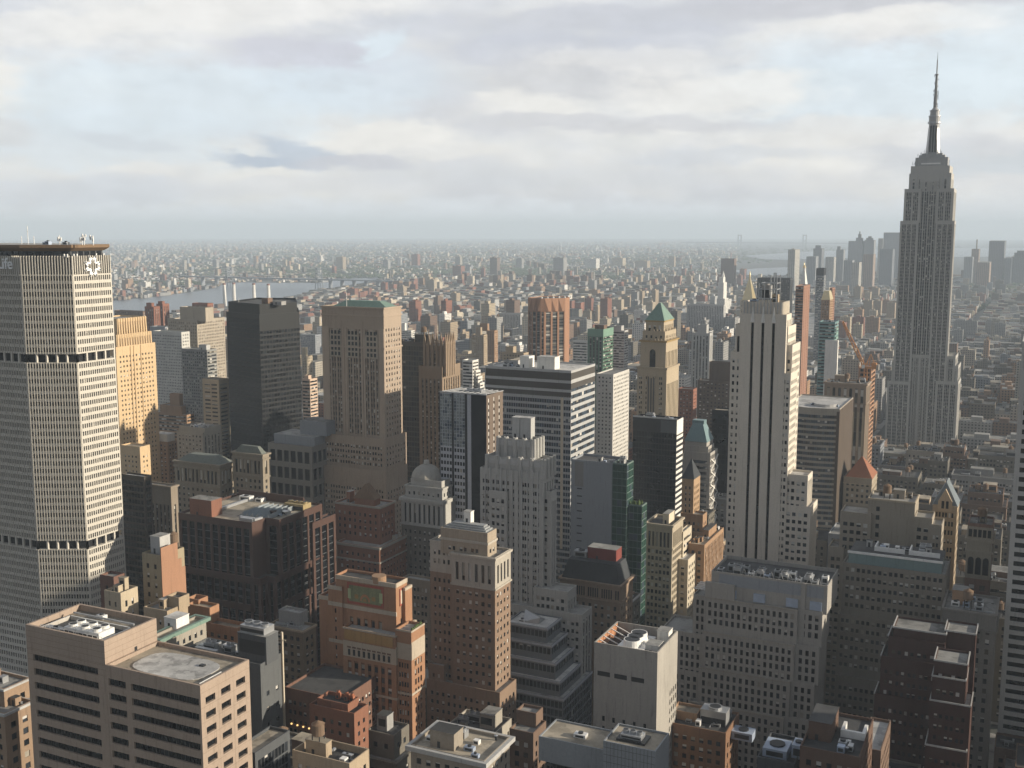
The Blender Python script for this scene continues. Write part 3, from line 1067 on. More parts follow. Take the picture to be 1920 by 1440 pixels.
def ribbon_block():
    b = Bld('office_building', 'pinkish tan office block with long dark ribbon windows, filling the lower left corner', 'building', 'the tan ribbon-window block', px_min=5)
    Y = 235.0
    wm = wall_mat('pink_granite_panel', (.36, .28, .22), var=.09, streak=.5)
    up = R(Y, 47.5, 195, 293, 1202)
    lo = R(Y, 197, 375, 467, 1286)
    zl = lo[4]
    x0, x1u, x1 = up[0], up[1], lo[1]
    y1u, y1 = up[3], lo[3]
    fh = 4.55
    zt = zl - 1.1
    rib = dict(dep=.7, fh=fh, wz=(.26, .76), edge=1.0, top=.6, glass='curtain', mull=1.6, sp=MET['dark'])
    # north front: the two wings in one plane, each with its own ribbons
    def ws(wins, t):
        return style('ribbon', win=wins, **dict(rib, top=t))
    tu = 6.9
    b.poly([(x0, Y), (x1u, Y), (x1u, y1u), (x0, y1u)], 0, up[4], [ws(((0.05, .93),), up[4] - zl + .6), None, None, None], wm, 'tan', 2.0, .8)
    xm = x1u + .01
    b.poly([(xm, Y + .05), (x1, Y + .05), (x1, y1), (xm, y1)], 0, zl, [style('ribbon', win=((.02, .21), (.27, .985)), **dict(rib, edge=.2, top=3.0)), style('punch', bay=(y1 - Y - 2) / 3, win=((.18, .80),), fh=fh, wz=(.24, .70), dep=.8, edge=.8, top=3.0, glass='curtain'), None, None], wm, 'tan', 1.2, .7)
    # joints of the stone panels
    j = b.part('panel_joint')
    jm = wall_mat('dark_joint_mortar', (.20, .145, .11))  # joint lines in a darker brown than the panels
    z = up[4] - 1.8
    while z > up[4] - 11.5:
        j.quads([[(x0 + .1, Y - .012, z), (x1u, Y - .012, z), (x1u, Y - .012, z + .1), (x0 + .1, Y - .012, z + .1)]], jm)
        if z > zl:
            j.quads([[(x1u + .012, Y, z), (x1u + .012, y1u, z), (x1u + .012, y1u, z + .1), (x1u + .012, Y, z + .1)]], jm)
        z -= 1.85
    for i in range(12):
        z = zl - 3.0 - i * fh + .45
        j.quads([[(x1 + .012, Y + .1, z), (x1 + .012, y1, z), (x1 + .012, y1, z + .09), (x1 + .012, Y + .1, z + .09)]], jm)
    for i in range(1, 3):
        yy = Y + .8 + (y1 - Y - 2) / 3 * i + .15
        j.quads([[(x1 + .014, yy, 60), (x1 + .014, yy + .09, 60), (x1 + .014, yy + .09, zl - .5), (x1 + .014, yy, zl - .5)]], jm)
    j.quads([[(x0 + .1, Y - .014, zl - .4), (x1u, Y - .014, zl - .4), (x1u, Y - .014, zl - .3), (x0 + .1, Y - .014, zl - .3)]], jm)
    # sunken plant well on the upper roof
    zr = up[4] - 2.0
    w, d = x1u - x0, y1u - Y
    well = b.part('plant_well')
    a0, a1, c0, c1 = x0 + w * .14, x1u - w * .08, Y + d * .06, Y + d * .62
    for (p, q) in (((a0, c0), (a1, c0)), ((a1, c0), (a1, c1)), ((a1, c1), (a0, c1)), ((a0, c1), (a0, c0))):
        xa, xb = sorted((p[0], q[0]))
        ya, yb = sorted((p[1], q[1]))
        well.box(xa - .2, xb + .2, ya - .2, yb + .2, zr - .3, zr + 1.3, W['concrete'], MET['white'])
    well.quads([[(a0, c0, zr + .05), (a1, c0, zr + .05), (a1, c1, zr + .05), (a0, c1, zr + .05)]], ROOF['dark'])
    for i in range(3):
        xa = a0 + (a1 - a0) * (.36 + .19 * i)
        b.cooler(xa, xa + (a1 - a0) * .18, c0 + 1.2, c0 + (c1 - c0) * .62, zr + .05, 2.6, 2, MET['white'])
    b.unit(a0 + 1, c0 + 1.0, zr + .05, (a1 - a0) * .28, 2.2, 1.4, MET['steel'])
    rl = b.part('railing')
    for k in range(14):
        x = a0 + (a1 - a0) * k / 13
        rl.bar((x, c0 + .5, zr), (x, c0 + .5, zr + 2.1), .1, MET['white'])
    rl.bar((a0, c0 + .5, zr + 2.1), (a1, c0 + .5, zr + 2.1), .12, MET['white'])
    rl.bar((a0, c1 + 1.4, zr + 1.8), (a1, c1 + 1.4, zr + 1.8), .5, MET['steel'])
    b.unit(x0 + w * .35, Y + d * .8, zr, 3, 2, 1.2, MET['white'])
    # pale rounded roof membrane on the lower wing
    pv = b.part('roof_pad')
    pw, pd = x1 - x1u, y1 - Y
    cx, cy = x1u + pw * .5, Y + pd * .47
    pts = []
    for k in range(28):
        t = 2 * math.pi * k / 28
        c, s_ = math.cos(t), math.sin(t)
        pts.append((cx + pw * .37 * math.copysign(abs(c) ** .6, c), cy + pd * .36 * math.copysign(abs(s_) ** .6, s_)))
    pv.prism(pts, zl - 1.15, zl - .9, ROOF['pale'])
    b.unit(cx + pw * .18, cy + pd * .12, zl - .9, 1.6, 1.2, .5, MET['dark'], 'roof_hatch')
    rl = b.part('railing')
    rl.bar((x1 - 1.5, Y + 1.4, zl - .2), (x1 - 1.5, Y + pd * .5, zl - .2), .3, MET['white'])
    dr = b.part('door')
    dr.box(x1u - .05, x1u + .06, Y + d * .55, Y + d * .55 + 1.1, zl - 1.2, zl + 1.3, MET['dark'])
    b.done()


ribbon_block()


def mosaic_tower():
    b = Bld('art_deco_tower', 'orange brick stepped tower with a green mosaic panel under its roof', 'skyscraper', 'the orange brick mosaic tower', px_min=5)
    ob, tr = wall_mat('orange_brick', (.33, .18, .105), var=.12), wall_mat('cream_terracotta', (.44, .375, .295), var=.15)
    Y = 345.0
    p3 = style('strip', bay=3.15, win=((.22, .78),), fh=3.75, wz=(.16, .74), dep=.45, edge=1.5, top=13, glass='punch', sp=wall_mat('dark_orange_brick', (.20, .105, .065)))
    pw = style(bay=2.3, win=((.2, .8),), fh=3.75, wz=(.16, .8), dep=.4, edge=2.2, top=11.5, glass='punch')
    back = b.tier(Y + 9, 598, 660, None, 1126, style(bay=4, win=((.35, .62),), fh=3.75, wz=(.25, .7), edge=3, top=9), None, ob, z0=0, dmin=22)
    b.band(back, back[4] - 1.6, 1.6, .2, tr)
    b.prev = None
    main = b.tier(Y, 642, 742, 770, 1193, p3, pw, ob, z0=0)
    wing = b.tier(Y + .8, 741, 771, 796, 1184, style(bay=2.9, win=((.08, .42), (.58, .92)), fh=3.75, wz=(.2, .76), edge=1.2, top=12), pw, ob, z0=0)
    zA = main[4]
    x0, x1, _, y1 = main[:4]
    zw, wx1, wy1 = wing[4], wing[1], wing[3]
    t = b.part('terracotta_band')
    for r in (main, wing):
        t.box(r[0] + .2, r[1] + .12, r[2] - .12, r[2] + .1, r[4] - .6, r[4] + .06, tr)
        t.box(r[1] - .1, r[1] + .13, r[2] - .1, r[3], r[4] - .6, r[4] + .07, tr)
        t.box(r[0] + .2, r[1] + .1, r[2] - .10, r[2] + .1, r[4] - 11.5, r[4] - 5.2, tr)
        t.box(r[1] - .1, r[1] + .10, r[2] - .08, r[3], r[4] - 11.5, r[4] - 4.5, tr)
        t.box(r[0] + .2, r[1] + .16, r[2] - .14, r[2] + .1, r[4] - 25.5, r[4] - 24.6, tr)
        t.box(r[1] - .1, r[1] + .14, r[2] - .1, r[3], r[4] - 25.5, r[4] - 24.6, tr)
    gp = b.part('gilded_panel', 'golden yellow panel under the setback')
    gp.box(x0 + 1, x1 - 1.2, Y - .2, Y + .1, zA - 4.6, zA - .8, wall_mat('gilded_terracotta', (.34, .21, .085)))
    # small arched openings in the band
    ar = b.part('frieze_opening')
    k = 9
    for i in range(k):
        x = x0 + 3 + (x1 - x0 - 6) * i / (k - 1)
        ar.box(x - .5, x + .5, Y - .16, Y - .05, zA - 10.8, zA - 8.4, MET['dark'])
        ar.box(x - .8, x + .8, Y - .15, Y - .05, zA - 7.9, zA - 7.3, W['brownbrick'])
    # recessed tower
    tw = style('strip', bay=3.2, win=((.22, .72),), fh=3.75, wz=(.1, .8), dep=.6, edge=6.5, top=16, glass='punch', sp=W['brownbrick'])
    b.k = 0
    b.prev = main
    tower = b.tier(Y + 6, 629, 742, 763, 1095, tw, style(bay=4.5, win=((.3, .7),), fh=3.75, wz=(.15, .8), edge=3.5, top=14), ob, z0=zA - 4, roof='dark')
    X0, X1, TY, TY1, TZ = tower
    sh = b.tier(Y + 4.8, 615, 641, None, 1101, style(bay=9, win=((.4, .6),), fh=3.75, edge=3, top=8), None, ob, z0=0, dmin=18)
    t.box(X0 + .2, X1 + .2, TY - .35, TY + .1, TZ - 1.6, TZ + .05, tr)
    t.box(X1 - .1, X1 + .2, TY - .2, TY1, TZ - 1.6, TZ + .055, tr)
    t.box(X0 + .4, X1 + .25, TY - .4, TY + .1, TZ - 12.8, TZ - 11.2, tr)
    t.box(sh[0] - .2, sh[1], sh[2] - .3, sh[2] + .1, sh[4] - 1.4, sh[4] + .08, tr)
    t.box(sh[0] - .1, sh[1] + .1, sh[2] - .2, sh[2] + .1, sh[4] - 8, sh[4] - 6.4, tr)
    t.box(sh[0] - .1, sh[1] + .1, sh[2] - .2, sh[2] + .1, sh[4] - 23, sh[4] - 21.6, tr)
    # the green faience panel with a half sun, framed in red
    w = X1 - X0
    mo = b.part('mosaic_panel', 'green mosaic panel with an orange half sun')
    px0, px1 = X0 + w * .2, X0 + w * .8
    mo.box(px0, px1, TY - .3, TY + .1, TZ - 10.6, TZ - 2.2, wall_mat('red_faience', (.34, .10, .07)))
    mo.box(px0 + .9, px1 - .9, TY - .36, TY + .1, TZ - 9.6, TZ - 3.1, wall_mat('green_faience', (.20, .21, .115), var=.3, fine=.2))
    cx = (px0 + px1) / 2
    for rr, mt, dd in ((2.3, W['orange'], .42), (1.5, wall_mat('green_faience', (.22, .27, .13)), .47), (.9, wall_mat('gilded_terracotta', (.34, .21, .085)), .52)):
        n = 14
        ring = [(cx + rr * math.cos(math.pi * i / n), TZ - 8.9 + rr * 1.25 * math.sin(math.pi * i / n)) for i in range(n + 1)]
        mo.polys([(x, TY - dd, z) for x, z in ring], [list(range(n + 1))][::-1], mt)
    for s_ in (-1, 1):
        mo.box(cx + s_ * 7.2 - .7, cx + s_ * 7.2 + .7, TY - .42, TY - .3, TZ - 8.6, TZ - 4.6, wall_mat('pale_green_faience', (.40, .45, .25)))
        mo.box(cx + s_ * 3.9 - .8, cx + s_ * 3.9 + .8, TY - .42, TY - .3, TZ - 8.2, TZ - 6.6, wall_mat('gilded_terracotta', (.34, .21, .085)))
    wm = b.part('mosaic_panel', 'small mosaic panel on the sunlit side')
    wm.box(X1 - .1, X1 + .3, TY + (TY1 - TY) * .3, TY + (TY1 - TY) * .75, TZ - 9.6, TZ - 2.8, wall_mat('red_faience', (.34, .10, .07)))
    wm.box(X1 - .1, X1 + .36, TY + (TY1 - TY) * .36, TY + (TY1 - TY) * .69, TZ - 8.8, TZ - 3.5, W['cream'])
    # stepped buttress on the sunny side of the tower
    for k_, (ox, zz) in enumerate(((1.6, TZ - 2.8), (3.0, TZ - 17), (4.2, TZ - 22))):
        r = (X1 - 1, X1 + ox, TY + (TY1 - TY) * .5 - .3 * k_, TY1 + 1 + k_ * .6)
        b.poly(rect(r), zA - 4, zz, [None] * 4, ob, 'grey', .5)
        t.box(r[1] - .8, r[1] + .1, r[2] - .12, r[3] + .1, zz - 1.0, zz + .08, tr)
    # terrace plants
    pl = b.part('planter')
    rng = b.rng
    for i in range(26):
        x, y = rng.uniform(wing[0] + 6, wx1 - 1), rng.uniform(wing[2] + 2, wy1 - 1)
        pl.cyl(x, y, zw - 1.1, zw + rng.uniform(-.2, .9), .9, .4, MET['leaf'], 6)
    b.clutter((X0 + 1, X1 - 1, TY + 1, TY1 - 1), TZ - 1, 6, None, W['cream'])
    b.part('water_tank').cyl(X0 + w * .68, (TY + TY1) / 2 - 2, TZ - 1.1, TZ + 1.6, 2.8, 2.8, W['terracotta'], 16)
    b.done()
    # brick annex in front
    b = Bld('brick_building', 'reddish orange brick block with flat roof, at the foot of the mosaic tower', 'building', 'the red brick annex', px_min=5)
    rb = wall_mat('red_orange_brick', (.235, .11, .07), var=.14)
    s2 = style(bay=4.3, win=((.14, .42), (.58, .86)), fh=3.7, wz=(.25, .7), dep=.25, edge=1.2, top=3.5)
    s3 = style(bay=3.6, win=((.3, .7),), fh=3.7, wz=(.25, .7), dep=.25, edge=1.2, top=3.0)
    b.tier(322, 533, 640, None, 1311, s2, None, wall_mat('dull_red_brick', (.17, .095, .068)), z0=0, roof='dark', dmin=26)
    b.prev = None
    lo = b.tier(312, 580, 664, 690, 1338, s3, s3, rb, z0=0, roof='dark')
    up = b.tier(313.5, 594, 652, 673, 1321, None, None, rb, roof='dark', par=1.4)
    for i, q in enumerate(((.35, .5), (.62, .45), (.80, .42))):
        b.cooler(up[0] + (up[1] - up[0]) * q[0], up[0] + (up[1] - up[0]) * q[0] + 1.5, up[2] + 5, up[2] + 6.5, up[4] - 1.4, 2.2, 1, wall_mat('rusty_steel', (.36, .14, .08)))
    for i in range(4):
        a = b.part('roof_lamp')
        x = x_for(544 + i * 11, 321.6, 92)
        a.box(x - .25, x + .25, 321.4, 321.9, z_for(1358 + i * 3, x, 321.6), z_for(1358 + i * 3, x, 321.6) + .45, plain_mat('lamp_glow', (1, .8, .45), emit=(1, .62, .22, 1.2)))
    b.clutter((up[0] + 1, up[1] - 1, up[2] + 7, up[3] - 1), up[4] - 1.4, 3, None, rb, False)
    b.done()


mosaic_tower()


def box_tower(name, label, short, tiers, wall, cat='building', px_min=6.5, clutter=5, tank=None, z0=0.0, seed=None, cl_wall=None, fin=None):
    """tiers: dicts Y, xl, xc, xr, yt, N, W, roof, par, z0"""
    b = Bld(name, label, cat, short, None, seed, px_min)
    r = None
    for i, t in enumerate(tiers):
        t = dict(t)
        wl = t.pop('wall', wall)
        r = b.tier(t['Y'], t['xl'], t['xc'], t['xr'], t['yt'], t.get('N'), t.get('W'), wl, t.get('z0', z0 if i == 0 else None), t.get('roof', 'grey'), t.get('par', 1.0), t.get('dmin', 6.0))
        if t.get('band'):
            b.band(r, r[4] - t['band'][1], t['band'][1] * .9, t['band'][0], t['band'][2] if len(t['band']) > 2 else wl)
        if t.get('cl'):
            b.clutter((r[0] + .8, r[1] - .8, r[2] + .8, r[3] - .8), r[4] - t.get('par', 1.0), t['cl'], t.get('tank'), cl_wall or wl, t.get('big', True))
    if clutter and not tiers[-1].get('cl'):
        b.clutter((r[0] + .8, r[1] - .8, r[2] + .8, r[3] - .8), r[4] - tiers[-1].get('par', 1.0), clutter, tank, cl_wall or wall)
    if fin:
        fin(b, r)
    b.done()
    return r


P1 = style(bay=3.3, win=((.25, .75),), fh=3.7, wz=(.22, .74))
P2 = style(bay=4.6, win=((.1, .42), (.58, .90)), fh=3.7, wz=(.22, .74))
P2w = style(bay=4.2, win=((.1, .42), (.58, .90)), fh=3.7, wz=(.22, .74), edge=.8)
V1 = style('strip', bay=3.4, win=((.25, .75),), fh=3.7, wz=(.1, .66), dep=.5)


def tan_tower_build():
    wl, up = wall_mat('brown_tan_brick', (.25, .175, .125), var=.12), wall_mat('grey_limestone_trim', (.40, .365, .31), var=.12)
    b = Bld('office_tower', 'tan brick tower with pale stone top storeys and a ridged grey roof', 'skyscraper', 'the tan tower with the ridged roof', px_min=5)
    Y = 408
    st = style(bay=5.4, win=((.14, .37), (.63, .86)), fh=3.9, wz=(.25, .72), edge=1.2, top=1.5)
    sw = style(bay=3.6, win=((.27, .73),), fh=3.9, wz=(.25, .72), edge=1.0, top=1.5)
    b.tier(Y - 2.5, 800, 937, 968, 1299, dict(st, top=4), dict(sw, top=4), wl, z0=0)
    b.prev = None
    b.tier(Y - 1.6, 803, 832, None, 1249, dict(st, top=3), None, wl, z0=0, dmin=8)
    b.prev = None
    bk = R(Y + 2.2, 806, 850, None, 1018, 12)
    b.poly(rect(bk), 0, bk[4] - 14, [dict(st, top=1.5), None, None, None], wl, None)
    b.poly(rect(inset_r(bk, .0)), bk[4] - 14, bk[4], [style(bay=5.4, win=((.14, .37), (.63, .86)), fh=3.9, wz=(.2, .75), top=3), None, None, None], up, 'grey')
    m = R(Y, 847, 928, 957, 1046)
    zs = m[4] - 13.8
    b.poly(rect(m), 0, zs, [st, sw, None, None], wl, None)
    b.poly(rect((m[0] - .15, m[1] + .15, m[2] - .15, m[3])), zs, m[4], [style(bay=5.4, win=((.14, .37), (.63, .86)), fh=9.5, wz=(.08, .92), dep=.6, top=3.2, edge=1.2), style(bay=3.6, win=((.27, .73),), fh=9.5, wz=(.08, .92), dep=.6, top=3.2), None, None], up, 'grey')
    b.band(m, m[4] - 1.2, 1.0, .75, up)
    b.band(m, zs - .6, .8, .55, up)
    b.prev = m
    b.k = 0
    t1 = b.tier(Y + 1.6, 826, 914, 931, 1000, style(bay=5.0, win=((.12, .38), (.5, .74)), fh=4.2, wz=(.2, .62), top=6, edge=3), style(bay=3, win=((.25, .75),), fh=4.2, wz=(.2, .62), top=6), wall_mat('weathered_tan_stone', (.33, .275, .21), var=.2))
    b.band(t1, t1[4] - 5.2, 1.0, .4, up)
    x0, x1, y0, y1, z = t1
    a = b.part('ridged_roof')
    for i in range(4):
        h0, h1, o = z - .9 + i * .7, z - .2 + i * .7, .6 + i * 1.0
        a.box(x0 + o, x1 - o, y0 + o, y1 - o * .4, h0, h1, MET['lead'])
    b.penthouse(x0 + (x1 - x0) * .36, x0 + (x1 - x0) * .36 + 3.4, y0 + 6, y0 + 9, z + 1.5, 5, W['white'])
    b.done()


def inset_r(r, d):
    return [r[0] + d, r[1] - d, r[2] + d, r[3] - d] + list(r[4:])


tan_tower_build()


def grey_deco():
    b = Bld('art_deco_tower', 'pale grey art deco tower with scalloped stone crown and stepped top', 'skyscraper', 'the grey scalloped deco tower', px_min=5)
    wl = wall_mat('pale_grey_stone', (.40, .39, .365), var=.1)
    Y = 470.0
    Yw = 466.0
    st = style('punch', bay=5.6, win=((.08, .28), (.32, .52), (.56, .76)), fh=3.75, wz=(.2, .74), dep=.45, edge=1.0, top=4.5)
    sw = style('strip', bay=3.1, win=((.28, .72),), fh=3.75, wz=(.1, .66), dep=.5, edge=.8, top=5)
    low = b.tier(Yw - 2, 950, 1091, 1110, 1153, P2, dict(P1, mode='strip'), wl, z0=0)
    b.prev = None
    low2 = b.tier(Yw, 1000, 1064, 1081, 1110, P2, dict(sw), wl, z0=0)
    b.prev = None
    wwing = b.tier(Y + 2.5, 1012, 1034, 1044, 922, style(bay=6, win=((.3, .7),), fh=3.75, edge=.8), sw, wl, z0=0)
    b.prev = None
    m = b.tier(Y, 900, 1019, 1040, 888, st, sw, wl, z0=0)
    bay = b.tier(Y - 2.2, 917, 950, None, 922, style(bay=2.8, win=((.2, .8),), fh=3.75, wz=(.2, .74), edge=.9), None, wl, z0=0, dmin=5)
    x0, x1, y0, y1, z = m
    # thin pale piers rising past the parapet
    p = b.part('pier')
    for i in range(1, 12):
        x = x0 + (x1 - x0) * i / 12
        big = i in (6, 7)
        p.box(x - (.9 if big else .28), x + (.9 if big else .28), y0 - (.5 if big else .35), y0 + .1, 40, z + (.8 if not big else .2), wl if big else W['greylt'])
    b.prev = m
    b.k = 1
    up = style('strip', bay=5.5, win=((.36, .66),), fh=5, wz=(.05, .85), dep=.6, edge=.8, top=5.5, sp=W['spandrel'])
    t2 = b.tier(Y + 1.2, 911, 1020, 1039, 864, up, dict(up, bay=4), wl)
    t1 = b.tier(Y + 4.5, 932, 1001, 1017, 826, dict(up, bay=5.2, top=7), dict(up, bay=4, top=7), wl, roof='dark')
    # scalloped parapet and rounded buttresses
    s = b.part('scalloped_parapet')
    for r, k, pw in ((t1, 4, 1.0), (t2, 5, .9)):
        X0, X1, Y0, Y1, Z = r
        for i in range(k + 1):
            x = X0 + (X1 - X0) * i / k
            s.cyl(min(max(x, X0 + .7), X1 - .7), Y0 - .2, Z - 9, Z + .6, 1.15, .95, wl, 10)
        for i in range(4):
            y = Y0 + (Y1 - Y0) * i / 3
            s.cyl(X1 + .2, y, Z - 9, Z + .6, 1.0, .9, wl, 10)
        for i in range(k):
            xa, xb = X0 + (X1 - X0) * i / k + .8, X0 + (X1 - X0) * (i + 1) / k - .8
            n = 8
            for j in range(n):
                ta, tb = j / n, (j + 1) / n
                za, zb = Z + .9 - 2.2 * math.sin(math.pi * ta), Z + .9 - 2.2 * math.sin(math.pi * tb)
                xa_, xb_ = xa + (xb - xa) * ta, xa + (xb - xa) * tb
                s.polys([(xa_, Y0 - .32, Z - 3.5), (xb_, Y0 - .32, Z - 3.5), (xb_, Y0 - .32, zb), (xa_, Y0 - .32, za), (xa_, Y0 + .5, za), (xb_, Y0 + .5, zb)], [[0, 1, 2, 3], [3, 2, 5, 4]], W['greylt'])
    X0, X1, Y0, Y1, Z = t1
    for px in ((960, 974), (975, 995)):
        xa, xb = x_for(px[0], Y0 + 7, Z + 8), x_for(px[1], Y0 + 7, Z + 8)
        b.penthouse(xa, xb, Y0 + 7 + .2 * (px[0] > 970), Y0 + 12, Z - 1, 10, W['greylt'], 'pale')
    b.clutter((X0 + 1.5, X1 - 1.5, Y0 + 1.5, Y0 + 6.5), Z - 1, 4, None, wl, False)
    b.done()


grey_deco()

# ---- stepped dark glass block
b = Bld('office_building', 'grey glass office block stepping down in five terraces', 'building', 'the stepped grey glass block', px_min=5)
gw = wall_mat('dark_grey_mullion', (.17, .18, .19), var=.05, rough=.5)
gs = style(bay=1.9, win=((.08, .92),), fh=3.9, wz=(.22, .97), dep=.25, edge=.4, top=1.6, glass='office')
for Yk, xl, xc, xr, yt in ((436, 950, 1056, 1110, 1311), (438.5, 950, 1050, 1089, 1279), (441, 950, 1041, 1076, 1244), (443.5, 950, 1034, 1064, 1210), (446, 950, 1026, 1052, 1178)):
    r = b.tier(Yk, xl, xc, xr, yt, gs, gs, gw, roof='pale', par=.6)
    b.band(r, r[4] - 1.0, .9, .25, W['silver'], 'parapet_coping')
x0, x1, y0, y1, z = r
sk = b.part('skylight')
cx, cy = x0 + (x1 - x0) * .55, y0 + (y1 - y0) * .45
sk.polys([(cx - 5, cy - 3, z - .5), (cx + 3, cy - 3, z - .5), (cx + 3, cy + 5, z - .5), (cx - 5, cy + 5, z - .5), (cx - 6, cy + 2, z + 3.8), (cx + 3.4, cy - 2, z + 2.5)], [[0, 1, 5, 4], [1, 2, 5], [2, 3, 4, 5], [3, 0, 4]], MET['steel'])
b.unit(x0 + (x1 - x0) * .2, y0 + 4, z - .6, 3, 2, 1, MET['white'])
b.done()

# ---- concrete block with fans on the roof
def fan_block():
    b = Bld('concrete_building', 'plain concrete block with round fans on its roof and a sunlit blank side', 'building', 'the concrete block with roof fans', px_min=5)
    wl = wall_mat('pale_concrete', (.38, .355, .315), var=.13, streak=.8)
    Y = 372
    n = style(bay=4.4, win=((.3, .58),), fh=4.0, wz=(.18, .72), edge=2.2, top=27, dep=.4, glass='office')
    r = R(Y, 1114, 1233, 1271, 1224)
    x0, x1, y0, y1, z = r
    ys = y0 + (y1 - y0) * .60
    b.wall_ = None
    # north face, blank front part of the west face, windowed rear part
    facade(b.wall, b.panes, (x0, y0), (x1, y0), 0, z, n, wl)
    facade(b.wall, b.panes, (x1, y0), (x1, ys), 0, z, None, wl)
    facade(b.wall, b.panes, (x1, ys), (x1, y1), 0, z, style(bay=2.4, win=((.25, .75),), fh=3.6, wz=(.2, .8), edge=.3, top=20), wl)
    facade(b.wall, b.panes, (x1, y1), (x0, y1), 0, z, None, wl)
    facade(b.wall, b.panes, (x0, y1), (x0, y0), 0, z, None, wl)
    inn = rect((x0 + .5, x1 - .5, y0 + .5, y1 - .5))
    P = rect(r)
    for i in range(4):
        j = (i + 1) % 4
        b.wall.quads([[(*P[i], z), (*P[j], z), (*inn[j], z), (*inn[i], z)], [(*inn[i], z), (*inn[j], z), (*inn[j], z - 4.5), (*inn[i], z - 4.5)]], wl)
    b.roof.polys([(*p, z - 4.5) for p in inn], [[0, 1, 2, 3]], ROOF['dark'])
    b.tiers.append((P, 0, z))
    RECTS.append((x0, x1, y0, y1, z))
    lv = b.part('louvre')
    for t in (.06, .33, .60):
        lv.box(x0 + (x1 - x0) * t, x0 + (x1 - x0) * (t + .2), y0 - .05, y0 + .1, z - 12.6, z - 10.8, MET['dark'])
    zr = z - 4.5
    b.part('plant_deck').box(x0 + (x1 - x0) * .3, x1 - (x1 - x0) * .28, y0 + 3, y1 - 5, zr + 2.2, zr + 2.7, MET['white'])
    for t in (.2, .44, .68):
        a = b.part('roof_fan')
        cy = y0 + 3 + (y1 - y0 - 8) * t + 1
        cx = x0 + (x1 - x0) * .5
        a.cyl(cx, cy, zr + 2.7, zr + 5.2, 3.4, 3.1, MET['white'], 20)
        a.cyl(cx, cy, zr + 5.201, zr + 5.23, 2.8, 2.7, MET['dark'], 20)
    b.penthouse(x1 - 7, x1 - 2, y0 + 7, y0 + 13, zr, 4, W['white'])
    b.penthouse(x1 - 6, x1 - 1.5, y1 - 7, y1 - 2, zr, 6, W['white'])
    br = b.part('roof_brace')
    for k in range(5):
        y = y0 + 4 + (y1 - y0 - 8) * k / 4
        br.bar((x0 + .7, y, zr + 4.2), (x0 + (x1 - x0) * .3, y + 1, zr + 1), .35, MET['white'])
    ins = b.part('inner_screen')
    ins.box(x0 + .52, x0 + .7, y0 + 1, y1 - 1, zr, z - .3, W['orange'])
    b.clutter((x1 - 14, x1 - 8, y0 + 2, y1 - 2), zr, 5, None, wl, False)
    b.done()


fan_block()

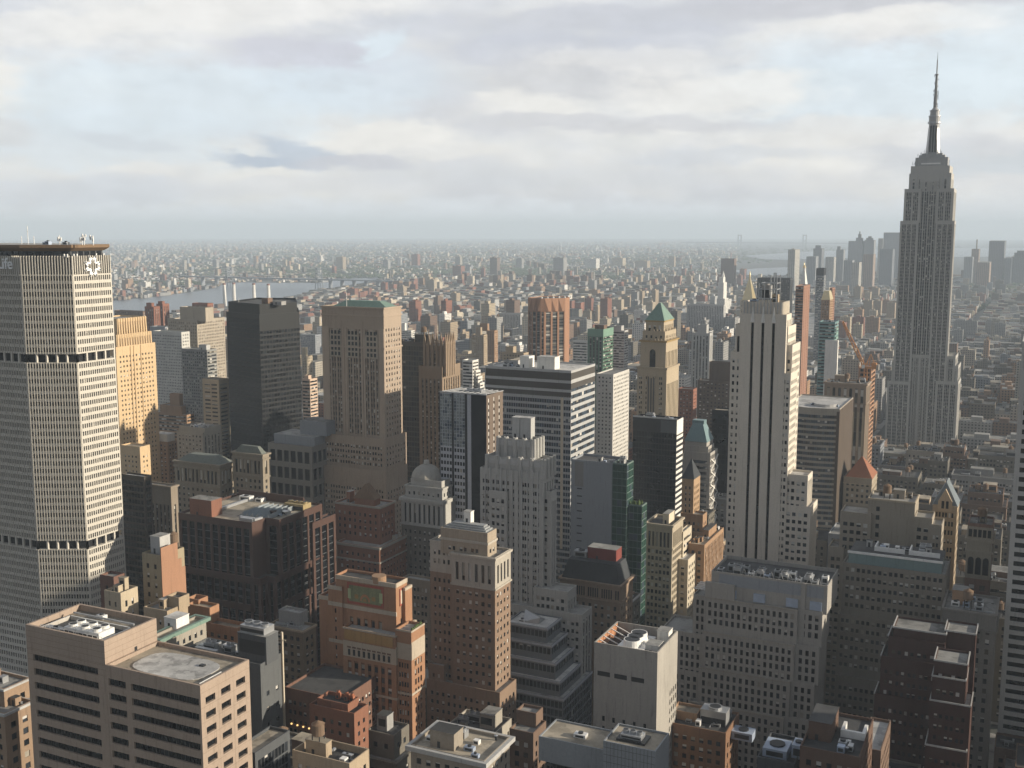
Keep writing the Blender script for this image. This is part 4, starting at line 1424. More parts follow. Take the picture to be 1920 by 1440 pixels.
# ---- stone block with rows of narrow windows and ledges, lower right of centre
def ledge_block():
    b = Bld('office_building', 'broad grey stone block with many narrow windows between three sloping ledges', 'building', 'the broad grey block with ledges', px_min=5)
    wl = wall_mat('grey_tan_precast', (.33, .31, .28), var=.1, streak=.6)
    Y = 455.0
    fh = 3.72
    s = dict(bay=2.62, win=((.24, .76),), fh=fh, wz=(.12, .80), dep=.55, edge=.9, glass='shade')
    tiers = [(1290, 1516, 1545, 1355), (1310, 1526, 1547, 1287), (1317, 1535, 1549, 1217), (1322, 1541, 1551, 1150)]
    prev = 0
    for i, (xl, xc, xr, yt) in enumerate(tiers):
        Yk = Y + i * 1.7
        r = R(Yk, xl, xc, xr, yt, 20)
        x0, x1, y0, y1, z = r
        xs = x0 + (x1 - x0) * .80
        P = [(x0, y0), (xs, y0), (xs, y0 + 1.6), (x1, y0 + 1.6), (x1, y1), (x0, y1)]
        b.poly(P, prev, z, [style(top=1.4, **s), None, style(top=1.4, **s), None, None, None], wl, 'grey', .6)
        led = b.part('sloping_ledge')
        led.polys([(x0 - .3, y0 - 1.2, prev + .2), (x1 + .1, y0 + .4, prev + .2), (x1 + .1, y0 + 2.0, prev + 1.6), (x0 - .3, y0 + .02, prev + 1.6)], [[0, 1, 2, 3]], wl) if False else led.box(x0, xs + .1, y0 - .25, y0 + .1, z - .55, z + .03, W['stone'])
        prev = z - .8
    left = R(Y + 7, 1240, 1318, None, 1190, 16)
    b.k = 0
    b.prev = None
    b.tier(Y + 3.5, 1225, 1312, None, 1262, style(top=1.4, **s), None, wl, z0=0, dmin=20)
    b.prev = None
    b.tier(Y + 6, 1240, 1318, None, 1190, style(top=1.4, **s), None, wl, z0=0, dmin=20)
    b.prev = None
    lw = b.tier(Y + 9, 1300, 1326, None, 1118, style(top=1.4, **s), None, wl, z0=0, dmin=14)
    pg = b.part('pergola')
    for i in range(5):
        y = lw[2] + 1 + i * 2.4
        pg.bar((lw[0], y, lw[4] + 2.6), (lw[1], y, lw[4] + 2.6), .5, MET['white'])
    # plant storeys on top
    top = R(Y + 7.5, 1334, 1552, 1556, 1099, 26)
    b.poly(rect(top), prev - .5, top[4], [None] * 4, wl, 'dark', 1.6)
    x0, x1, y0, y1, z = top
    lv = b.part('louvre_band')
    lv.box(x0 + (x1 - x0) * .07, x0 + (x1 - x0) * .78, y0 - .12, y0 + .1, z - 5.8, z - .9, W['bluegrey'])
    lv.box(x0 + (x1 - x0) * .83, x0 + (x1 - x0) * .97, y0 - .12, y0 + .1, z - 5.8, z - .9, W['bluegrey'])
    pi = b.part('pilaster')
    pi.box(x0 + (x1 - x0) * .79, x0 + (x1 - x0) * .82, y0 - .6, y0 + .1, 60, z + .05, wl)
    bs = b.part('glazed_bay')
    for t in (.02, .13, .38, .66, .86):
        bs.box(x0 + (x1 - x0) * t, x0 + (x1 - x0) * (t + .1), y0 - .9, y0 + .1, prev + 1.0, prev + 4.6, MET['bluesheet'])
    ph = b.part('lower_parapet')
    ph.box(x0 - 2, x0 + (x1 - x0) * .22, y0 - 2.2, y0 - .95, prev, prev + 7.5, wl)
    for i in range(14):
        xx = x0 + (x1 - x0) * (.04 + .068 * i)
        if i % 3 == 2:
            b.cooler(xx, xx + 3.4, y0 + 3, y0 + 9, z - 1.6, 3.2, 2)
        else:
            b.unit(xx, y0 + 2 + (i % 2) * 5, z - 1.6, 2.6, 3.5, 2.2 + (i % 2))
    tr = b.part('roof_steelwork')
    for i in range(9):
        xx = x0 + (x1 - x0) * (.25 + .08 * i)
        tr.bar((xx, y0 + 2, z - 1.5), (xx + 1.4, y0 + 2, z + 2.2), .25, MET['steel'])
        tr.bar((xx + 1.4, y0 + 2, z + 2.2), (xx + 2.8, y0 + 2, z - 1.5), .25, MET['steel'])
    b.done()


ledge_block()


# ---- tall stone tower with three black stripes
def striped_tower():
    b = Bld('art_deco_tower', 'tall pale stone tower with three black vertical stripes up its front', 'skyscraper', 'the stone tower with three black stripes', px_min=5)
    wl = wall_mat('warm_limestone', (.66, .60, .51), var=.08, streak=.35)
    Y = 545.0
    z0 = 0
    main = R(Y, 1388, 1475, 1483, 590, 12)
    X0, X1, _, _, z = main
    w = X1 - X0
    # front with three tall slots
    fs = ((.245, .305), (.47, .53), (.70, .76))
    slot = style('strip', bay=w, win=fs, fh=3.7, wz=(.06, .7), dep=.8, edge=0.0, top=4.5, glass='curtain', sp=W['black'])
    b.poly(rect(main), 0, z, [slot, style('strip', bay=3, win=((.3, .7),), fh=3.7, wz=(.1, .7), top=3), None, None], wl, 'grey')
    cap = b.part('stripe_cap')
    for a, c in fs:
        x = X0 + w * (a + c) / 2
        cap.frustum([(x - 1.0, Y - .3), (x + 1.0, Y - .3), (x + 1.0, Y + .3), (x - 1.0, Y + .3)], z - 4.2, [(x - .1, Y - .2), (x + .1, Y - .2), (x + .1, Y + .2), (x - .1, Y + .2)], z + 3.5, W['white'])
    cr = R(Y + 1.0, 1393, 1468, 1480, 567, 14)
    b.poly(rect(cr), z - 2, cr[4], [None] * 4, wl, 'dark', 1.5)
    fl = b.part('crown_rib')
    for i in range(12):
        x = cr[0] + (cr[1] - cr[0]) * (i + .5) / 12
        fl.box(x - .28, x + .28, cr[2] - .3, cr[2] + .1, z - .5, cr[4] + .05, W['greylt'])
    for i in range(6):
        y = cr[2] + (cr[3] - cr[2]) * (i + .5) / 6
        fl.box(cr[1] - .1, cr[1] + .35, y - .45, y + .45, z - 2, cr[4] + .05, wl)
    # left shoulders
    p1 = style(bay=10, win=((.12, .36), (.62, .86)), fh=3.75, wz=(.22, .72), edge=.4, top=2.5)
    b.k = 0
    for xl, yt, dy, st in ((1379, 608, 1.6, style('strip', bay=8, win=((.3, .75),), fh=3.7, wz=(.06, .7), dep=.6, edge=.2, top=6, glass='curtain', sp=W['black'])), (1370, 660, .5, dict(p1, bay=6.2))):
        r = R(Y + dy, xl, 1391, None, yt, 16)
        b.poly(rect(r), 0, r[4], [st, None, None, None], wl, 'grey')
    # right shoulders step down towards the sunlit side
    for xc, xr, yt, dy, n in ((1478, 1493, 613, 3, 1), (1486, 1501, 647, 3.6, 1)):
        r = R(Y + dy, 1467, xc, xr, yt, 10)
        b.poly(rect(r), 0, r[4], [dict(p1, bay=5.4, win=((.12, .40), (.56, .84)), edge=.3), style(bay=3.0, win=((.25, .75),), fh=3.75, wz=(.2, .74), edge=.6, top=3), None, None], wl, 'grey')
    r = R(Y + .3, 1466, 1483, None, 700, 16)
    b.poly(rect(r), 0, r[4], [dict(p1, bay=5.2, win=((.12, .40), (.56, .84)), edge=.2), style(bay=3.0, win=((.25, .75),), fh=3.75, wz=(.2, .74), edge=.6, top=3), None, None], wl, 'grey')
    for xc, xr, yt, dy in ((1515, 1524, 892, 1.4), (1520, 1533, 951, .6)):
        r = R(Y + dy, 1470, xc, xr, yt, 10)
        b.poly(rect(r), 0, r[4], [dict(p1, bay=5.0, win=((.1, .4), (.58, .88)), edge=.8), style('strip', bay=2.6, win=((.25, .75),), fh=3.75, wz=(.1, .7), edge=.6, top=3), None, None], wl, 'pale')
    # open steel plant on the roof
    Xa, Xb, Ya, Yb, Z = cr
    fr = b.part('roof_frame')
    wx = Xb - Xa
    for zz in (Z + 1.5, Z + 6.0, Z + 9.0):
        k = .36 + (.06 if zz > Z + 7 else 0)
        for (p, q) in (((Xa + wx * k, Ya + 3), (Xa + wx * .80, Ya + 3)), ((Xa + wx * .80, Ya + 3), (Xa + wx * .80, Ya + 11)), ((Xa + wx * k, Ya + 3), (Xa + wx * k, Ya + 11)), ((Xa + wx * k, Ya + 11), (Xa + wx * .8, Ya + 11))):
            fr.bar((*p, zz), (*q, zz), .35, MET['steel'])
    for k in (.36, .5, .65, .8):
        for y in (Ya + 3, Ya + 11):
            fr.bar((Xa + wx * k, y, Z - 2), (Xa + wx * k, y, Z + (13 if k > .6 else 9)), .4, MET['steel'])
    b.cooler(Xa + wx * .42, Xa + wx * .62, Ya + 4, Ya + 10, Z + 1.5, 6.5, 2, W['grey'])
    b.unit(Xa + wx * .12, Ya + 4, Z - 1.5, 4, 3, 2.2)
    b.unit(Xa + wx * .68, Ya + 4, Z - 1.5, 3, 3, 5, W['tan'])
    b.done()


striped_tower()

# ---- black and silver pair of curtain-wall strips
def silver_tower():
    b = Bld('office_tower', 'slim black tower with silver glass strips and a brown and white striped side', 'skyscraper', 'the black tower with silver strips', px_min=5)
    Y = 535.0
    r = R(Y, 824, 912, 943, 742)
    x0, x1, y0, y1, z = r
    wx = x1 - x0
    side = style('strip', bay=(y1 - y0 - 1) / 3, win=((.28, .46),), fh=3.7, wz=(0, .4), dep=.3, edge=.5, top=2, glass='office', sp=W['white'])
    b.poly(rect(r), 0, z, [None, side, None, None], wall_mat('brown_black_panel', (.15, .115, .09), var=.08), 'dark', 1.5)
    fr = b.part('black_cladding')
    for a, c in ((0, .015), (.27, .31), (.55, .60), (.685, 1.0)):
        fr.box(x0 + wx * a, x0 + wx * c, y0 - .5, y0 + .1, 30, z + .02, W['black'])
    gl = style(bay=1.55, win=((.05, .95),), fh=1.85, wz=(.04, .96), dep=.08, edge=.05, top=.3, glass='mirror')
    gl2 = style(bay=2.0, win=((.12, .88),), fh=3.75, wz=(.36, .92), dep=.2, edge=.05, top=.4, glass='office')
    for a, c in ((.015, .27), (.31, .55), (.60, .685)):
        facade(b.wall, b.panes, (x0 + wx * a, y0 - .35), (x0 + wx * c, y0 - .35), z - 30, z, gl, W['silver'])
        facade(b.wall, b.panes, (x0 + wx * a, y0 - .33), (x0 + wx * c, y0 - .33), 0, z - 30, dict(gl2, bay=(c - a) * wx / max(1, round((c - a) * wx / 2))), W['silver'])
    rl = b.part('roof_grille')
    for i in range(9):
        rl.bar((x0 + wx * i / 9, y0 + .5, z + .3), (x0 + wx * i / 9 + 4, y1 - 1, z + .3), .4, MET['steel'])
    rl.bar((x0, y0 + .3, z + .4), (x1, y0 + .3, z + .4), .6, MET['steel'])
    b.cooler(x0 + wx * .4, x0 + wx * .75, y0 + 8, y0 + 13, z - 1.5, 2.5, 3)
    b.done()


silver_tower()

# ---- broad banded slab behind it
def banded_slab():
    b = Bld('office_tower', 'broad slab with dark and white bands of windows and a sunlit west end', 'skyscraper', 'the broad banded slab', px_min=5)
    wl = wall_mat('white_spandrel_glass', (.46, .46, .45), var=.05, rough=.4)
    Y = 622.0
    r = R(Y, 910, 1071, 1116, 695)
    n = style('ribbon', bay=1.6, win=((0, 1),), fh=3.85, wz=(.0, .62), dep=.18, edge=.3, top=17, glass='blue', mull=1.6, sp=W['bluegrey'])
    s = style('ribbon', bay=1.6, win=((0, 1),), fh=4.3, wz=(.0, .55), dep=.3, edge=.3, top=9, glass='blue', mull=3.0)
    x0, x1, y0, y1, z = r
    b.poly(rect(r), 0, z, [n, s, None, None], wl, 'pale', 1.0)
    bd = b.part('dark_top_band')
    dk = wall_mat('dark_brown_louvre', (.075, .068, .06), var=.08, rough=.5)
    for zt, h in ((z - 1.6, 4.6), (z - 8.0, 3.9), (z - 13.6, 3.0)):
        bd.box(x0 + .2, x1 + .06, y0 - .06, y0 + .1, zt - h, zt, dk)
        if zt > z - 9:
            bd.box(x1 - .1, x1 + .07, y0 + .0, y1 - .2, zt - h + .5, zt, dk)
    m = b.part('mullion')
    k = int((x1 - x0) / 1.6)
    for i in range(k + 1):
        x = x0 + (x1 - x0) * i / k
        m.box(x - .06, x + .06, y0 - .16, y0 + .02, 60, z - 16, W['silver'])
    rp = b.part('reflection_strip')
    rp.box(x0 + (x1 - x0) * .885, x0 + (x1 - x0) * .915, y0 - .22, y0 + .02, 60, z - 17, W['cream'])
    for xa, xb, h, d_ in ((975, 992, 7, 8), (1007, 1040, 7.5, 7)):
        b.penthouse(x_for(xa, y0 + d_, z), x_for(xb, y0 + d_, z), y0 + d_, y0 + d_ + 8, z - 1, h, W['white'], 'pale')
    b.clutter((x0 + 2, x0 + (x1 - x0) * .38, y0 + 4, y1 - 2), z - 1, 8, None, W['greylt'])
    b.done()


banded_slab()

# ---- grey party wall with green glass
b = Bld('glass_tower', 'grey blank wall beside green glass, rising next to the grey deco tower', 'skyscraper', 'the grey wall with green glass', px_min=5)
Y = 560
r = R(Y, 1071, 1148, None, 868, 18)
b.poly(rect(r), 0, r[4], [None] * 4, W['bluegrey'], 'dark', 1.2)
pj = b.part('slot_window')
for i in range(9):
    zz = z_for(917 + i * 14, r[0] + 8, Y)
    pj.box(r[0] + 3.6, r[0] + 6.6, Y - .05, Y + .1, zz - .35, zz + .35, MET['dark'])
pj2 = b.part('cladding_panel', 'brownish panel near the top')
pj2.box(r[0] + 2.2, r[0] + 7.4, Y - .04, Y + .1, r[4] - 15, r[4] - 1, wall_mat('grey_brown_cladding', (.215, .21, .20), var=.05))
gg = style(bay=2.6, win=((.03, .97),), fh=3.9, wz=(.03, .93), dep=.1, edge=.1, top=.6, glass='green')
gm = wall_mat('green_grey_mullion', (.14, .19, .17), var=.05, rough=.4)
r2 = R(Y + .1, 1148.5, 1176, 1188, 870, 8)
b.poly(rect(r2), 0, r2[4], [gg, gg, None, None], gm, 'dark', 1.2)
r3 = R(Y + 3, 1172, 1204, 1213, 948, 8)
b.poly(rect(r3), 0, r3[4], [gg, gg, None, None], gm, 'dark', 1.0)
pl = b.part('planter')
for i in range(14):
    pl.cyl(b.rng.uniform(r3[0] + 1, r3[1] - 1), b.rng.uniform(r3[2] + 1, r3[3] - 1), r3[4] - 1.1, r3[4] + b.rng.uniform(.3, 1.6), .9, .3, MET['leaf'], 6)
b.clutter((r2[0] - 12, r2[1] - 1, r[2] + 1, r2[3] - 1), r2[4] - 1.2, 9, None, W['greylt'], False)
b.done()
# ================================================================== the other towers one can name by their looks
def T(Y, xl, xc, xr, yt, N=None, W=None, **k):
    return dict(Y=Y, xl=xl, xc=xc, xr=xr, yt=yt, N=N, W=W, **k)


def hip(b, r, z, ztop, mat, inset_x=.5, inset_y=.5, over=.5, name='pyramid_roof'):
    x0, x1, y0, y1 = r[:4]
    cx, cy = (x0 + x1) / 2, (y0 + y1) / 2
    hx, hy = (x1 - x0) / 2 * (1 - inset_x * 2) if inset_x < .5 else .15, (y1 - y0) / 2 * (1 - inset_y * 2) if inset_y < .5 else .15
    a = b.part(name)
    a.frustum([(x0 - over, y0 - over), (x1 + over, y0 - over), (x1 + over, y1 + over), (x0 - over, y1 + over)], z,
              [(cx - hx, cy - hy), (cx + hx, cy - hy), (cx + hx, cy + hy), (cx - hx, cy + hy)], ztop, mat)
    return cx, cy


# ---- sunlit tan tower with ribbed crown, beside the pale slab
b = Bld('art_deco_tower', 'sunlit golden tan tower with rows of buttresses round its crown', 'skyscraper', 'the golden ribbed-crown tower')
wl = wall_mat('golden_buff_brick', (.56, .41, .245), var=.06)
s = style(bay=3.3, win=((.3, .7),), fh=3.7, wz=(.25, .68), edge=2.5, top=6)
r = b.tier(626, 150, 217, 291, 651, s, s, wl)
r2 = b.tier(628, 160, 218, 284, 628, s, dict(s, top=14), wl)
r3 = b.tier(630, 170, 219, 274, 598, s, dict(s, top=30), wl)
for q, zt, zb, n, ww in ((r3, r3[4] + .2, r3[4] - 15, 12, 1.2), (r2, r2[4] + .1, r2[4] - 15, 14, 1.0)):
    for i in range(n):
        f = b.part('crown_buttress')
        y = q[2] + (q[3] - q[2]) * (i + .5) / n
        f.frustum([(q[1] - .3, y - .65), (q[1] + ww, y - .65), (q[1] + ww, y + .65), (q[1] - .3, y + .65)], zb, [(q[1] - .6, y - .5), (q[1] + ww * .4, y - .5), (q[1] + ww * .4, y + .5), (q[1] - .6, y + .5)], zt, wl)
    dk = b.part('crown_recess')
    for i in range(n - 1):
        y = q[2] + (q[3] - q[2]) * (i + 1) / n
        dk.box(q[1] - .1, q[1] + .05, y - .28, y + .28, zb + 2, zt - 3, W['brownbrick'])
pi = b.part('pilaster')
for k in (.36, .44, .62):
    y = r[2] + (r[3] - r[2]) * k
    pi.box(r[1] - .1, r[1] + .5, y - .5, y + .5, 40, r[4] - .5, wl)
low = R(612, 226, 262, 281, 838)
b.poly(rect(low), 0, low[4], [s, s, None, None], wl, 'tan')
b.done()

# ---- black glass tower turned to the street corner
b = Bld('office_tower', 'black glass tower standing alone, its roof edge faceted, turned to the camera', 'skyscraper', 'the black glass tower')
zt = at_y(485, 590, 700)[2]
zt2 = at_y(485, 570, 703)[2]
def corner(px, Y):
    return (x_for(px, Y, zt), Y)
P = [corner(424, 716), corner(486, 700), corner(561, 738), corner(559, 780), (corner(424, 716)[0] - 12, 770)]
bk = style(bay=1.9, win=((.04, .96),), fh=3.9, wz=(.05, .95), dep=.06, edge=.2, top=4, glass='curtain')
bk2 = style('ribbon', bay=3, win=((0, 1),), fh=3.9, wz=(.38, .98), dep=.12, edge=.3, top=13, glass='curtain', mull=3)
b.poly(P, 0, zt, [bk, bk2, None, None, None], wall_mat('black_granite_glass', (.010, .0105, .011), var=.05, rough=.55), 'dark', 1)
Q = inset(P, 1.6)
b.poly(Q, zt - 1.5, zt2, [None] * 5, wall_mat('black_granite_glass', (.010, .0105, .011)), 'dark', 1.4)
b.penthouse(Q[1][0] - 4, Q[1][0] + 2, Q[1][1] + 8, Q[1][1] + 14, zt2 - 1, 5, W['brownbrick'])
b.penthouse(Q[1][0] + 4, Q[1][0] + 12, Q[1][1] + 12, Q[1][1] + 18, zt2 - 1, 2.5, W['grey'])
b.mast(Q[0][0] + 6, Q[0][1] + 6, zt2 - 1, 4)
b.done()

# ---- big tan tower with green hipped roof
b = Bld('art_deco_tower', 'broad tan brick tower with arched top windows and low green copper roof', 'skyscraper', 'the tan tower with low green roof')
wl = wall_mat('tan_grey_brick', (.385, .305, .235), var=.08)
s = style(bay=4.3, win=((.10, .40), (.56, .86)), fh=3.72, wz=(.2, .74), edge=2.0, top=12, dep=.35)
sv = style('strip', bay=4.5, win=((.10, .38), (.52, .80)), fh=3.72, wz=(.12, .70), edge=2.6, top=15, dep=.5, sp=wall_mat('tan_spandrel', (.19, .15, .115)))
sw = style(bay=3.4, win=((.3, .7),), fh=3.72, wz=(.2, .72), edge=1.2, top=13, dep=.4)
b.tier(614, 584, 724, 764, 884, s, sw, wl, z0=0)
low = b.tier(617, 592, 722, 762, 823, dict(s, top=5), dict(sw, top=5), wl)
r = b.tier(622, 603, 719, 752, 577, sv, sw, wl)
x0, x1, y0, y1, z = r
w = x1 - x0
d = b.part('pilaster')
for k in (0, .085, .33, .37, .63, .67, .915):
    d.box(x0 + w * k, x0 + w * (k + .085 if k in (0, .915) else k + .03), y0 - .35, y0 + .1, 60, z - 14, wl)
for k in (.12, .40, .70):
    a = b.part('arched_bay')
    xa, xb = x0 + w * k, x0 + w * (k + .2)
    n = 10
    xm, rr = (xa + xb) / 2, (xb - xa) / 2
    zc = z - 22
    a.polys([(xa, y0 - .25, z - 34), (xb, y0 - .25, z - 34)] + [(xm + rr * math.cos(math.pi * i / n), y0 - .25, zc + rr * 1.5 * math.sin(math.pi * i / n)) for i in range(n + 1)], [list(range(n + 3))], wall_mat('pale_carved_stone', (.38, .32, .25)))
    g = b.part('arched_window')
    for j in range(3):
        xw = xa + (xb - xa) * (.14 + .28 * j)
        for f in range(5):
            g.box(xw, xw + (xb - xa) * .17, y0 - .32, y0 - .2, z - 33 + f * 3.6, z - 30.6 + f * 3.6, G['dark'])
b.band(r, z - 27.5, 1.0, .5, wl)
b.band(r, z - 6.2, .9, .5, wl)
b.band(r, z - 1.1, 1.0, .7, wl)
hr = [x_for(622, y0 + 5, z), x_for(726, y0 + 5, z), y0 + 5, y1 - 2]
hip(b, hr, z - .9, z + 3.4, MET['copper'], .2, .3)
b.mast(x_for(650, y0 + 4, z), y0 + 4, z, 9)
b.clutter((x0 + 1, x0 + 6, y0 + 1, y1 - 1), z - 1, 3, None, W['brownbrick'])
b.done()

# ---- pinnacled gothic tower
b = Bld('gothic_tower', 'brown stone tower crowned with a row of pointed pinnacles', 'skyscraper', 'the pinnacled brown tower')
wl = wall_mat('brown_stone', (.27, .20, .14), var=.08)
vs = style('strip', bay=3.6, win=((.28, .72),), fh=3.7, wz=(.15, .62), edge=1.4, top=9, dep=.6, sp=W['darkstone'])
b.tier(688, 785, 829, 863, 688, vs, vs, wl)
r = b.tier(690, 796, 835, 851, 648, dict(vs, top=4, bay=4.2), dict(vs, top=4, bay=3.4), wl)
x0, x1, y0, y1, z = r
for i in range(6):
    for (x, y) in ((x0 + (x1 - x0) * i / 5, y0), (x1, y0 + (y1 - y0) * i / 5)):
        if i == 0 and y == y0 and x == x1:
            continue
        a = b.part('pinnacle')
        a.frustum([(x - .9, y - .9), (x + .9, y - .9), (x + .9, y + .9), (x - .9, y + .9)], z - 22, [(x - .8, y - .8), (x + .8, y - .8), (x + .8, y + .8), (x - .8, y + .8)], z + 1.0, wl)
        a.frustum([(x - .95, y - .95), (x + .95, y - .95), (x + .95, y + .95), (x - .95, y + .95)], z + 1.0, [(x - .04, y - .04), (x + .04, y - .04), (x + .04, y + .04), (x - .04, y + .04)], z + 9.5, wl)
sh = b.part('shoulder_pinnacle')
q = b.tiers[0][0]
b.done()

box_tower('office_tower', 'dark bronze glass slab between the green-roofed tower and the pinnacled tower', 'the dark bronze slab',
          [T(708, 740, 800, None, 642, style(bay=2.2, win=((.06, .94),), fh=3.8, wz=(.1, .9), dep=.08, edge=.2, glass='bronze'), None, roof='dark', dmin=20)], wall_mat('dark_bronze', (.075, .062, .05), var=.05, rough=.5), 'skyscraper', clutter=3)

# ---- twin-stepped tower with green pyramid
b = Bld('art_deco_tower', 'slender tan tower topped by a green copper pyramid, sunlit on its right side', 'skyscraper', 'the green-pyramid tower')
wl = wall_mat('tan_limestone', (.40, .33, .235), var=.07)
s = style(bay=7.4, win=((.05, .19), (.23, .37), (.62, .77), (.81, .96)), fh=3.7, wz=(.2, .72), edge=.8, top=34)
s = style(bay=5.2, win=((.1, .3), (.36, .56)), fh=3.7, wz=(.2, .72), edge=1.0, top=26)
sw = style('strip', bay=3.2, win=((.28, .72),), fh=3.7, wz=(.2, .72), edge=.8, top=12, dep=.5)
m = b.tier(770, 1195, 1250, 1273, 690, dict(s, top=6), sw, wl)
r = b.tier(772, 1201, 1249, 1271, 640, dict(s, top=30), dict(sw, top=8), wl)
r1 = b.tier(774, 1205, 1247, 1268, 622, style(bay=3.4, win=((.3, .7),), fh=4, top=2), style(bay=3.4, win=((.3, .7),), fh=4, top=2), wl)
r2 = b.tier(776, 1211, 1245, 1263, 601, style(bay=3.4, win=((.25, .7),), fh=6, wz=(.1, .8), top=2.5), style(bay=2.6, win=((.25, .7),), fh=6, wz=(.1, .8), top=2.5), wl)
hip(b, r2, r2[4] - .3, r2[4] + 12, MET['copper'], .44, .44)
b.band(r, r[4] - 1, 1.2, .9, wall_mat('ochre_cornice', (.36, .25, .11)))
b.band(m, m[4] - 1.5, 1.5, .6, wl)
b.band(r2, r2[4] - 1.2, 1.0, .5, wall_mat('ochre_cornice', (.36, .25, .11)))
x0, x1, y0, y1, z = r
ar = b.part('arched_window')
xm = (x0 + x1) / 2 - .3
n = 8
ar.polys([(xm - 2.2, y0 - .12, z - 22), (xm + 2.2, y0 - .12, z - 22)] + [(xm + 2.2 * math.cos(math.pi * i / n), y0 - .12, z - 9 + 2.8 * math.sin(math.pi * i / n)) for i in range(n + 1)], [list(range(n + 3))], G['dark'])
md = b.part('dark_centre_strip')
md.box(xm - 3.0, xm + 3.0, m[2] - .1, m[2] + .1, 60, m[4] - 8, W['spandrel'])
mu = b.part('pier')
for k in (-3, -1.0, 1.0, 3):
    mu.box(xm + k - .35, xm + k + .35, m[2] - .4, m[2] + .1, 60, m[4] - 6, wl)
rng = b.rng
for q, n in ((r1, 7), (r, 8)):
    for i in range(n):
        for x, y in ((q[0] + (q[1] - q[0]) * (i + .5) / n, q[2] + .5), (q[1] - .5, q[2] + (q[3] - q[2]) * (i + .5) / n)):
            a = b.part('parapet_finial')
            a.cyl(x, y, q[4] - .2, q[4] + 1.6, .6, .2, wl, 6)
b.done()

# ---- black slab with white striped end
b = Bld('office_tower', 'black box tower with a narrow white striped side, in front of the green-pyramid tower', 'skyscraper', 'the black box with striped side')
wl = wall_mat('black_spandrel', (.024, .025, .027), var=.05, rough=.3)
kk = style(bay=2.0, win=((.05, .95),), fh=3.9, wz=(.08, .92), dep=.06, edge=.3, top=9, glass='curtain')
r = R(700, 1187, 1269, 1281, 788, 9)
b.poly(rect(r), 0, r[4], [kk, None, None, None], wl, 'dark', 1.2)
x0, x1, y0, y1, z = r
for i in range(34):
    a = b.part('white_band')
    zz = z - 13 - i * 3.9
    if zz < 40:
        break
    a.box(x1 - .05, x1 + .12, y0 + .1, y1 - .1, zz, zz + 2.0, W['white'])
a = b.part('white_band')
a.box(x1 - .05, x1 + .13, y0 + .1, y1 - .1, z - 10, z - .2, W['white'])
a = b.part('roof_rim')
a.box(x0, x1, y0 + .4, y0 + 1.2, z + .01, z + .9, MET['steel'])
a = b.part('louvre')
a.box(x0 + (x1 - x0) * .64, x1 - .3, y0 - .06, y0 + .05, z - 9, z - .6, W['darkgrey'])
b.clutter((x0 + 1, x1 - 1, y0 + 2, y1 - 1), z - 1.2, 4, None, W['greylt'], False)
b.done()

# ---- blue-green pyramid with white lattice side
b = Bld('office_tower', 'tower with blue-green truncated pyramid roof and white lattice sunlit side', 'skyscraper', 'the blue-green pyramid tower')
wl = wall_mat('pale_warm_panel', (.40, .375, .34), var=.05)
sr = style('ribbon', bay=3, win=((.05, .9),), fh=4.0, wz=(.3, .85), dep=.3, edge=.4, top=5, glass='blue', mull=3)
lat = style(bay=2.6, win=((.15, .85),), fh=3.9, wz=(.1, .85), dep=.4, edge=.3, top=1.5, glass='office')
b.tier(742, 1282, 1332, 1346, 850, dict(sr, win=((.3, .9),)), lat, wl)
b.tier(744, 1283, 1328, 1339, 838, sr, lat, wl)
r = b.tier(745, 1284, 1325, 1337, 829, sr, lat, wl)
hip(b, r, r[4] - .3, r[4] + 12, MET['bluecopper'], .27, .27, .4)
a = b.part('roof_lantern')
cx, cy = (r[0] + r[1]) / 2, (r[2] + r[3]) / 2
a.box(cx - 4.2, cx + 4.2, cy - 3.5, cy + 3.5, r[4] + 11.5, r[4] + 14, MET['bluecopper'])
q = b.tiers[0]
qx = max(p[0] for p in q[0])
qy0, qy1 = min(p[1] for p in q[0]), max(p[1] for p in q[0])
for i in range(9):
    a = b.part('lattice_brace')
    za = q[2] - 4 - i * 9
    a.bar((qx + .25, qy0 + .5, za), (qx + .25, qy1 - .5, za - 8.5), .8, W['white'])
    a.bar((qx + .3, qy1 - .5, za), (qx + .3, qy0 + .5, za - 8.5), .8, W['white'])
b.done()

# ---- dark slate pyramid, sunlit right side
b = Bld('apartment_tower', 'narrow brown tower with dark pyramid roof and sunlit tan side', 'building', 'the narrow dark-pyramid tower')
s = style(bay=3.2, win=((.3, .7),), fh=3.6, top=4)
b.tier(632, 1270, 1322, 1335, 1000, s, s, W['terracotta'])
b.tier(636, 1276, 1318, 1323, 966, s, s, W['terracotta'], dmin=9)
r = b.tier(640, 1279, 1301, 1313, 898, s, s, wall_mat('tan_brown_brick', (.38, .26, .16)))
hip(b, r, r[4] - .3, r[4] + 11, MET['slate'], .5, .5, .3)
b.done()
box_tower('brick_building', 'low tan building with sunlit tan side, at the foot of the dark-pyramid tower', 'the low tan building by the dark-pyramid tower',
          [T(612, 1290, 1321, 1357, 1022, P1, style('strip', bay=3, win=((.25, .75),), fh=3.7, top=2.5), roof='tan')], W['terracotta'])
box_tower('brick_building', 'cream building with sunlit side, right of the tan arcaded block', 'the cream sunlit building',
          [T(596, 1270, 1290, 1308, 1050, P1, P1, roof='pale'), T(602, 1272, 1281, 1297, 998, P1, style('ribbon', bay=3, win=((.05, .95),), fh=4, wz=(.3, .75)), roof='pale')], W['cream'])

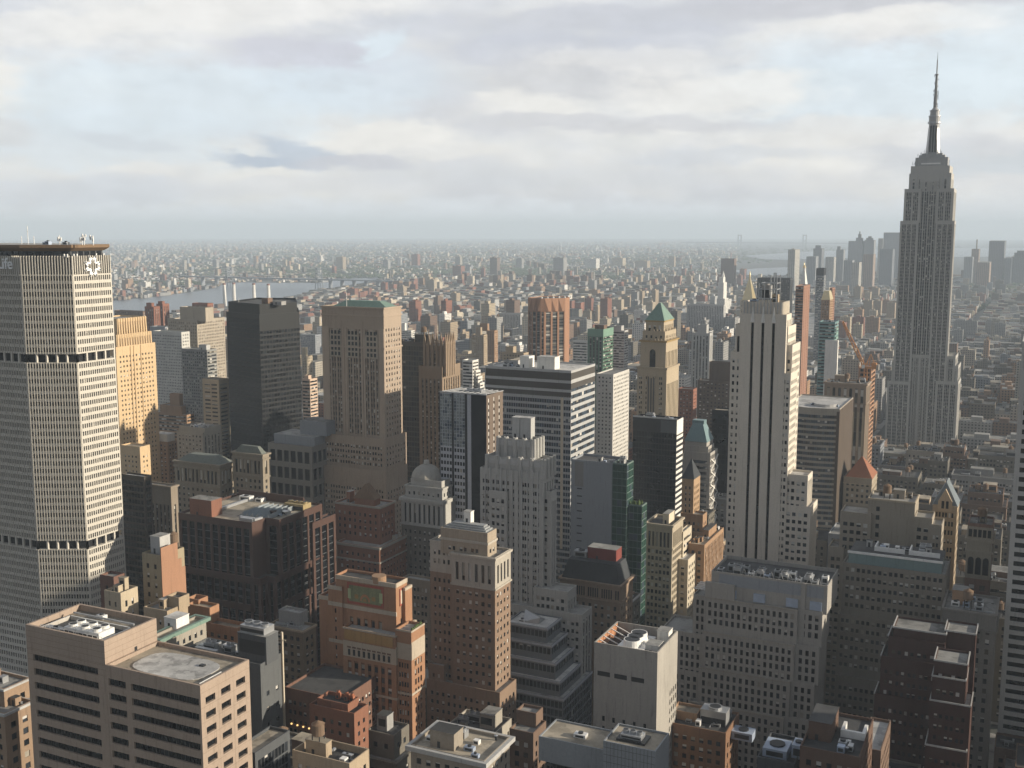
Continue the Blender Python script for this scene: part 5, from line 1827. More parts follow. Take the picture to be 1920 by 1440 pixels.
b = Bld('office_building', 'light tan stone block with tall top windows and cluttered roof, sunlit side', 'building', 'the tan block with tall top windows', px_min=5)
wl = wall_mat('light_tan_stone', (.43, .37, .28), var=.08)
Yo = 584
r = R(Yo, 1211, 1261, 1281, 985)
x0, x1, y0, y1, z = r
lowst, topst = style(bay=4.4, win=((.08, .42), (.55, .89)), fh=3.9, wz=(.2, .8), edge=1.0, top=.3, dep=.45), style(bay=2.1, win=((.2, .78),), fh=9, wz=(.02, .98), edge=1.2, top=4.5, dep=.6)
b.poly(rect(r), 0, z - 14, [lowst, dict(lowst, bay=4.0), None, None], wl, None)
b.poly(rect((x0 - .05, x1 + .05, y0 - .05, y1)), z - 14, z, [topst, topst, None, None], wl, 'dark', 1.2)
b.band(r, z - 1.2, 1.1, .8, wl)
b.band(r, z - 14.4, .8, .5, wl)
b.penthouse(x0 + 8, x1 - 4, y0 + 6, y1 - 4, z - 1.2, 5.5, W['cream'])
b.clutter((x0 + 1, x1 - 1, y0 + 1, y0 + 6), z - 1.2, 8, None, wl, False)
b.done()

# ---- curved banded building right of the striped tower
b = Bld('office_tower', 'curved slab with green glass and pale bands, dark blank west end', 'skyscraper', 'the curved banded slab')
wl = wall_mat('pale_band_stone', (.34, .305, .255), var=.05)
Yc = 772
r = R(Yc, 1470, 1573, 1600, 768)
x0, x1, y0, y1, z = r
n = 9
P = [(x0 + (x1 - x0) * t, y0 + 5.0 * (1 - math.sin(math.pi * (.12 + .76 * t)))) for t in np.linspace(0, 1, n)]
sr = style('ribbon', bay=3, win=((0, 1),), fh=3.75, wz=(.0, .58), dep=.35, edge=.03, top=3.2, glass='blue', mull=1.8, sp=W['spandrel'])
b.poly(P + [(x1, y1), (x0, y1)], 0, z, [sr] * (n - 1) + [None, None, None], wl, 'pale', .8)
dk = b.part('dark_end_wall')
dk.box(x1 - .02, x1 + .2, P[-1][1] + .05, y1, 0, z - .9, wall_mat('dark_brown_granite', (.085, .065, .05)))
dk.box(x1 - 5.5, x1 + .18, P[-1][1] - .5, P[-1][1] + .6, 0, z - 2, wall_mat('dark_brown_granite', (.085, .065, .05)))
for i in range(5):
    b.unit(x1 - 22 + i * 4, y0 + 16 + (i % 2) * 6, z - .8, 3, 3, 1.2)
b.part('roof_screen').cyl(x1 - 12, y0 + 18, z - .8, z + 1.2, 8, 8, W['greylt'], 18)
b.done()

# ---- tower with columns and a sunlit west face behind it
b = Bld('office_tower', 'brown tower with tall columned top and sunlit right face, under the orange crane', 'building', 'the columned brown tower')
wl = wall_mat('brown_grey_stone', (.30, .235, .18), var=.08)
b.tier(872, 1546, 1625, 1632, 720, style('strip', bay=4.2, win=((.25, .75),), fh=11, wz=(.0, .92), top=4, dep=.6, edge=1), style('strip', bay=3.2, win=((.25, .75),), fh=3.7, top=3), wl, dmin=16)
r = b.prev
b.band(r, r[4] - 1.5, 1.4, .9, wl)
b.band(r, r[4] - 16, .8, .5, wl)
ph = b.part('colonnade')
for i in range(9):
    x = r[0] + (r[1] - r[0]) * (i + .5) / 9
    ph.box(x - .5, x + .5, r[2] - .5, r[2] + .1, r[4] - 52, r[4] - 22, W['tanlt'])
b.clutter((r[0] + 2, r[1] - 2, r[2] + 2, r[3] - 1), r[4] - 1, 6, 1, wl)
b.done()

# ---- red pyramid
b = Bld('office_building', 'tan block with bright red-orange tiled pyramid roof', 'building', 'the red-pyramid block')
s = style(bay=3.6, win=((.25, .75),), fh=4.0, top=3)
r = b.tier(792, 1582, 1635, 1645, 898, s, s, wall_mat('tan_stone_light', (.33, .28, .21)), dmin=16)
hip(b, [r[0] + 1, r[1], r[2] + .5, r[3] - 1], r[4] - .5, r[4] + 12.5, MET['redtile'], .47, .47, .3)
b.band(r, r[4] - 4.8, .6, .3, W['tanlt'])
b.done()

# ---- light stone group at the lower right
b = Bld('office_building', 'pale tan block with a large blank central wall and windowed wings', 'building', 'the pale block with blank wall', px_min=5)
wl = wall_mat('pale_tan_brick', (.31, .27, .215), var=.08)
s = style(bay=5.2, win=((.08, .40), (.58, .9)), fh=3.8, wz=(.22, .72), edge=1.0, top=4)
b.tier(536, 1553, 1582, None, 1027, s, None, wl, z0=0, dmin=14)
b.prev = None
b.tier(538, 1745, 1766, 1768, 985, s, s, wl, z0=0, dmin=14)
b.prev = None
b.tier(538.5, 1714, 1748, 1751, 972, s, s, wl, z0=0, dmin=14)
b.prev = None
b.tier(539, 1576, 1634, None, 964, s, None, wl, z0=0, dmin=16)
b.prev = None
r = b.tier(541, 1628, 1716, 1721, 942, style(bay=40, win=((.42, .46),), fh=4, top=60), None, wl, z0=0, dmin=18)
x0, x1, y0, y1, z = r
a = b.part('slot_window')
for k, n in ((.22, 9), (.93, 3)):
    for i in range(n):
        xx = x0 + (x1 - x0) * k
        zz = z - 6 - i * 4.2 - (38 if k > .5 else 0)
        a.box(xx - .8, xx + .8, y0 - .06, y0 + .1, zz, zz + 2.2, G['dark'])
b.band(r, z - .9, .8, .25, W['tanlt'])
for k in (.15, .30, .48):
    for j in (0, 1):
        g = b.part('side_window')
b.clutter((x0 + 1, x1 - 1, y0 + 2, y1 - 1), z - 1, 4, 1, wl)
b.done()

b = Bld('chateau_tower', 'tan stone tower with steep blue-grey gabled roof and dormer', 'building', 'the gabled chateau tower')
wl = wall_mat('warm_tan_stone', (.38, .30, .21), var=.08)
s = style(bay=3.4, win=((.12, .42), (.58, .88)), fh=4.3, wz=(.2, .75), top=2.5)
r = b.tier(566, 1749, 1795, 1797, 950, s, s, wl, dmin=16)
x0, x1, y0, y1, z = r
a = b.part('gabled_roof')
cx = (x0 + x1) / 2
a.polys([(x0 - .3, y0 + .5, z - .5), (x1 + .3, y0 + .5, z - .5), (x1 + .3, y1, z - .5), (x0 - .3, y1, z - .5), (cx, y0 + 3, z + 11), (cx, y1 - 2, z + 11)], [[0, 1, 4], [1, 2, 5, 4], [2, 3, 5], [3, 0, 4, 5]], wall_mat('blue_grey_slate', (.17, .20, .22)))
g = b.part('dormer')
g.polys([(cx - 3.2, y0 - .3, z - 3), (cx + 3.2, y0 - .3, z - 3), (cx + 3.2, y0 - .3, z + 2), (cx, y0 - .3, z + 8), (cx - 3.2, y0 - .3, z + 2), (cx + 3.2, y0 + 5, z + 2), (cx, y0 + 5, z + 8), (cx - 3.2, y0 + 5, z + 2)], [[0, 1, 2, 3, 4], [2, 5, 6, 3], [3, 6, 7, 4]], wl)
g.box(cx - 1.6, cx - .4, y0 - .4, y0 - .2, z - 1.5, z + 2.2, G['dark'])
g.box(cx + .4, cx + 1.6, y0 - .4, y0 - .2, z - 1.5, z + 2.2, G['dark'])
b.done()

b = Bld('office_building', 'broad tan stone building with paired windows and glass penthouse on its roof', 'building', 'the broad tan building with glass penthouse', px_min=5)
wl = wall_mat('grey_tan_stone', (.225, .20, .165), var=.09)
s = style(bay=4.5, win=((.10, .40), (.58, .88)), fh=4.05, wz=(.24, .70), edge=.9, top=3.5, dep=.35)
b.tier(490, 1567, 1780, 1786, 1300, s, s, wl, z0=0, dmin=30)
b.tier(493, 1571, 1777, 1783, 1180, dict(s, top=.6), s, wl, dmin=28)
r = b.tier(496, 1581, 1774, 1778, 1078, dict(s, top=.8), s, wl, dmin=26)
x0, x1, y0, y1, z = r
gp = b.part('glass_penthouse')
gp.box(x0 + 2, x1 - 2, y0 + 1.5, y1 - 4, z - 1.2, z + 4.6, wall_mat('teal_grey_glass', (.16, .22, .22), var=.08, rough=.2), ROOF['dark'])
for i in range(5):
    f = b.part('roof_rim')
    xa = x0 + 1.5 + (x1 - x0 - 3) * i / 5
    f.box(xa, xa + (x1 - x0 - 3) / 5 - .1, y0 + 1.2, y0 + 1.7, z + 4.2 + .01 * i, z + 5.2, MET['white'])
a = b.part('roof_frame')
for k in (.28, .62):
    a.box(x0 + (x1 - x0) * k, x0 + (x1 - x0) * (k + .3), y0 + 8, y0 + 8.6, z + 4.6, z + 6.6, MET['white'])
    a.box(x0 + (x1 - x0) * k, x0 + (x1 - x0) * k + .6, y0 + 8.6, y1 - 8, z + 4.6, z + 6.6, MET['white'])
b.clutter((x0 + 6, x1 - 6, y0 + 9, y1 - 6), z + 4.6, 8, None, W['greylt'], False)
b.done()

b = Bld('office_building', 'classical stone building with carved top storey, left of the white slab with black bands', 'building', 'the carved-top stone building', px_min=5)
wl = wall_mat('cool_grey_stone', (.21, .195, .175), var=.09)
s = style(bay=3.6, win=((.3, .7),), fh=4.2, wz=(.22, .76), edge=1, top=6)
r = b.tier(478, 1768, 1868, 1871, 1152, s, s, wl, dmin=24)
b.band(r, r[4] - 8, 1.0, .8, wl)
b.band(r, r[4] - 1, .9, .5, wl)
b.clutter((r[0] + 1, r[1] - 1, r[2] + 1, r[3] - 1), r[4] - 1, 9, 1, W['terracotta'])
b.done()

b = Bld('office_building', 'narrow tan and red tower with arched top windows', 'building', 'the narrow arched tower', px_min=5)
wl = wall_mat('tan_trim_stone', (.28, .245, .19))
s = style(bay=4.2, win=((.25, .75),), fh=4.2, wz=(.2, .8), edge=.8, top=27)
r = b.tier(520, 1815, 1862, 1865, 985, s, s, wall_mat('dull_red_brown_brick', (.20, .12, .09)), dmin=14)
x0, x1, y0, y1, z = r
a = b.part('stone_top')
a.box(x0 - .1, x1 + .1, y0 - .15, y0 + .1, z - 25, z - 1.4, wl)
b.band(r, z - 8, 1.2, .9, wl)
b.band(r, z - 13, .8, .6, wl)
for i in range(3):
    g = b.part('arched_window')
    xm = x0 + (x1 - x0) * (.2 + .3 * i)
    g.polys([(xm - 1.2, y0 - .25, z - 23), (xm + 1.2, y0 - .25, z - 23)] + [(xm + 1.2 * math.cos(math.pi * j / 6), y0 - .25, z - 16.5 + 1.4 * math.sin(math.pi * j / 6)) for j in range(7)], [list(range(9))], G['dark'])
for i in range(5):
    g = b.part('top_window')
    xm = x0 + (x1 - x0) * (.12 + .19 * i)
    g.box(xm - .7, xm + .7, y0 - .25, y0, z - 6, z - 2.6, G['dark'])
b.clutter((x0 + 1, x1 - 1, y0 + 1, y1 - 1), z - 1, 5, 1, wl)
b.done()

# ---- white slab with black bands at the right edge
b = Bld('office_tower', 'white slab with wide black window bands, cut by the right edge of the view', 'skyscraper', 'the white slab with black bands', px_min=5)
Yg = 505.0
xe = x_for(1894, Yg, 130)
zg = z_for(640, xe, Yg)
b.poly([(xe, Yg), (xe + 55, Yg), (xe + 55, Yg + 40), (xe, Yg + 40)], 0, zg, [style('ribbon', bay=6, win=((0, 1),), fh=4.05, wz=(.12, .66), dep=.7, edge=2.0, top=3, glass='curtain', mull=6), None, None, None], wall_mat('white_travertine', (.42, .41, .39), var=.05), 'pale')
b.done()

# ---- dark red stepped building lower right
b = Bld('apartment_building', 'dark red brick stepped building with white parapet ledges and grey roofs', 'building', 'the dark red stepped building', px_min=5)
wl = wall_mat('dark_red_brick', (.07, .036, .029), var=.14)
s = style(bay=4.3, win=((.12, .38), (.56, .82)), fh=4.2, wz=(.26, .66), edge=1.0, top=4)
Yr = 440
def ledge(r, n='white_ledge'):
    a = b.part(n)
    x0, x1, y0, y1, z = r[:5]
    a.box(x0 - .25, x1 + .25, y0 - .25, y0 + .15, z - .25, z + .35, W['greylt'])
    a.box(x0 - .25, x0 + .15, y0 + .16, y1, z - .25, z + .352, W['greylt'])
    a.box(x1 - .15, x1 + .25, y0 + .16, y1, z - .25, z + .351, W['greylt'])
for yt, xl, dy in ((1322, 1640, 0), (1248, 1652, 2), (1208, 1666, 4)):
    r = R(Yr + dy, xl, 1772, None, yt, 18)
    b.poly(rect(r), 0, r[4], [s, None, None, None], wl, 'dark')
    a = b.part('white_ledge')
    a.box(r[0] - .3, r[0] + .1, r[2] - .3, r[2] + 12, r[4] - .2, r[4] + .35, W['greylt'])
r = R(Yr + 6, 1675, 1774, 1790, 1190)
r[3] = r[2] + 14
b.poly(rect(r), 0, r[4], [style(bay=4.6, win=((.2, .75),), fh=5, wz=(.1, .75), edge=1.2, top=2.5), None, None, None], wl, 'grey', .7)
ledge(r)
e = R(Yr + 9, 1772, 1830, 1833, 1190)
e[3] = e[2] + 13
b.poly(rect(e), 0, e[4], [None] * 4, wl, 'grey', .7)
ledge(e)
b.clutter((e[0] + 1, e[1] - 4, e[2] - 4, e[2] + 12), e[4] - .6, 8, None, W['darkred'])
fr = None
for yt, xl, xc, dy in ((1340 + 70, 1735, 1812, -4), (1325, 1744, 1820, -2), (1277, 1748, 1811, 0), (1247, 1752, 1814, 2)):
    r = R(Yr - 16 + dy, xl, xc, None, yt, 14)
    b.poly(rect(r), 0, r[4], [style(bay=4.3, win=((.10, .38), (.56, .84)), fh=4.2, wz=(.26, .66), edge=1.2, top=3.5), None, None, None], wl, 'grey', .7)
    ledge(r)
b.done()

# ---- granite office block with sawtooth skylights, left of centre
b = Bld('office_building', 'dark brown granite block with notched corner, sawtooth skylights on its roof', 'building', 'the brown granite block', px_min=5)
wl = wall_mat('brown_granite', (.085, .05, .04), var=.07, rough=.5)
Yb = 428
rr = R(Yb, 334, 499, 604, 984)
x0, x1, y0, y1, z = rr
gs = style('strip', bay=5.0, win=((.13, .87),), fh=3.9, wz=(.04, .93), dep=.7, edge=1.2, top=3.6, glass='curtain', sp=W['darkgrey'])
gw = dict(gs, bay=6.0)
nx = x_for(472, y0, z)
nd = y_for(524, x1, z)
P = [(x0, y0), (nx, y0), (nx, nd), (x1, nd), (x1, y1), (x0, y1)]
b.poly(P, z - 46, z, [gs, None, gs, gw, None, None], wl, 'tan', 1.3)
P2 = [(x0, y0), (nx + (x1 - nx) * .5, y0), (nx + (x1 - nx) * .5, (y0 + nd) / 2), (x1, (y0 + nd) / 2), (x1, y1), (x0, y1)]
b.poly(P2, 0, z - 28, [gs, gs, gs, gw, None, None], wl, 'dark', 1.0)
b.band(P2, z - 29.2, 1.0, .15, wl)
ext = R(Yb + 26, 560, x_for(0, 0, 0) if False else 605, 629, 987)
ex = [x1 - 4, x1 + .8, y1 - 10, y_for(629, x1 + .8, z - 6), z - 8]
b.poly(rect(ex), 0, ex[4], [None, gw, None, None], wl, 'dark', 1.0)
lp = R(Yb + 3, 324, 345, None, 1080, 30)
b.poly(rect(lp), 0, lp[4], [gs, None, None, None], wl, 'dark', 1.0)
zr = z - 1.3
for i in range(6):
    a = b.part('sawtooth_skylight')
    xa = x0 + (nx - x0) * .62 + i * 3.1
    a.polys([(xa, y0 + 12, zr), (xa + 3, y0 + 12, zr), (xa + 3, y0 + 12, zr + 2.6), (xa, y1 - 14, zr), (xa + 3, y1 - 14, zr), (xa + 3, y1 - 14, zr + 2.6)], [[0, 1, 2], [0, 2, 5, 3], [1, 4, 5, 2], [3, 5, 4]], plain_mat('skylight_glass', (.36, .40, .42), .25, .3))
a = b.part('skylight_curb')
a.box(x0 + (nx - x0) * .6, x0 + (nx - x0) * .6 + 20, y0 + 11, y1 - 13, zr - .2, zr + .05, wl)
for (px0, px1, dy, h, m) in ((356, 397, 3, 8.5, W['granite']),):
    b.penthouse(x_for(px0, y0 + dy, z), x_for(px1, y0 + dy, z), y0 + dy, y0 + dy + 8, zr, h, wall_mat('rust_brown_panel', (.22, .105, .07)), 'grey')
b.duct([(nx - 10, y0 + 4), (nx - 2, y0 + 4), (nx - 1, y0 + 9)], zr + 1.2, 1.8)
b.duct([(nx - 13, y0 + 7), (nx - 4, y0 + 7)], zr + 1, 1.5)
b.duct([(x0 + 14, y0 + 12), (x0 + 14, y1 - 10)], zr + 1, 1.4)
b.cooler(x1 - 14, x1 - 2, y1 - 14, y1 - 7, zr, 3.4, 4, wall_mat('ochre_cooling_unit', (.33, .255, .13)))
b.unit(x0 + 8, y1 - 9, zr, 7, 4, 2.5, MET['white'])
b.unit(x0 + 18, y1 - 8, zr, 4, 4, 2, MET['white'])
dsh = b.part('satellite_dish')
dsh.cyl(nx + 4, y0 + 22, zr + 1.5, zr + 2.6, .3, 1.7, MET['white'], 14)
dsh.bar((nx + 4, y0 + 22, zr), (nx + 4, y0 + 22, zr + 1.6), .25, MET['steel'])
b.clutter((nx - 4, x1 - 2, nd + 4, y1 - 16), zr, 5, None, wl, False)
for k in (0, 1):
    a = b.part('roof_parapet')
    a.box(x0 + 3, nx - 1, y1 - 3.2 + k, y1 - 2.6 + k, zr, z + 3 - k, wl)
b.done()

# ---- low grey block between the black tower and the green-roofed tower
b = Bld('office_building', 'grey concrete block with big square windows, left of the green-roofed tower', 'building', 'the grey square-window block')
wl = wall_mat('grey_granite', (.24, .225, .20), var=.06)
Yp = 600
s = style(bay=5.6, win=((.12, .86),), fh=11.5, wz=(.18, .86), dep=.7, edge=1.2, top=2.5, glass='office')
r = b.tier(Yp, 502, 584, 600, 838, s, None, wl, z0=0, dmin=30)
x0, x1, y0, y1, z = r
u = b.part('upper_block')
u.box(x_for(514, y0 + 5, z), x1 - 1, y0 + 5, y1 - 5, z - .8, z + 5.5, W['bluegrey'], ROOF['grey'])
u2 = b.part('upper_block')
u2.box(x_for(563, y0 + 12, z), x1 + 4, y0 + 12, y1 - 2, z + 5.4, z + 15, W['bluegrey'], ROOF['grey'])
mu = b.part('window_mullion')
b.done()

# ---- classical hotel blocks left
b = Bld('office_building', 'broad brown-grey classical building with arcaded upper storeys and hipped wings', 'building', 'the arcaded classical building')
wl = wall_mat('brown_grey_limestone', (.275, .235, .18), var=.08)
Yh = 552
s = style(bay=3.7, win=((.28, .72),), fh=3.9, wz=(.22, .74), top=17, edge=1.5)
ar = style(bay=3.1, win=((.2, .8),), fh=9, wz=(.02, .98), top=4.5, edge=1.5, dep=.7)
for xl, xc, xr, yt in ((327, 411, 441, 872), (436, 492, 504, 852)):
    r = R(Yh + (0 if xl < 400 else 7), xl, xc, xr, yt)
    x0, x1, y0, y1, z = r
    b.poly(rect(r), 0, z - 15, [style(bay=3.7, win=((.28, .72),), fh=3.9, top=1), style(bay=3.7, win=((.28, .72),), fh=3.9, top=1), None, None], wl, None)
    b.poly(rect((x0 - .1, x1 + .1, y0 - .1, y1)), z - 15, z, [ar, dict(ar, bay=3.6), None, None], wl, 'grey', .6)
    b.band(r, z - 4, 1.0, .7, wl)
    b.band(r, z - 1, 1.0, 1.1, wl)
    b.band(r, z - 15.6, .8, .5, wl)
    hip(b, r, z - .6, z + 4.2, wall_mat('grey_green_roof', (.16, .175, .155)), .22, .3, -.8, 'hipped_roof')
    b.clutter((x0 + (x1 - x0) * .3, x1 - (x1 - x0) * .3, y0 + (y1 - y0) * .3, y1 - (y1 - y0) * .3), z + 4.2, 3, None, W['grey'], False)
b.done()
box_tower('office_building', 'dim stone building with tall columns, right of the small black block', 'the columned stone building',
          [T(512, 271, 320, 330, 912, style('strip', bay=3.1, win=((.3, .75),), fh=4, wz=(.1, .7), top=12, dep=.7), None, band=(.8, 1.2))], wall_mat('dim_brown_stone', (.24, .20, .155)), clutter=4)
box_tower('office_building', 'small black glass block at the foot of the pale slab', 'the small black block',
          [T(486, 225, 270, 275, 894, style(bay=2.4, win=((.05, .95),), fh=3.8, wz=(.3, .95), dep=.08, glass='curtain'), None, roof='pale')], wall_mat('dark_brown_panel', (.06, .05, .04)), clutter=2)

# ---- red brick hip-roofed block
b = Bld('brick_building', 'red brick block with brown hipped roof, sunlit on its right side, white trim', 'building', 'the red brick hip-roofed block', px_min=5)
wl = wall_mat('warm_red_brick', (.25, .125, .085), var=.1)
Yy = 492
s = style(bay=3.3, win=((.3, .7),), fh=3.7, wz=(.22, .74), top=3.5)
lo = b.tier(Yy, 632, 711, 766, 1027, s, s, wl, z0=0)
b.band(lo, lo[4] - 1.3, 1.2, .7, W['stone'])
b.band(lo, lo[4] - 9, .8, .5, W['stone'])
md = b.tier(Yy + 8, 628, 712, 740, 951, s, s, wl)
b.band(md, md[4] - 1.0, 1.0, .5, W['stone'])
x0, x1, y0, y1, z = md
ub = R(Yy + 12, 665, 702, 711, 944)
b.poly(rect(ub), z - 2, ub[4] + 2, [s, s, None, None], wl, None)
hip(b, ub, ub[4] + 2, ub[4] + 10, MET['brown'], .5, .22, .6, 'hipped_roof')
b.clutter((x0 + 1, ub[0] - 2, y0 + 2, y1 - 1), z - 1, 5, 1, wl)
for k in range(3):
    a = b.part('dormer')
    a.cyl(lo[1] - 1.2, lo[2] + (lo[3] - lo[2]) * (.55 + .2 * k), lo[4] - 1, lo[4] + 2.5, 1.2, .9, W['stone'], 8)
b.done()

# ---- white classical block with ribbed dome
b = Bld('bank_building', 'white classical building with stepped tiers, colonnade and ribbed dome', 'building', 'the white domed building', px_min=5)
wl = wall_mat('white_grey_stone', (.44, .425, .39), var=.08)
Yd = 500
Yd = 520
s = style(bay=3.2, win=((.3, .7),), fh=4, top=2.2, edge=1.0)
r1 = R(Yd, 752, 830, None, 940, 22)
b.prev = r1
b.poly(rect(r1), r1[4] - 15, r1[4], [style(bay=3.0, win=((.3, .72),), fh=11, wz=(.0, 1.0), top=3.2, dep=.9, edge=1, glass='shade'), None, None, None], wl, 'grey')
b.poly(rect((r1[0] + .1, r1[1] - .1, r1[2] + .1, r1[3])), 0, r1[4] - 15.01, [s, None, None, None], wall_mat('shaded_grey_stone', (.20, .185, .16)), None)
b.band(r1, r1[4] - 15.6, .9, .6, wl)
b.band(r1, r1[4] - 2, 1.8, .9, wl)
r2 = b.tier(Yd + 3, 760, 829, None, 916, s, None, wl, dmin=18)
b.band(r2, r2[4] - 1, .9, .5, wl)
r3 = b.tier(Yd + 5, 770, 828, None, 903, s, None, wl, dmin=15)
dm = b.part('dome')
cx, cy = x_for(800, Yd + 13, r3[4]), Yd + 13
n = 7
rad = abs(x_for(825, Yd + 13, r3[4]) - x_for(775, Yd + 13, r3[4])) / 2
for i in range(n):
    t0, t1 = math.pi / 2 * i / n * .9, math.pi / 2 * (i + 1) / n * .9
    dm.cyl(cx, cy, r3[4] - 1 + rad * .95 * math.sin(t0), r3[4] - 1 + rad * .95 * math.sin(t1), rad * math.cos(t0), rad * math.cos(t1), wall_mat('grey_dome_stone', (.34, .325, .29)), 16)
ln = b.part('lantern')
ln.cyl(cx, cy, r3[4] + rad * .85, r3[4] + rad * .85 + 2, 1.8, 1.5, wl, 8)
b.done()

# ---- bits at the bottom edge
b = Bld('office_building', 'small building clad in bluish glass tiles with a low roof terrace, bottom edge', 'building', 'the bluish tiled building', px_min=5)
wl = wall_mat('blue_grey_tile', (.235, .25, .265), var=.05, rough=.4)
gt = style(bay=1.35, win=((.03, .97),), fh=1.6, wz=(.03, .97), dep=.03, edge=.1, top=2.5, glass='office')
r = b.tier(298, 1131, 1229, 1255, 1409, None, None, wl, z0=0, roof='tan', par=.6)
x0, x1, y0, y1, z = r
j = b.part('tile_joint')
for i in range(1, 14):
    x = x0 + (x1 - x0) * i / 14
    j.box(x - .05, x + .05, y0 - .02, y0 + .05, z - 30, z - .2, W['darkgrey'])
for i in range(12):
    j.box(x0 + .1, x1 - .1, y0 - .021, y0 + .05, z - 2 - i * 2.3, z - 1.88 - i * 2.3, W['darkgrey'])
b.unit(x0 + 3, y0 + 3, z - .6, (x1 - x0) * .55, (y1 - y0) * .45, .7, MET['dark'], 'roof_deck')
b.cooler(x0 + 4, x0 + 4 + (x1 - x0) * .4, y0 + 4, y0 + 8, z + .1, 1.2, 3)
lo = R(304, 1010, 1131.5, None, 1406, 14)
b.poly(rect(lo), lo[4] - 8, lo[4], [None] * 4, wl, 'tan', .5)
b.poly(rect((lo[0] + 3, lo[1], lo[2] + 4, lo[3])), 0, lo[4] - 7.9, [gt, None, None, None], W['darkgrey'], None)
b.unit(lo[1] - 12, lo[2] + 5, lo[4] - .5, 4, 2.5, 1.2)
b.done()
box_tower('brick_building', 'brown brick building with stepped roofs, right of the brown tan tower base', 'the stepped brown brick building',
          [T(330, 955, 1000, 1024, 1375, P1, P1, roof='grey'), T(336, 968, 1005, 1013, 1338, P1, P1, roof='grey', cl=3)], W['brownbrick'], px_min=5)
box_tower('stone_building', 'stone building with projecting cornice and pale flat roof, bottom edge', 'the corniced stone building',
          [T(282, 770, 908, 956, 1427, P1, P1, roof='tan', band=(1.3, 1.6, W['greylt']))], wall_mat('tan_grey_stone_low', (.30, .26, .21)), px_min=5, clutter=6)
box_tower('brick_building', 'tan brick roof with pale parapets in three compartments, bottom edge', 'the tan three-part roof',
          [T(262, 548, 655, 692, 1432, P1, P1, wall=W['tan'], roof='dark', par=2.2)], W['tan'], px_min=5, clutter=4)
box_tower('glass_building', 'low dark glass building with tan roof beside the pinkish block', 'the low dark glass building',
          [T(268, 440, 478, 543, 1412, style(bay=1.8, win=((.06, .94),), fh=3.8, wz=(.1, .95), dep=.1, glass='office'), style(bay=1.8, win=((.06, .94),), fh=3.8, wz=(.1, .95), dep=.1, glass='office'), roof='tan')], W['darkgrey'], px_min=5, clutter=2)
b = Bld('office_building', 'dark grey windowless block with roof machinery and a tall pale mast', 'building', 'the dark grey block', px_min=5)
wl = wall_mat('dark_grey_panel', (.105, .11, .112), var=.08)
r = b.tier(306, 345, 488, 530, 1246, style(bay=9, win=((.4, .55),), fh=7, wz=(.3, .6), top=8, edge=3, glass='shade'), style(bay=6, win=((.35, .65),), fh=6, wz=(.3, .6), top=9, glass='shade'), wl, z0=0, roof='dark')
x0, x1, y0, y1, z = r
b.penthouse(x_for(447, y0 + 3, z), x_for(500, y0 + 3, z), y0 + 3, y1 - 3, z - 1, 10, W['darkgrey'], louvre=True)
b.cooler(x_for(450, y0 + 4, z + 9), x_for(495, y0 + 4, z + 9), y0 + 4, y0 + 10, z + 9.3, 2.4, 3)
b.duct([(x0 + 4, y0 + 2), (x0 + 14, y0 + 2)], z + .2, 1.6)
b.clutter((x0 + 1, x0 + 24, y0 + 3, y1 - 1), z - 1, 9, None, wl, False)
m = b.part('mast')
m.bar((x1 + .3, y1 - .6, 60), (x1 + .3, y1 - .6, z + 8), .7, W['cream'])
m.bar((x1 - 4, y1 - .6, z + 5), (x1 + 2, y1 - .6, z + 5), .3, W['cream'])
b.done()
box_tower('brick_building', 'brown brick building with white roof louvre box, left of the orange mosaic tower', 'the brown brick building with louvre box',
          [T(392, 502, 568, 592, 1183, dict(P1, top=2.5), P1, band=(.5, 1.0, W['tan']), par=1.0, cl=4, big=False), T(398, 522, 562, 572, 1150, style(bay=6, win=((.1, .9),), fh=8, wz=(.2, .8), glass='shade', top=1), None, wall=W['grey'], roof='pale')], wall_mat('olive_brown_brick', (.20, .155, .105)), px_min=5)
# small group of old brick houses in front of the pale slab
b = Bld('apartment_building', 'tan building with a tall blank orange brick side wall catching the sun', 'building', 'the building with blank orange wall', px_min=5)
wl = wall_mat('olive_tan_render', (.33, .28, .19), var=.1)
r = R(332, 266, 301, 345, 1042)
b.poly(rect(r), 0, r[4], [style(bay=4.5, win=((.3, .65),), fh=4, top=3, edge=1), None, None, None], wl, 'grey')
sw_ = b.part('blank_side_wall', 'blank orange brick side wall')
ys = r[3]
for i, (a0, a1, dz) in enumerate(((0, .7, 3.2), (.7, .85, -4), (.85, 1, -8))):
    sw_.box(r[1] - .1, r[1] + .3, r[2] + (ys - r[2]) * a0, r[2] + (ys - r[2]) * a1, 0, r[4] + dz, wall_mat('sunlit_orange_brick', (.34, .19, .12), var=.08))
b.penthouse(r[0] + 1, r[0] + 6, r[2] + 4, r[2] + 10, r[4] - 1, 7, W['greylt'])
b.tank(r[0] + 5, r[2] + 13, r[4] - 1)
b.done()
box_tower('apartment_building', 'tan brick building with dark red north wall, in front of the pale slab', 'the dark red and tan building',
          [T(322, 187, 213, 231, 1082, style(bay=5, win=((.35, .6),), fh=4), style(bay=4, win=((.3, .65),), fh=4), wall=W['granite'], cl=2)], W['granite'], px_min=5)
box_tower('apartment_building', 'tan stone building with arched window, sunlit, between brick neighbours', 'the tan arched-window building',
          [T(314, 195, 226, 258, 1112, style(bay=4, win=((.3, .6),), fh=4), style(bay=3.4, win=((.3, .65),), fh=4.2, wz=(.2, .8)), cl=3, tank=0)], W['tanlt'], px_min=5)
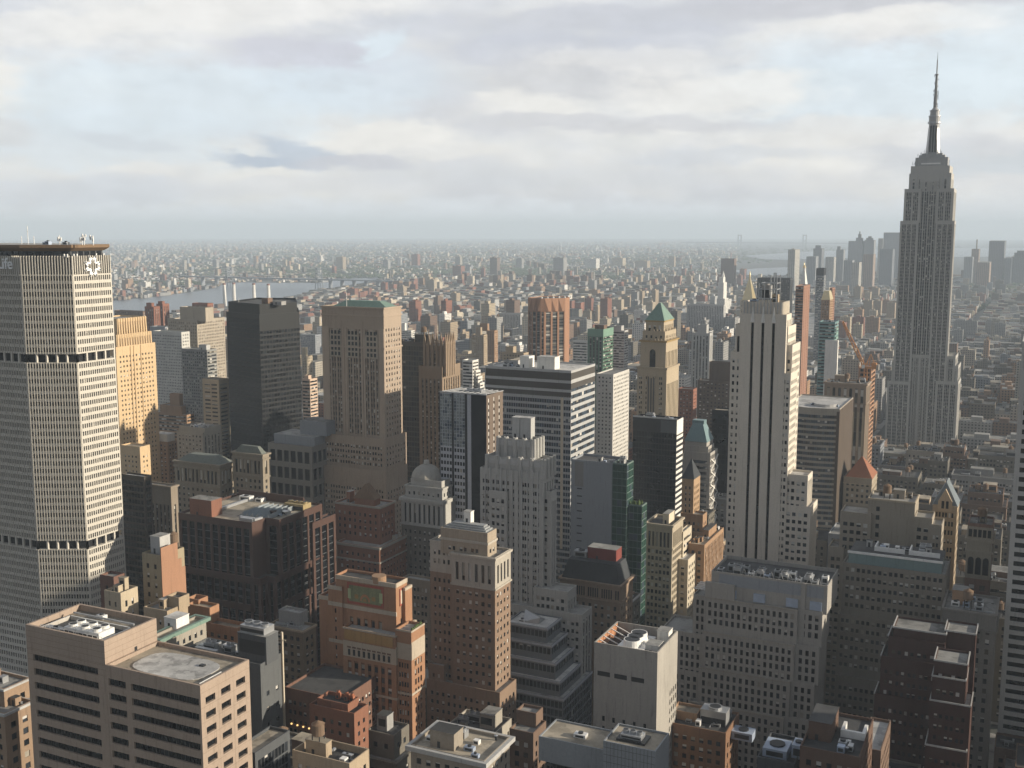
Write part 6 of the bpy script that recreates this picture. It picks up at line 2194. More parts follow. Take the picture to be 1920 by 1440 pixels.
box_tower('apartment_building', 'tan block with steel water tanks on its roof, above the green cornice', 'the tan block with steel tanks',
          [T(318, 269, 313, 352, 1146, style(bay=5, win=((.35, .6),), fh=4), P1, cl=3, tank=2), T(324, 312, 335, 344, 1121, None, None, roof='dark')], W['tan'], px_min=5)
box_tower('apartment_building', 'orange brick stepped block with pale parapets, sunlit side, left of the dark granite block', 'the orange stepped brick block',
          [T(352, 350, 445, 465, 1178, P1, style(bay=3, win=((.3, .7),), fh=4), par=1.4, roof='tan'), T(354, 350, 393, 406, 1140, None, None, par=1.2, roof='tan'), T(358, 350, 372, 381, 1125, None, None, par=2)], wall_mat('rosy_orange_brick', (.35, .195, .115)), px_min=5, clutter=2)
b = Bld('stone_building', 'low stone building edged with a green copper cornice', 'building', 'the green-cornice building', px_min=5)
r = b.tier(300, 280, 300, 386, 1198, P1, style(bay=3.2, win=((.3, .7),), fh=4, top=3), W['stone'], z0=0, roof='tan')
b.band(r, r[4] - 1.2, 1.4, 1.3, MET['copper'], 'copper_cornice')
b.penthouse(r[1] - 9, r[1] - 3, r[2] + 12, r[2] + 19, r[4] - 1, 4, MET['white'], 'pale')
b.clutter((r[0] + 1, r[1] - 10, r[2] + 2, r[3] - 1), r[4] - 1, 4, None, W['tan'])
b.done()
box_tower('brick_building', 'brick building with pale string courses and roof terrace, left edge', 'the left-edge brick building',
          [T(245, -90, 8, 62, 1338, P1, style(bay=4, win=((.25, .7),), fh=4.2, top=3), band=(.6, 1.0, W['greylt']), cl=3), T(250, -90, 7, 56, 1292, None, style(bay=5, win=((.25, .7),), fh=4), band=(.5, .8, W['greylt']))], wall_mat('brown_tan_brick_low', (.27, .19, .13)), px_min=5)
box_tower('brick_building', 'brick building with galvanised cooling tower on its roof and a sunlit orange side', 'the brick building with steel cooling tower',
          [T(392, 1255, 1361, 1386, 1375, P1, style(bay=4, win=((.3, .7),), fh=4.2, top=4), roof='dark', cl=9, big=False), T(398, 1260, 1307, 1318, 1339, None, None, wall=W['terracotta'], roof='tan')],
          wall_mat('orange_brown_brick', (.22, .125, .075)), px_min=5, clutter=0,
          fin=lambda b, r: (b.cooler(r[1] + 1, r[1] + 11, r[2] + 1, r[2] + 7, r[4] - 6, 8, 1), b.unit(r[1] + 13, r[2] + 2, r[4] - 8, 8, 6, 3, MET['bluesheet'])))
b = Bld('brick_building', 'low brick building with white U-shaped roof frame and bulkhead, lower right', 'building', 'the low roof with white frame', px_min=5)
wl = wall_mat('dull_orange_brick', (.12, .075, .055))
r = b.tier(335, 1500, 1612, 1628, 1420, P1, P1, wl, z0=0, roof='dark', dmin=30)
x0, x1, y0, y1, z = r
b.penthouse(x0 + 1, x0 + 8, y0 + 8, y0 + 22, z - 1, 6, wl, 'dark')
a = b.part('white_roof_frame')
for (p, q, u, v) in ((0, 7.5, 0, 1), (0, 1, 1, 7), (6.5, 7.5, 1, 7)):
    a.box(x0 + 10 + p, x0 + 10 + q, y0 + 14 + u, y0 + 14 + v, z - 1, z + 1.4 + .01 * p, MET['white'])
b.clutter((x0 + 9, x1 - 1, y0 + 1, y0 + 12), z - 1, 5, None, wl, False)
b.done()
box_tower('brick_building', 'low building with pale gravel roof, right of the white roof frame', 'the pale gravel roof',
          [T(372, 1612, 1652, 1656, 1408, P1, P1, roof='pale', dmin=26)], W['brownbrick'], px_min=5, clutter=3)
box_tower('utility_building', 'low block with pale blue sheet metal roof boxes, bottom edge', 'the blue metal roof boxes',
          [T(352, 1420, 1490, 1496, 1432, None, None, roof='dark', dmin=20)], W['darkgrey'], px_min=5, clutter=0,
          fin=lambda b, r: (b.unit(r[0] + 1, r[2] + 3, r[4] - 1, 8, 9, 3, MET['bluesheet']), b.unit(r[0] + 10, r[2] + 6, r[4] - 1, 3.5, 6, 4.5, MET['bluesheet'])))
b = Bld('mansard_building', 'dark building with black mansard roof, stone colonnaded storey and a red rooftop box', 'building', 'the black mansard building', px_min=5)
wl = wall_mat('brown_stone_old', (.27, .20, .145))
r = b.tier(492, 1050, 1163, 1187, 1098, style(bay=3.3, win=((.28, .72),), fh=4.3, top=10, edge=1), style(bay=3.3, win=((.28, .72),), fh=4.3, top=10), wl, z0=0, roof='dark')
x0, x1, y0, y1, z = r
b.band(r, z - 1, 1.0, .9, wl)
b.band(r, z - 9.5, .9, .7, wl)
a = b.part('top_colonnade')
for i in range(26):
    x = x0 + 1 + (x1 - x0 - 2) * i / 25
    if i % 6 != 5:
        a.box(x - .35, x + .35, y0 - .06, y0 + .05, z - 7.6, z - 3, G['dark'])
hip(b, r, z - .6, z + 9, MET['slate'], .1, .14, -.6, 'mansard_roof')
b.penthouse(x0 + (x1 - x0) * .36, x0 + (x1 - x0) * .36 + 15, y0 + 8, y0 + 16, z + 8.5, 6, wall_mat('deep_red_panel', (.20, .055, .045)))
b.unit(x0 + (x1 - x0) * .12, y0 + 8, z + 8.8, 7, 5, 3, MET['steel'])
b.done()
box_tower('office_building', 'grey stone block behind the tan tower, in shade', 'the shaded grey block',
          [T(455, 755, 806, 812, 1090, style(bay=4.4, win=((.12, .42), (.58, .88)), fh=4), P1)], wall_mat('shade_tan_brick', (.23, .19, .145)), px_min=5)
# ================================================================== the great tower on the right
def spire_tower():
    b = Bld('art_deco_tower', 'tallest grey stone tower with stepped crown, mooring mast and antenna, rising above the horizon', 'skyscraper', 'the tall spire tower')
    wl = wall_mat('grey_indiana_stone', (.42, .405, .375), var=.05, streak=.3)
    Y = 1256.0
    sp = wall_mat('aluminium_spandrel', (.155, .15, .145), var=.05, rough=.4)
    s = style('strip', bay=5.7, win=((.12, .30), (.38, .56), (.64, .82)), fh=3.7, wz=(.12, .66), edge=1.6, top=3.5, dep=.9, sp=sp, glass='strip')
    sw = style('strip', bay=4.2, win=((.2, .45), (.6, .85)), fh=3.7, wz=(.12, .66), edge=1.0, top=3.5, dep=.6, sp=sp, glass='strip')
    b.tier(Y + 3, 1672, 1797, 1802, 686, s, sw, wl, z0=0, dmin=40)
    b.prev = None
    b.tier(Y + 2, 1680, 1792, 1797, 668, s, sw, wl, z0=0, dmin=36)
    for xa, xb in ((1664, 1707), (1755, 1797)):
        q = R(Y - 3, xa, xb, xb + 5, 716, 40)
        b.poly(rect(q), 0, q[4], [s, sw if xb > 1790 else None, None, None], wl, 'grey')
    # main shaft: wings and a recessed centre
    r0 = R(Y, 1688, 1790, 1797, 414)
    r1 = R(Y + .4, 1696, 1789, 1795, 353)
    for r in (r0, r1):
        x0, x1, y0, y1, z = r
        w = x1 - x0
        for a, c in ((0, .345), (.655, 1.0)):
            q = (x0 + w * a, x0 + w * c, y0, y0 + 18)
            b.poly(rect(q), 0 if r is r0 else r0[4] - 2, z, [s, sw if c == 1 else None, None, None], wl, 'grey')
    x0, x1, y0, y1, z = r1
    w = x1 - x0
    dk = style('strip', bay=w * .30 / 3, win=((.12, .42), (.54, .86)), fh=3.7, wz=(.12, .66), edge=.4, top=9, dep=1.0, sp=wall_mat('dark_aluminium_spandrel', (.10, .10, .10), rough=.4), glass='strip')
    b.poly(rect((x0 + w * .30, x0 + w * .70, y0 + 2.2, y0 + 30)), 0, z + 16, [dk, None, None, None], wl, 'grey')
    b.poly(rect((x0 + .5, x1 - .3, y0 + 6, y0 + 40)), 0, z - .5, [None, sw, None, None], wl, 'grey')
    # crown block
    c1 = R(Y + 3.5, 1705, 1784, 1789, 324)
    c2 = R(Y + 5, 1708, 1781, 1787, 310)
    cs = style('strip', bay=6.2, win=((.3, .6),), fh=6, wz=(.1, .8), edge=2, top=6, dep=.7, sp=sp)
    b.poly(rect(c1), z - 3, c1[4], [cs, cs, None, None], wl, 'grey', .6)
    b.poly(rect(c2), c1[4] - 1, c2[4], [None] * 4, wl, 'grey', .6)
    for i in range(8):
        f = b.part('crown_fin')
        x = c1[0] + (c1[1] - c1[0]) * (i + .5) / 8
        f.box(x - .5, x + .5, c1[2] - .5, c1[2] + .1, z - 4, c1[4] + .3, W['greylt'])
    # observation deck steps
    cx, cy = (c2[0] + c2[1]) / 2 + .3, Y + 22
    pl = wall_mat('pale_grey_aluminium', (.33, .33, .325), var=.05, rough=.45)
    zt = c2[4]
    for i, (px, yt) in enumerate(((27.5, 296), (22, 291.5), (17.5, 288))):
        h = px * .585
        zz = z_for(yt, cx, cy)
        b.poly(rect((cx - h, cx + h, cy - h * .62, cy + h * .62)), zt - 1, zz, [None] * 4, pl, 'dark', .5)
        zt = zz
    lw = b.part('deck_window_row')
    zz = z_for(308, cx, cy)
    lw.box(cx - 9.5, cx + 9.5, cy - 17.4 + .2, cy - 16.9, zz - .9, zz + .7, MET['white'])
    # mooring mast
    def Z(py):
        return z_for(py, cx, cy)
    mm = b.part('mooring_mast')
    mm.cyl(cx, cy, zt - 1, Z(232), 5.8, 5.2, pl, 16)
    for k in range(4):
        t = math.pi / 4 + k * math.pi / 2
        wg = b.part('mast_wing')
        c_, s_ = math.cos(t), math.sin(t)
        for (ra, rb, za, zb) in ((8.6, 7.0, zt - 1, Z(262)), (7.0, 6.3, Z(262), Z(240))):
            wg.frustum([(cx + c_ * ra - s_ * 1.5, cy + s_ * ra + c_ * 1.5), (cx - c_ * 1 - s_ * 1.5, cy - s_ * 1 + c_ * 1.5), (cx - c_ * 1 + s_ * 1.5, cy - s_ * 1 - c_ * 1.5), (cx + c_ * ra + s_ * 1.5, cy + s_ * ra - c_ * 1.5)], za,
                       [(cx + c_ * rb - s_ * 1.2, cy + s_ * rb + c_ * 1.2), (cx - c_ * 1 - s_ * 1.2, cy - s_ * 1 + c_ * 1.2), (cx - c_ * 1 + s_ * 1.2, cy - s_ * 1 - c_ * 1.2), (cx + c_ * rb + s_ * 1.2, cy + s_ * rb - c_ * 1.2)], zb, plain_mat('bright_aluminium', (.55, .55, .54), .4, .4))
    st = b.part('mast_window_strip')
    for k in (-1, 0, 1):
        st.box(cx + k * 2.6 - .8, cx + k * 2.6 + .8, cy - 6.0, cy - 5.2, Z(286), Z(236), MET['dark'])
    mm.cyl(cx, cy, Z(232), Z(228.5), 6.6, 6.6, MET['steel'], 16)
    mm.cyl(cx, cy, Z(228.5), Z(219), 5.6, 5.6, pl, 16)
    mm.cyl(cx, cy, Z(219), Z(217), 6.2, 6.2, MET['steel'], 16)
    mm.cyl(cx, cy, Z(217), Z(208), 4.9, 4.6, pl, 16)
    mm.cyl(cx, cy, Z(208), Z(207), 5.6, 5.6, MET['steel'], 16)
    mm.cyl(cx, cy, Z(207), Z(202), 4.2, 1.9, pl, 16)
    an = b.part('antenna')
    lm = wall_mat('mast_steel', (.22, .22, .22), rough=.6)
    an.cyl(cx, cy, Z(203), Z(172), 1.9, 1.5, lm, 8)
    an.cyl(cx, cy, Z(172), Z(141), 1.4, 1.15, lm, 8)
    an.cyl(cx, cy, Z(141), Z(139), 1.9, 1.9, lm, 8)
    an.cyl(cx, cy, Z(139), Z(112), .65, .55, lm, 6)
    an.cyl(cx, cy, Z(112), Z(97), .3, .12, lm, 6)
    rng = b.rng
    for i in range(22):
        zz = rng.uniform(Z(203), Z(142))
        t = rng.uniform(0, 6.28)
        an.bar((cx, cy, zz), (cx + 2.5 * math.cos(t), cy + 2.5 * math.sin(t), zz), .35, lm)
        an.bar((cx + 2.5 * math.cos(t), cy + 2.5 * math.sin(t), zz - 1.2), (cx + 2.5 * math.cos(t), cy + 2.5 * math.sin(t), zz + 1.2), .3, lm)
    an.bar((cx + 2.4, cy, Z(187)), (cx + 2.4, cy, Z(170)), .5, lm)
    for i in range(26):
        d = b.part('aerial')
        lvl = rng.choice([(27, 296), (21, 291), (16, 288), (36, 310)])
        h = lvl[0] * .585
        x, y = cx + rng.uniform(-h, h), cy - h * .6
        zb = z_for(lvl[1], cx, cy)
        d.bar((x, y, zb - .5), (x, y, zb + rng.uniform(1.5, 4.5)), .4, MET['steel'])
    b.done()


spire_tower()


def far_tower(name, label, short, Y, xl, xc, xr, yt, wall, N=None, Wf=None, cat='building', roof='grey', dmin=12, extra=None, tiers=()):
    b = Bld(name, label, cat, short)
    b.tier(Y, xl, xc, xr, yt, N, Wf, wall, z0=0, roof=roof, dmin=dmin)
    first = b.prev
    for t in tiers:
        b.tier(Y + 2 + t[4] if len(t) > 4 else Y + 2, t[0], t[1], t[2], t[3], None if len(t) < 6 else N, None, wall, roof=roof, dmin=5)
    if extra:
        extra(b, first)
    b.done()
    return first


M1 = style(bay=3.3, win=((.28, .72),), fh=3.3, wz=(.25, .72), top=1.5, dep=.25)
M2 = style('ribbon', bay=3, win=((.02, .98),), fh=3.2, wz=(.35, .85), top=1.5, dep=.25, edge=.3, mull=3)
M3 = style('strip', bay=3.6, win=((.3, .7),), fh=3.5, wz=(.1, .66), top=3, dep=.4)

# ---- rust coloured fluted tower
b = Bld('office_tower', 'rust brown fluted tower with triangular fins at its top', 'skyscraper', 'the rust fluted tower')
wl = wall_mat('rust_brick', (.36, .20, .125), var=.06)
Yr = 1195.0
zr = at_y(1022, 560, Yr)[2]
def cn(px, Y):
    return (x_for(px, Y, zr), Y)
P = [cn(990, Yr + 10), cn(997, Yr + 3), cn(1014, Yr + 2), cn(1021, Yr + 4), cn(1060, Yr + 24), cn(1068, Yr + 36), (cn(1068, Yr + 36)[0] - 16, Yr + 62), (cn(990, Yr + 10)[0] + 2, Yr + 44)]
fs = style('strip', bay=9.2, win=((.16, .88),), fh=3.6, wz=(.1, .62), edge=.6, top=16, dep=.8, sp=W['spandrel'])
fd = dict(fs, bay=5.5)
b.poly(P, 0, zr, [fd, fd, fd, fs, None, None, None, None], wl, 'dark')
for e, n in ((3, 3), (1, 2), (0, 1)):
    p, q = np.array(P[e]), np.array(P[e + 1])
    u = (q - p) / np.linalg.norm(q - p)
    nn = np.array([u[1], -u[0]])
    for i in range(n):
        f = b.part('crown_fin')
        a, c = p + (q - p) * i / n, p + (q - p) * (i + 1) / n
        m = (a + c) / 2
        f.polys([(*(a + nn * .1), zr), (*(c + nn * .1), zr), (*(m + nn * 1.9), zr - 15)], [[0, 1, 2]], wl)
        f.polys([(*(a + nn * .1), zr), (*(m + nn * 1.9), zr - 15), (*(a + nn * .1), zr - 15), (*(c + nn * .1), zr), (*(c + nn * .1), zr - 15)], [[0, 1, 2], [3, 4, 1]], wall_mat('rust_brick_dark', (.29, .16, .10)))
for i in range(6):
    t = P[2 if i < 2 else 3]
    d = b.part('roof_vent')
    k = i / 5
    x, y = P[2][0] + (P[5][0] - P[2][0]) * k, P[2][1] + 3 + (P[5][1] - P[2][1]) * k
    d.cyl(x, y, zr - .8, zr + 1.8, 1.3, .6, MET['white'], 8)
b.done()

gm_ = wall_mat('green_enamel_panel', (.09, .165, .115), var=.06, rough=.5)
def green_cap(b, r):
    a = b.part('green_parapet', 'pale green parapet band')
    x0, x1, y0, y1, z = r
    a.box(x0 - .2, x1 + .3, y0 - .3, y0 + .4, z - 7.5, z + .3, wall_mat('pale_green_panel', (.19, .31, .235)))
    a.box(x1 - .3, x1 + .31, y0 + .41, y1, z - 7.5, z + .3, wall_mat('pale_green_panel', (.19, .31, .235)))
    b.penthouse(x0 + 6, x0 + 16, y0 + 5, y0 + 14, z, 4, W['brownbrick'])
far_tower('office_tower', 'green panelled tower with pale green parapet and ribbed sides', 'the green panelled tower', 1080, 1102, 1131, 1150, 618, gm_, style('strip', bay=3.8, win=((.3, .8),), fh=3.6, wz=(.1, .9), top=8), style('ribbon', bay=3, win=((0, 1),), fh=3.6, wz=(.35, .85), top=8, mull=3), 'skyscraper', 'dark', extra=green_cap)
far_tower('office_building', 'grey building with a sunlit white west side, below the green panelled tower', 'the white-sided building', 858, 1118, 1150, 1180, 702, wall_mat('white_glazed_brick', (.52, .50, .46)), M1, M1)
far_tower('office_building', 'pale rounded glass building right of the green panelled tower', 'the pale rounded building', 1270, 1146, 1171, 1178, 620, W['greylt'], M2, M2, tiers=((1150, 1165, 1170, 611),))
far_tower('office_building', 'white banded building left of the green panelled tower', 'the white banded building', 1190, 1074, 1101, 1104, 640, W['white'], M2, M2)
far_tower('apartment_tower', 'tan apartment tower, left one of a pair left of the rust fluted tower', 'the left tan twin', 1480, 884, 907, 912, 628, W['tan'], M1, M1, tiers=((892, 901, 904, 614),))
far_tower('apartment_tower', 'tan apartment tower, right one of a pair left of the rust fluted tower', 'the right tan twin', 1530, 912, 927, 931, 620, W['terracotta'], M1, M1, tiers=((900, 914, 917, 607),))
far_tower('office_building', 'long grey block with white vertical columns, beyond the tan twin towers', 'the long white-columned block', 2180, 934, 976, 981, 588, W['greylt'], M3, M3)
def white_steps(b, r):
    x0, x1, y0, y1, z = r
    for i in range(5):
        b.poly(rect((x1 - .2, x1 + 2.2 * (5 - i), y0 + 3, y1)), 0, z - 12 - (4 - i) * -6 - i * 0 if False else z - 34 + i * 6, [M2, M2, None, None], W['white'], 'pale')
far_tower('apartment_tower', 'white tower stepping down to its right, left of the broad banded slab', 'the white stepped tower', 950, 867, 886, 897, 676, W['white'], M2, M2, extra=white_steps)
far_tower('office_building', 'tan block with bulky roof machinery, behind the broad banded slab', 'the tan block behind the slab', 1040, 942, 982, 990, 662, W['tan'], M1, M1, tiers=((948, 962, 968, 650),))
far_tower('hospital_building', 'white curved building right of the green-roofed tower', 'the white curved building', 1650, 752, 771, 776, 620, W['white'], M2, M2, roof='pale', tiers=((752, 759, 762, 606),))
far_tower('apartment_tower', 'pinkish tower with balconies, right of the black glass tower', 'the pinkish balcony tower', 860, 566, 581, 588, 711, W['pinkstone'], M2, M2, tiers=((570, 578, 583, 704),))
far_tower('apartment_tower', 'pale slender stepped tower beside the black glass tower', 'the pale slender tower', 1120, 565, 575, 581, 668, W['tanlt'], M1, M1, tiers=((565, 572, 576, 652),))
far_tower('apartment_tower', 'blue-grey slab between the black glass tower and the green-roofed tower', 'the blue-grey slab', 1600, 563, 591, 602, 628, W['bluegrey'], M1, M1)
far_tower('apartment_tower', 'small tan tower with an orange roof, left of the green-roofed tower', 'the orange-roofed tower', 1900, 586, 599, 604, 604, W['tanlt'], M1, M1, tiers=((590, 599, 602, 594),))
# left, between the pale slab and the black glass tower
far_tower('apartment_tower', 'red brown brick tower pair by the river, left one', 'the left riverside brick tower', 1180, 271, 288, 296, 575, W['redbrick'], M3, M3, tiers=((274, 284, 288, 568),))
far_tower('apartment_tower', 'red brown brick tower pair by the river, right one', 'the right riverside brick tower', 1230, 293, 305, 317, 570, W['redbrick'], M3, M3, tiers=((296, 304, 309, 565),))
far_tower('apartment_building', 'wide brown brick building with greenish roof, behind the golden ribbed-crown tower', 'the wide brown building', 1320, 214, 268, 272, 584, W['brownbrick'], M1, M1, roof='tan')
far_tower('office_tower', 'broad tan slab with tall sunlit west end, left of the black glass tower', 'the broad tan slab', 905, 314, 369, 421, 600, wall_mat('tan_grey_slab', (.37, .32, .255)), style(bay=2.6, win=((.3, .7),), fh=3.3, top=2), style(bay=2.6, win=((.3, .7),), fh=3.3, top=2), 'skyscraper', tiers=((337, 385, 400, 577),))
far_tower('apartment_tower', 'reddish brick tower rising behind the broad tan slab', 'the reddish tower behind the tan slab', 1250, 360, 389, 400, 569, W['redbrick'], M3, M3)
far_tower('office_tower', 'white and grey patterned slab beside the golden ribbed-crown tower', 'the white patterned slab', 870, 286, 340, 347, 623, wall_mat('white_patterned_brick', (.50, .49, .45)), style(bay=2.2, win=((.15, .62),), fh=3.0, wz=(.3, .75), top=3, dep=.15, edge=.5), M1, 'skyscraper')
far_tower('office_building', 'small blue-grey glass box on the skyline beyond the white patterned slab', 'the blue-grey glass box', 985, 281, 309, 323, 613, W['bluegrey'], None, M2)
far_tower('apartment_tower', 'grey apartment slab with many small balconies, left of the black glass tower', 'the grey balcony slab', 800, 340, 388, 406, 656, wall_mat('grey_balcony_concrete', (.235, .235, .225)), style(bay=2.4, win=((.15, .75),), fh=2.95, wz=(.3, .85), top=2, dep=.4, edge=.5), M2, 'skyscraper', extra=lambda b, r: b.penthouse(r[1] - 14, r[1] - 5, r[2] + 5, r[3] - 3, r[4] - 1, 4.5, W['greylt']))
far_tower('office_tower', 'tan slab with horizontal slots touching the black glass tower', 'the tan slotted slab', 720, 379, 410, 426, 712, W['tanlt'], style('ribbon', bay=3, win=((.06, .46), (.54, .94)), fh=3.3, wz=(.3, .72), top=3, mull=6), style('ribbon', bay=3, win=((.05, .95),), fh=3.3, wz=(.3, .72), top=3, mull=6), 'skyscraper')
far_tower('apartment_building', 'stepped brown brick building with curved upper floors, below the grey balcony slab', 'the stepped curved brown building', 790, 296, 350, 380, 778, W['terracotta'], M2, M2, tiers=((300, 340, 362, 762, 2), (318, 336, 342, 739, 8)), roof='grey')
far_tower('office_building', 'brown block with white rooftop box and sunlit side, in front of the golden tower', 'the brown block with white box', 668, 283, 314, 331, 829, W['terracotta'], M1, M1, extra=lambda b, r: b.penthouse(r[0] + 1, r[1] - 1.5, r[2] + 1.5, r[3] - 2, r[4] - 1, 6.5, W['white'], 'pale'))
far_tower('office_building', 'grey stone block with white roof units, right of the brown block with white box', 'the grey block with white roof units', 660, 331, 380, 415, 812, W['stone'], M1, M3, tiers=((336, 384, 414, 803),), extra=lambda b, r: b.clutter((r[0] + 8, r[1] - 1, r[2] + 3, r[3] - 2), r[4] + 2.5, 12, None, W['white'], False))
# centre right
far_tower('office_tower', 'pale grey tower with white sunlit edge, between the green-pyramid tower and the striped tower', 'the pale white-edged tower', 1150, 1297, 1331, 1336, 625, W['greylt'], M3, M3, 'skyscraper', tiers=((1308, 1325, 1329, 609),))
far_tower('office_building', 'dark brown bulky block left of the striped tower', 'the dark bulky block', 960, 1308, 1369, 1372, 716, wall_mat('dark_brown_brick', (.115, .085, .068)), M1, M1, tiers=((1330, 1372, 1376, 680),))
far_tower('office_tower', 'plain black slab hugging the left edge of the striped tower', 'the plain black slab', 800, 1335, 1366, 1368, 770, W['black'], style(bay=3, win=((.05, .95),), fh=3.8, wz=(.1, .95), dep=.05, glass='curtain'), None, roof='tan')
far_tower('brick_building', 'dull red brick block right of the green-pyramid tower', 'the dull red block', 990, 1272, 1300, 1306, 730, W['redbrick'], M1, M1)
far_tower('office_tower', 'dark flat-topped slab behind the roof frame of the striped tower', 'the dark flat-topped slab', 1950, 1420, 1482, 1487, 522, wall_mat('blue_black_slab', (.06, .062, .066), rough=.5), M3, None, 'skyscraper', 'dark')
far_tower('apartment_tower', 'two-tone tower, grey windowed front and rust brick side', 'the two-tone rust tower', 1320, 1492, 1507, 1519, 536, W['rust'], M2, style(bay=14, win=((.45, .6),), fh=3.2, top=2), 'skyscraper', tiers=())
def gold_pyr(b, r):
    hip(b, [r[0] + 2, r[1] - 1, r[2] + 2, r[3] - 2], r[4] - .5, z_for(519, (r[0] + r[1]) / 2, r[2] + 8), MET['gold'], .47, .47, 0)
    a = b.part('lantern')
    cx, cy = (r[0] + r[1]) / 2 + .5, (r[2] + r[3]) / 2
    z = z_for(520, cx, cy)
    a.cyl(cx, cy, z, z + 4, 1.6, 1.4, MET['gold'], 8)
    a.cyl(cx, cy, z + 4, z + 11, 1.5, .1, MET['gold'], 8)
far_tower('art_deco_tower', 'pale tower with bright gold pyramid roof, left of the striped tower top', 'the gold-pyramid tower', 1840, 1388, 1412, 1420, 563, W['tanlt'], M1, M1, 'skyscraper', extra=gold_pyr, dmin=30)
def clock(b, r):
    x0, x1, y0, y1, z = r
    cx, cy = (x0 + x1) / 2, (y0 + y1) / 2
    hip(b, r, z - .3, z_for(507, cx, cy), W['white'], .36, .36, -1, 'steep_roof')
    a = b.part('cupola', 'gilded cupola')
    zz = z_for(508, cx, cy)
    a.cyl(cx, cy, zz - 2, zz + 6, 3.2, 3.0, W['white'], 8)
    a.cyl(cx, cy, zz + 6, zz + 11, 3.6, 1.2, MET['gold'], 10)
    a.cyl(cx, cy, zz + 11, zz + 17, .8, .1, MET['gold'], 6)
far_tower('clock_tower', 'white stone tower with steep roof and gilded cupola', 'the white gilded-cupola tower', 2050, 1496, 1511, 1517, 545, W['white'], M1, M1, 'tower', extra=clock)
far_tower('apartment_tower', 'thin dark tower with black top, left of the spire tower', 'the thin dark tower', 2150, 1530, 1545, 1549, 517, W['bluegrey'], M2, M2, 'skyscraper', extra=lambda b, r: b.poly(rect((r[0], r[1] - .2, r[2] + .2, r[3] - .2)), r[4] - 1, z_for(503, r[1], r[2]), [None] * 4, W['black'], 'dark'))
far_tower('apartment_tower', 'brown tower with small golden roof among the towers left of the spire tower', 'the golden-roofed brown tower', 1520, 1540, 1556, 1562, 562, W['terracotta'], M1, M1, extra=lambda b, r: hip(b, r, r[4] - .3, z_for(546, r[1], r[2]), MET['gold'], .2, .2, .3))
far_tower('apartment_tower', 'tall rosy brick tower right of the golden-roofed brown tower', 'the rosy brick tower', 1580, 1556, 1561, 1566, 540, W['rust'], M1, M1)
def balconies(b, r):
    x0, x1, y0, y1, z = r
    w = b.part('blank_wall', 'large blank white wall')
    w.box(x_for(1547, y0 - 4, z - 20), x_for(1571, y0 - 4, z - 20), y0 - 4, y0 + .1, 0, z_for(638, x1, y0 - 4), W['white'])
    for i in range(20):
        a = b.part('balcony')
        zz = z - 8 - i * 4.1
        a.box(x1 - .3, x1 + 2.0, y0 - 3, y0 + 8, zz, zz + 1.9, wall_mat('pale_green_glass_rail', (.28, .42, .36), rough=.3))
    b.clutter((x0 + 1, x1 - 1, y0 + 1, y1 - 1), z - 1, 3, None, W['greenish'], False)
far_tower('apartment_tower', 'teal glass tower with a blank white wall and glass balconies', 'the teal tower with white wall', 1110, 1536, 1566, 1573, 604, wall_mat('teal_glass_panel', (.17, .29, .29), var=.06, rough=.3), M2, M2, 'skyscraper', extra=balconies)
far_tower('office_tower', 'white stepped tower with pointed lantern, sunlit on its right, beyond the gold-pyramid tower', 'the white stepped lantern tower', 2850, 1344, 1359, 1366, 560, W['white'], M1, M1, 'tower', tiers=((1346, 1357, 1363, 530), (1348, 1356, 1360, 520)), extra=lambda b, r: b.part('lantern').cyl((r[0] + r[1]) / 2 + 1, r[2] + 15, z_for(521, r[1], r[2] + 15), z_for(508, r[1], r[2] + 15), 5, .3, W['white'], 8))
far_tower('office_building', 'long classical building with rows of columns, below the white lantern tower', 'the long classical building', 2350, 1288, 1357, 1361, 572, W['greylt'], M3, M1)
far_tower('apartment_tower', 'brown tower with slightly curved front and pale rim, in the far distance', 'the far curved brown tower', 4300, 1352, 1377, 1381, 485, wall_mat('far_brown_brick', (.17, .12, .10)), None, None, 'skyscraper')

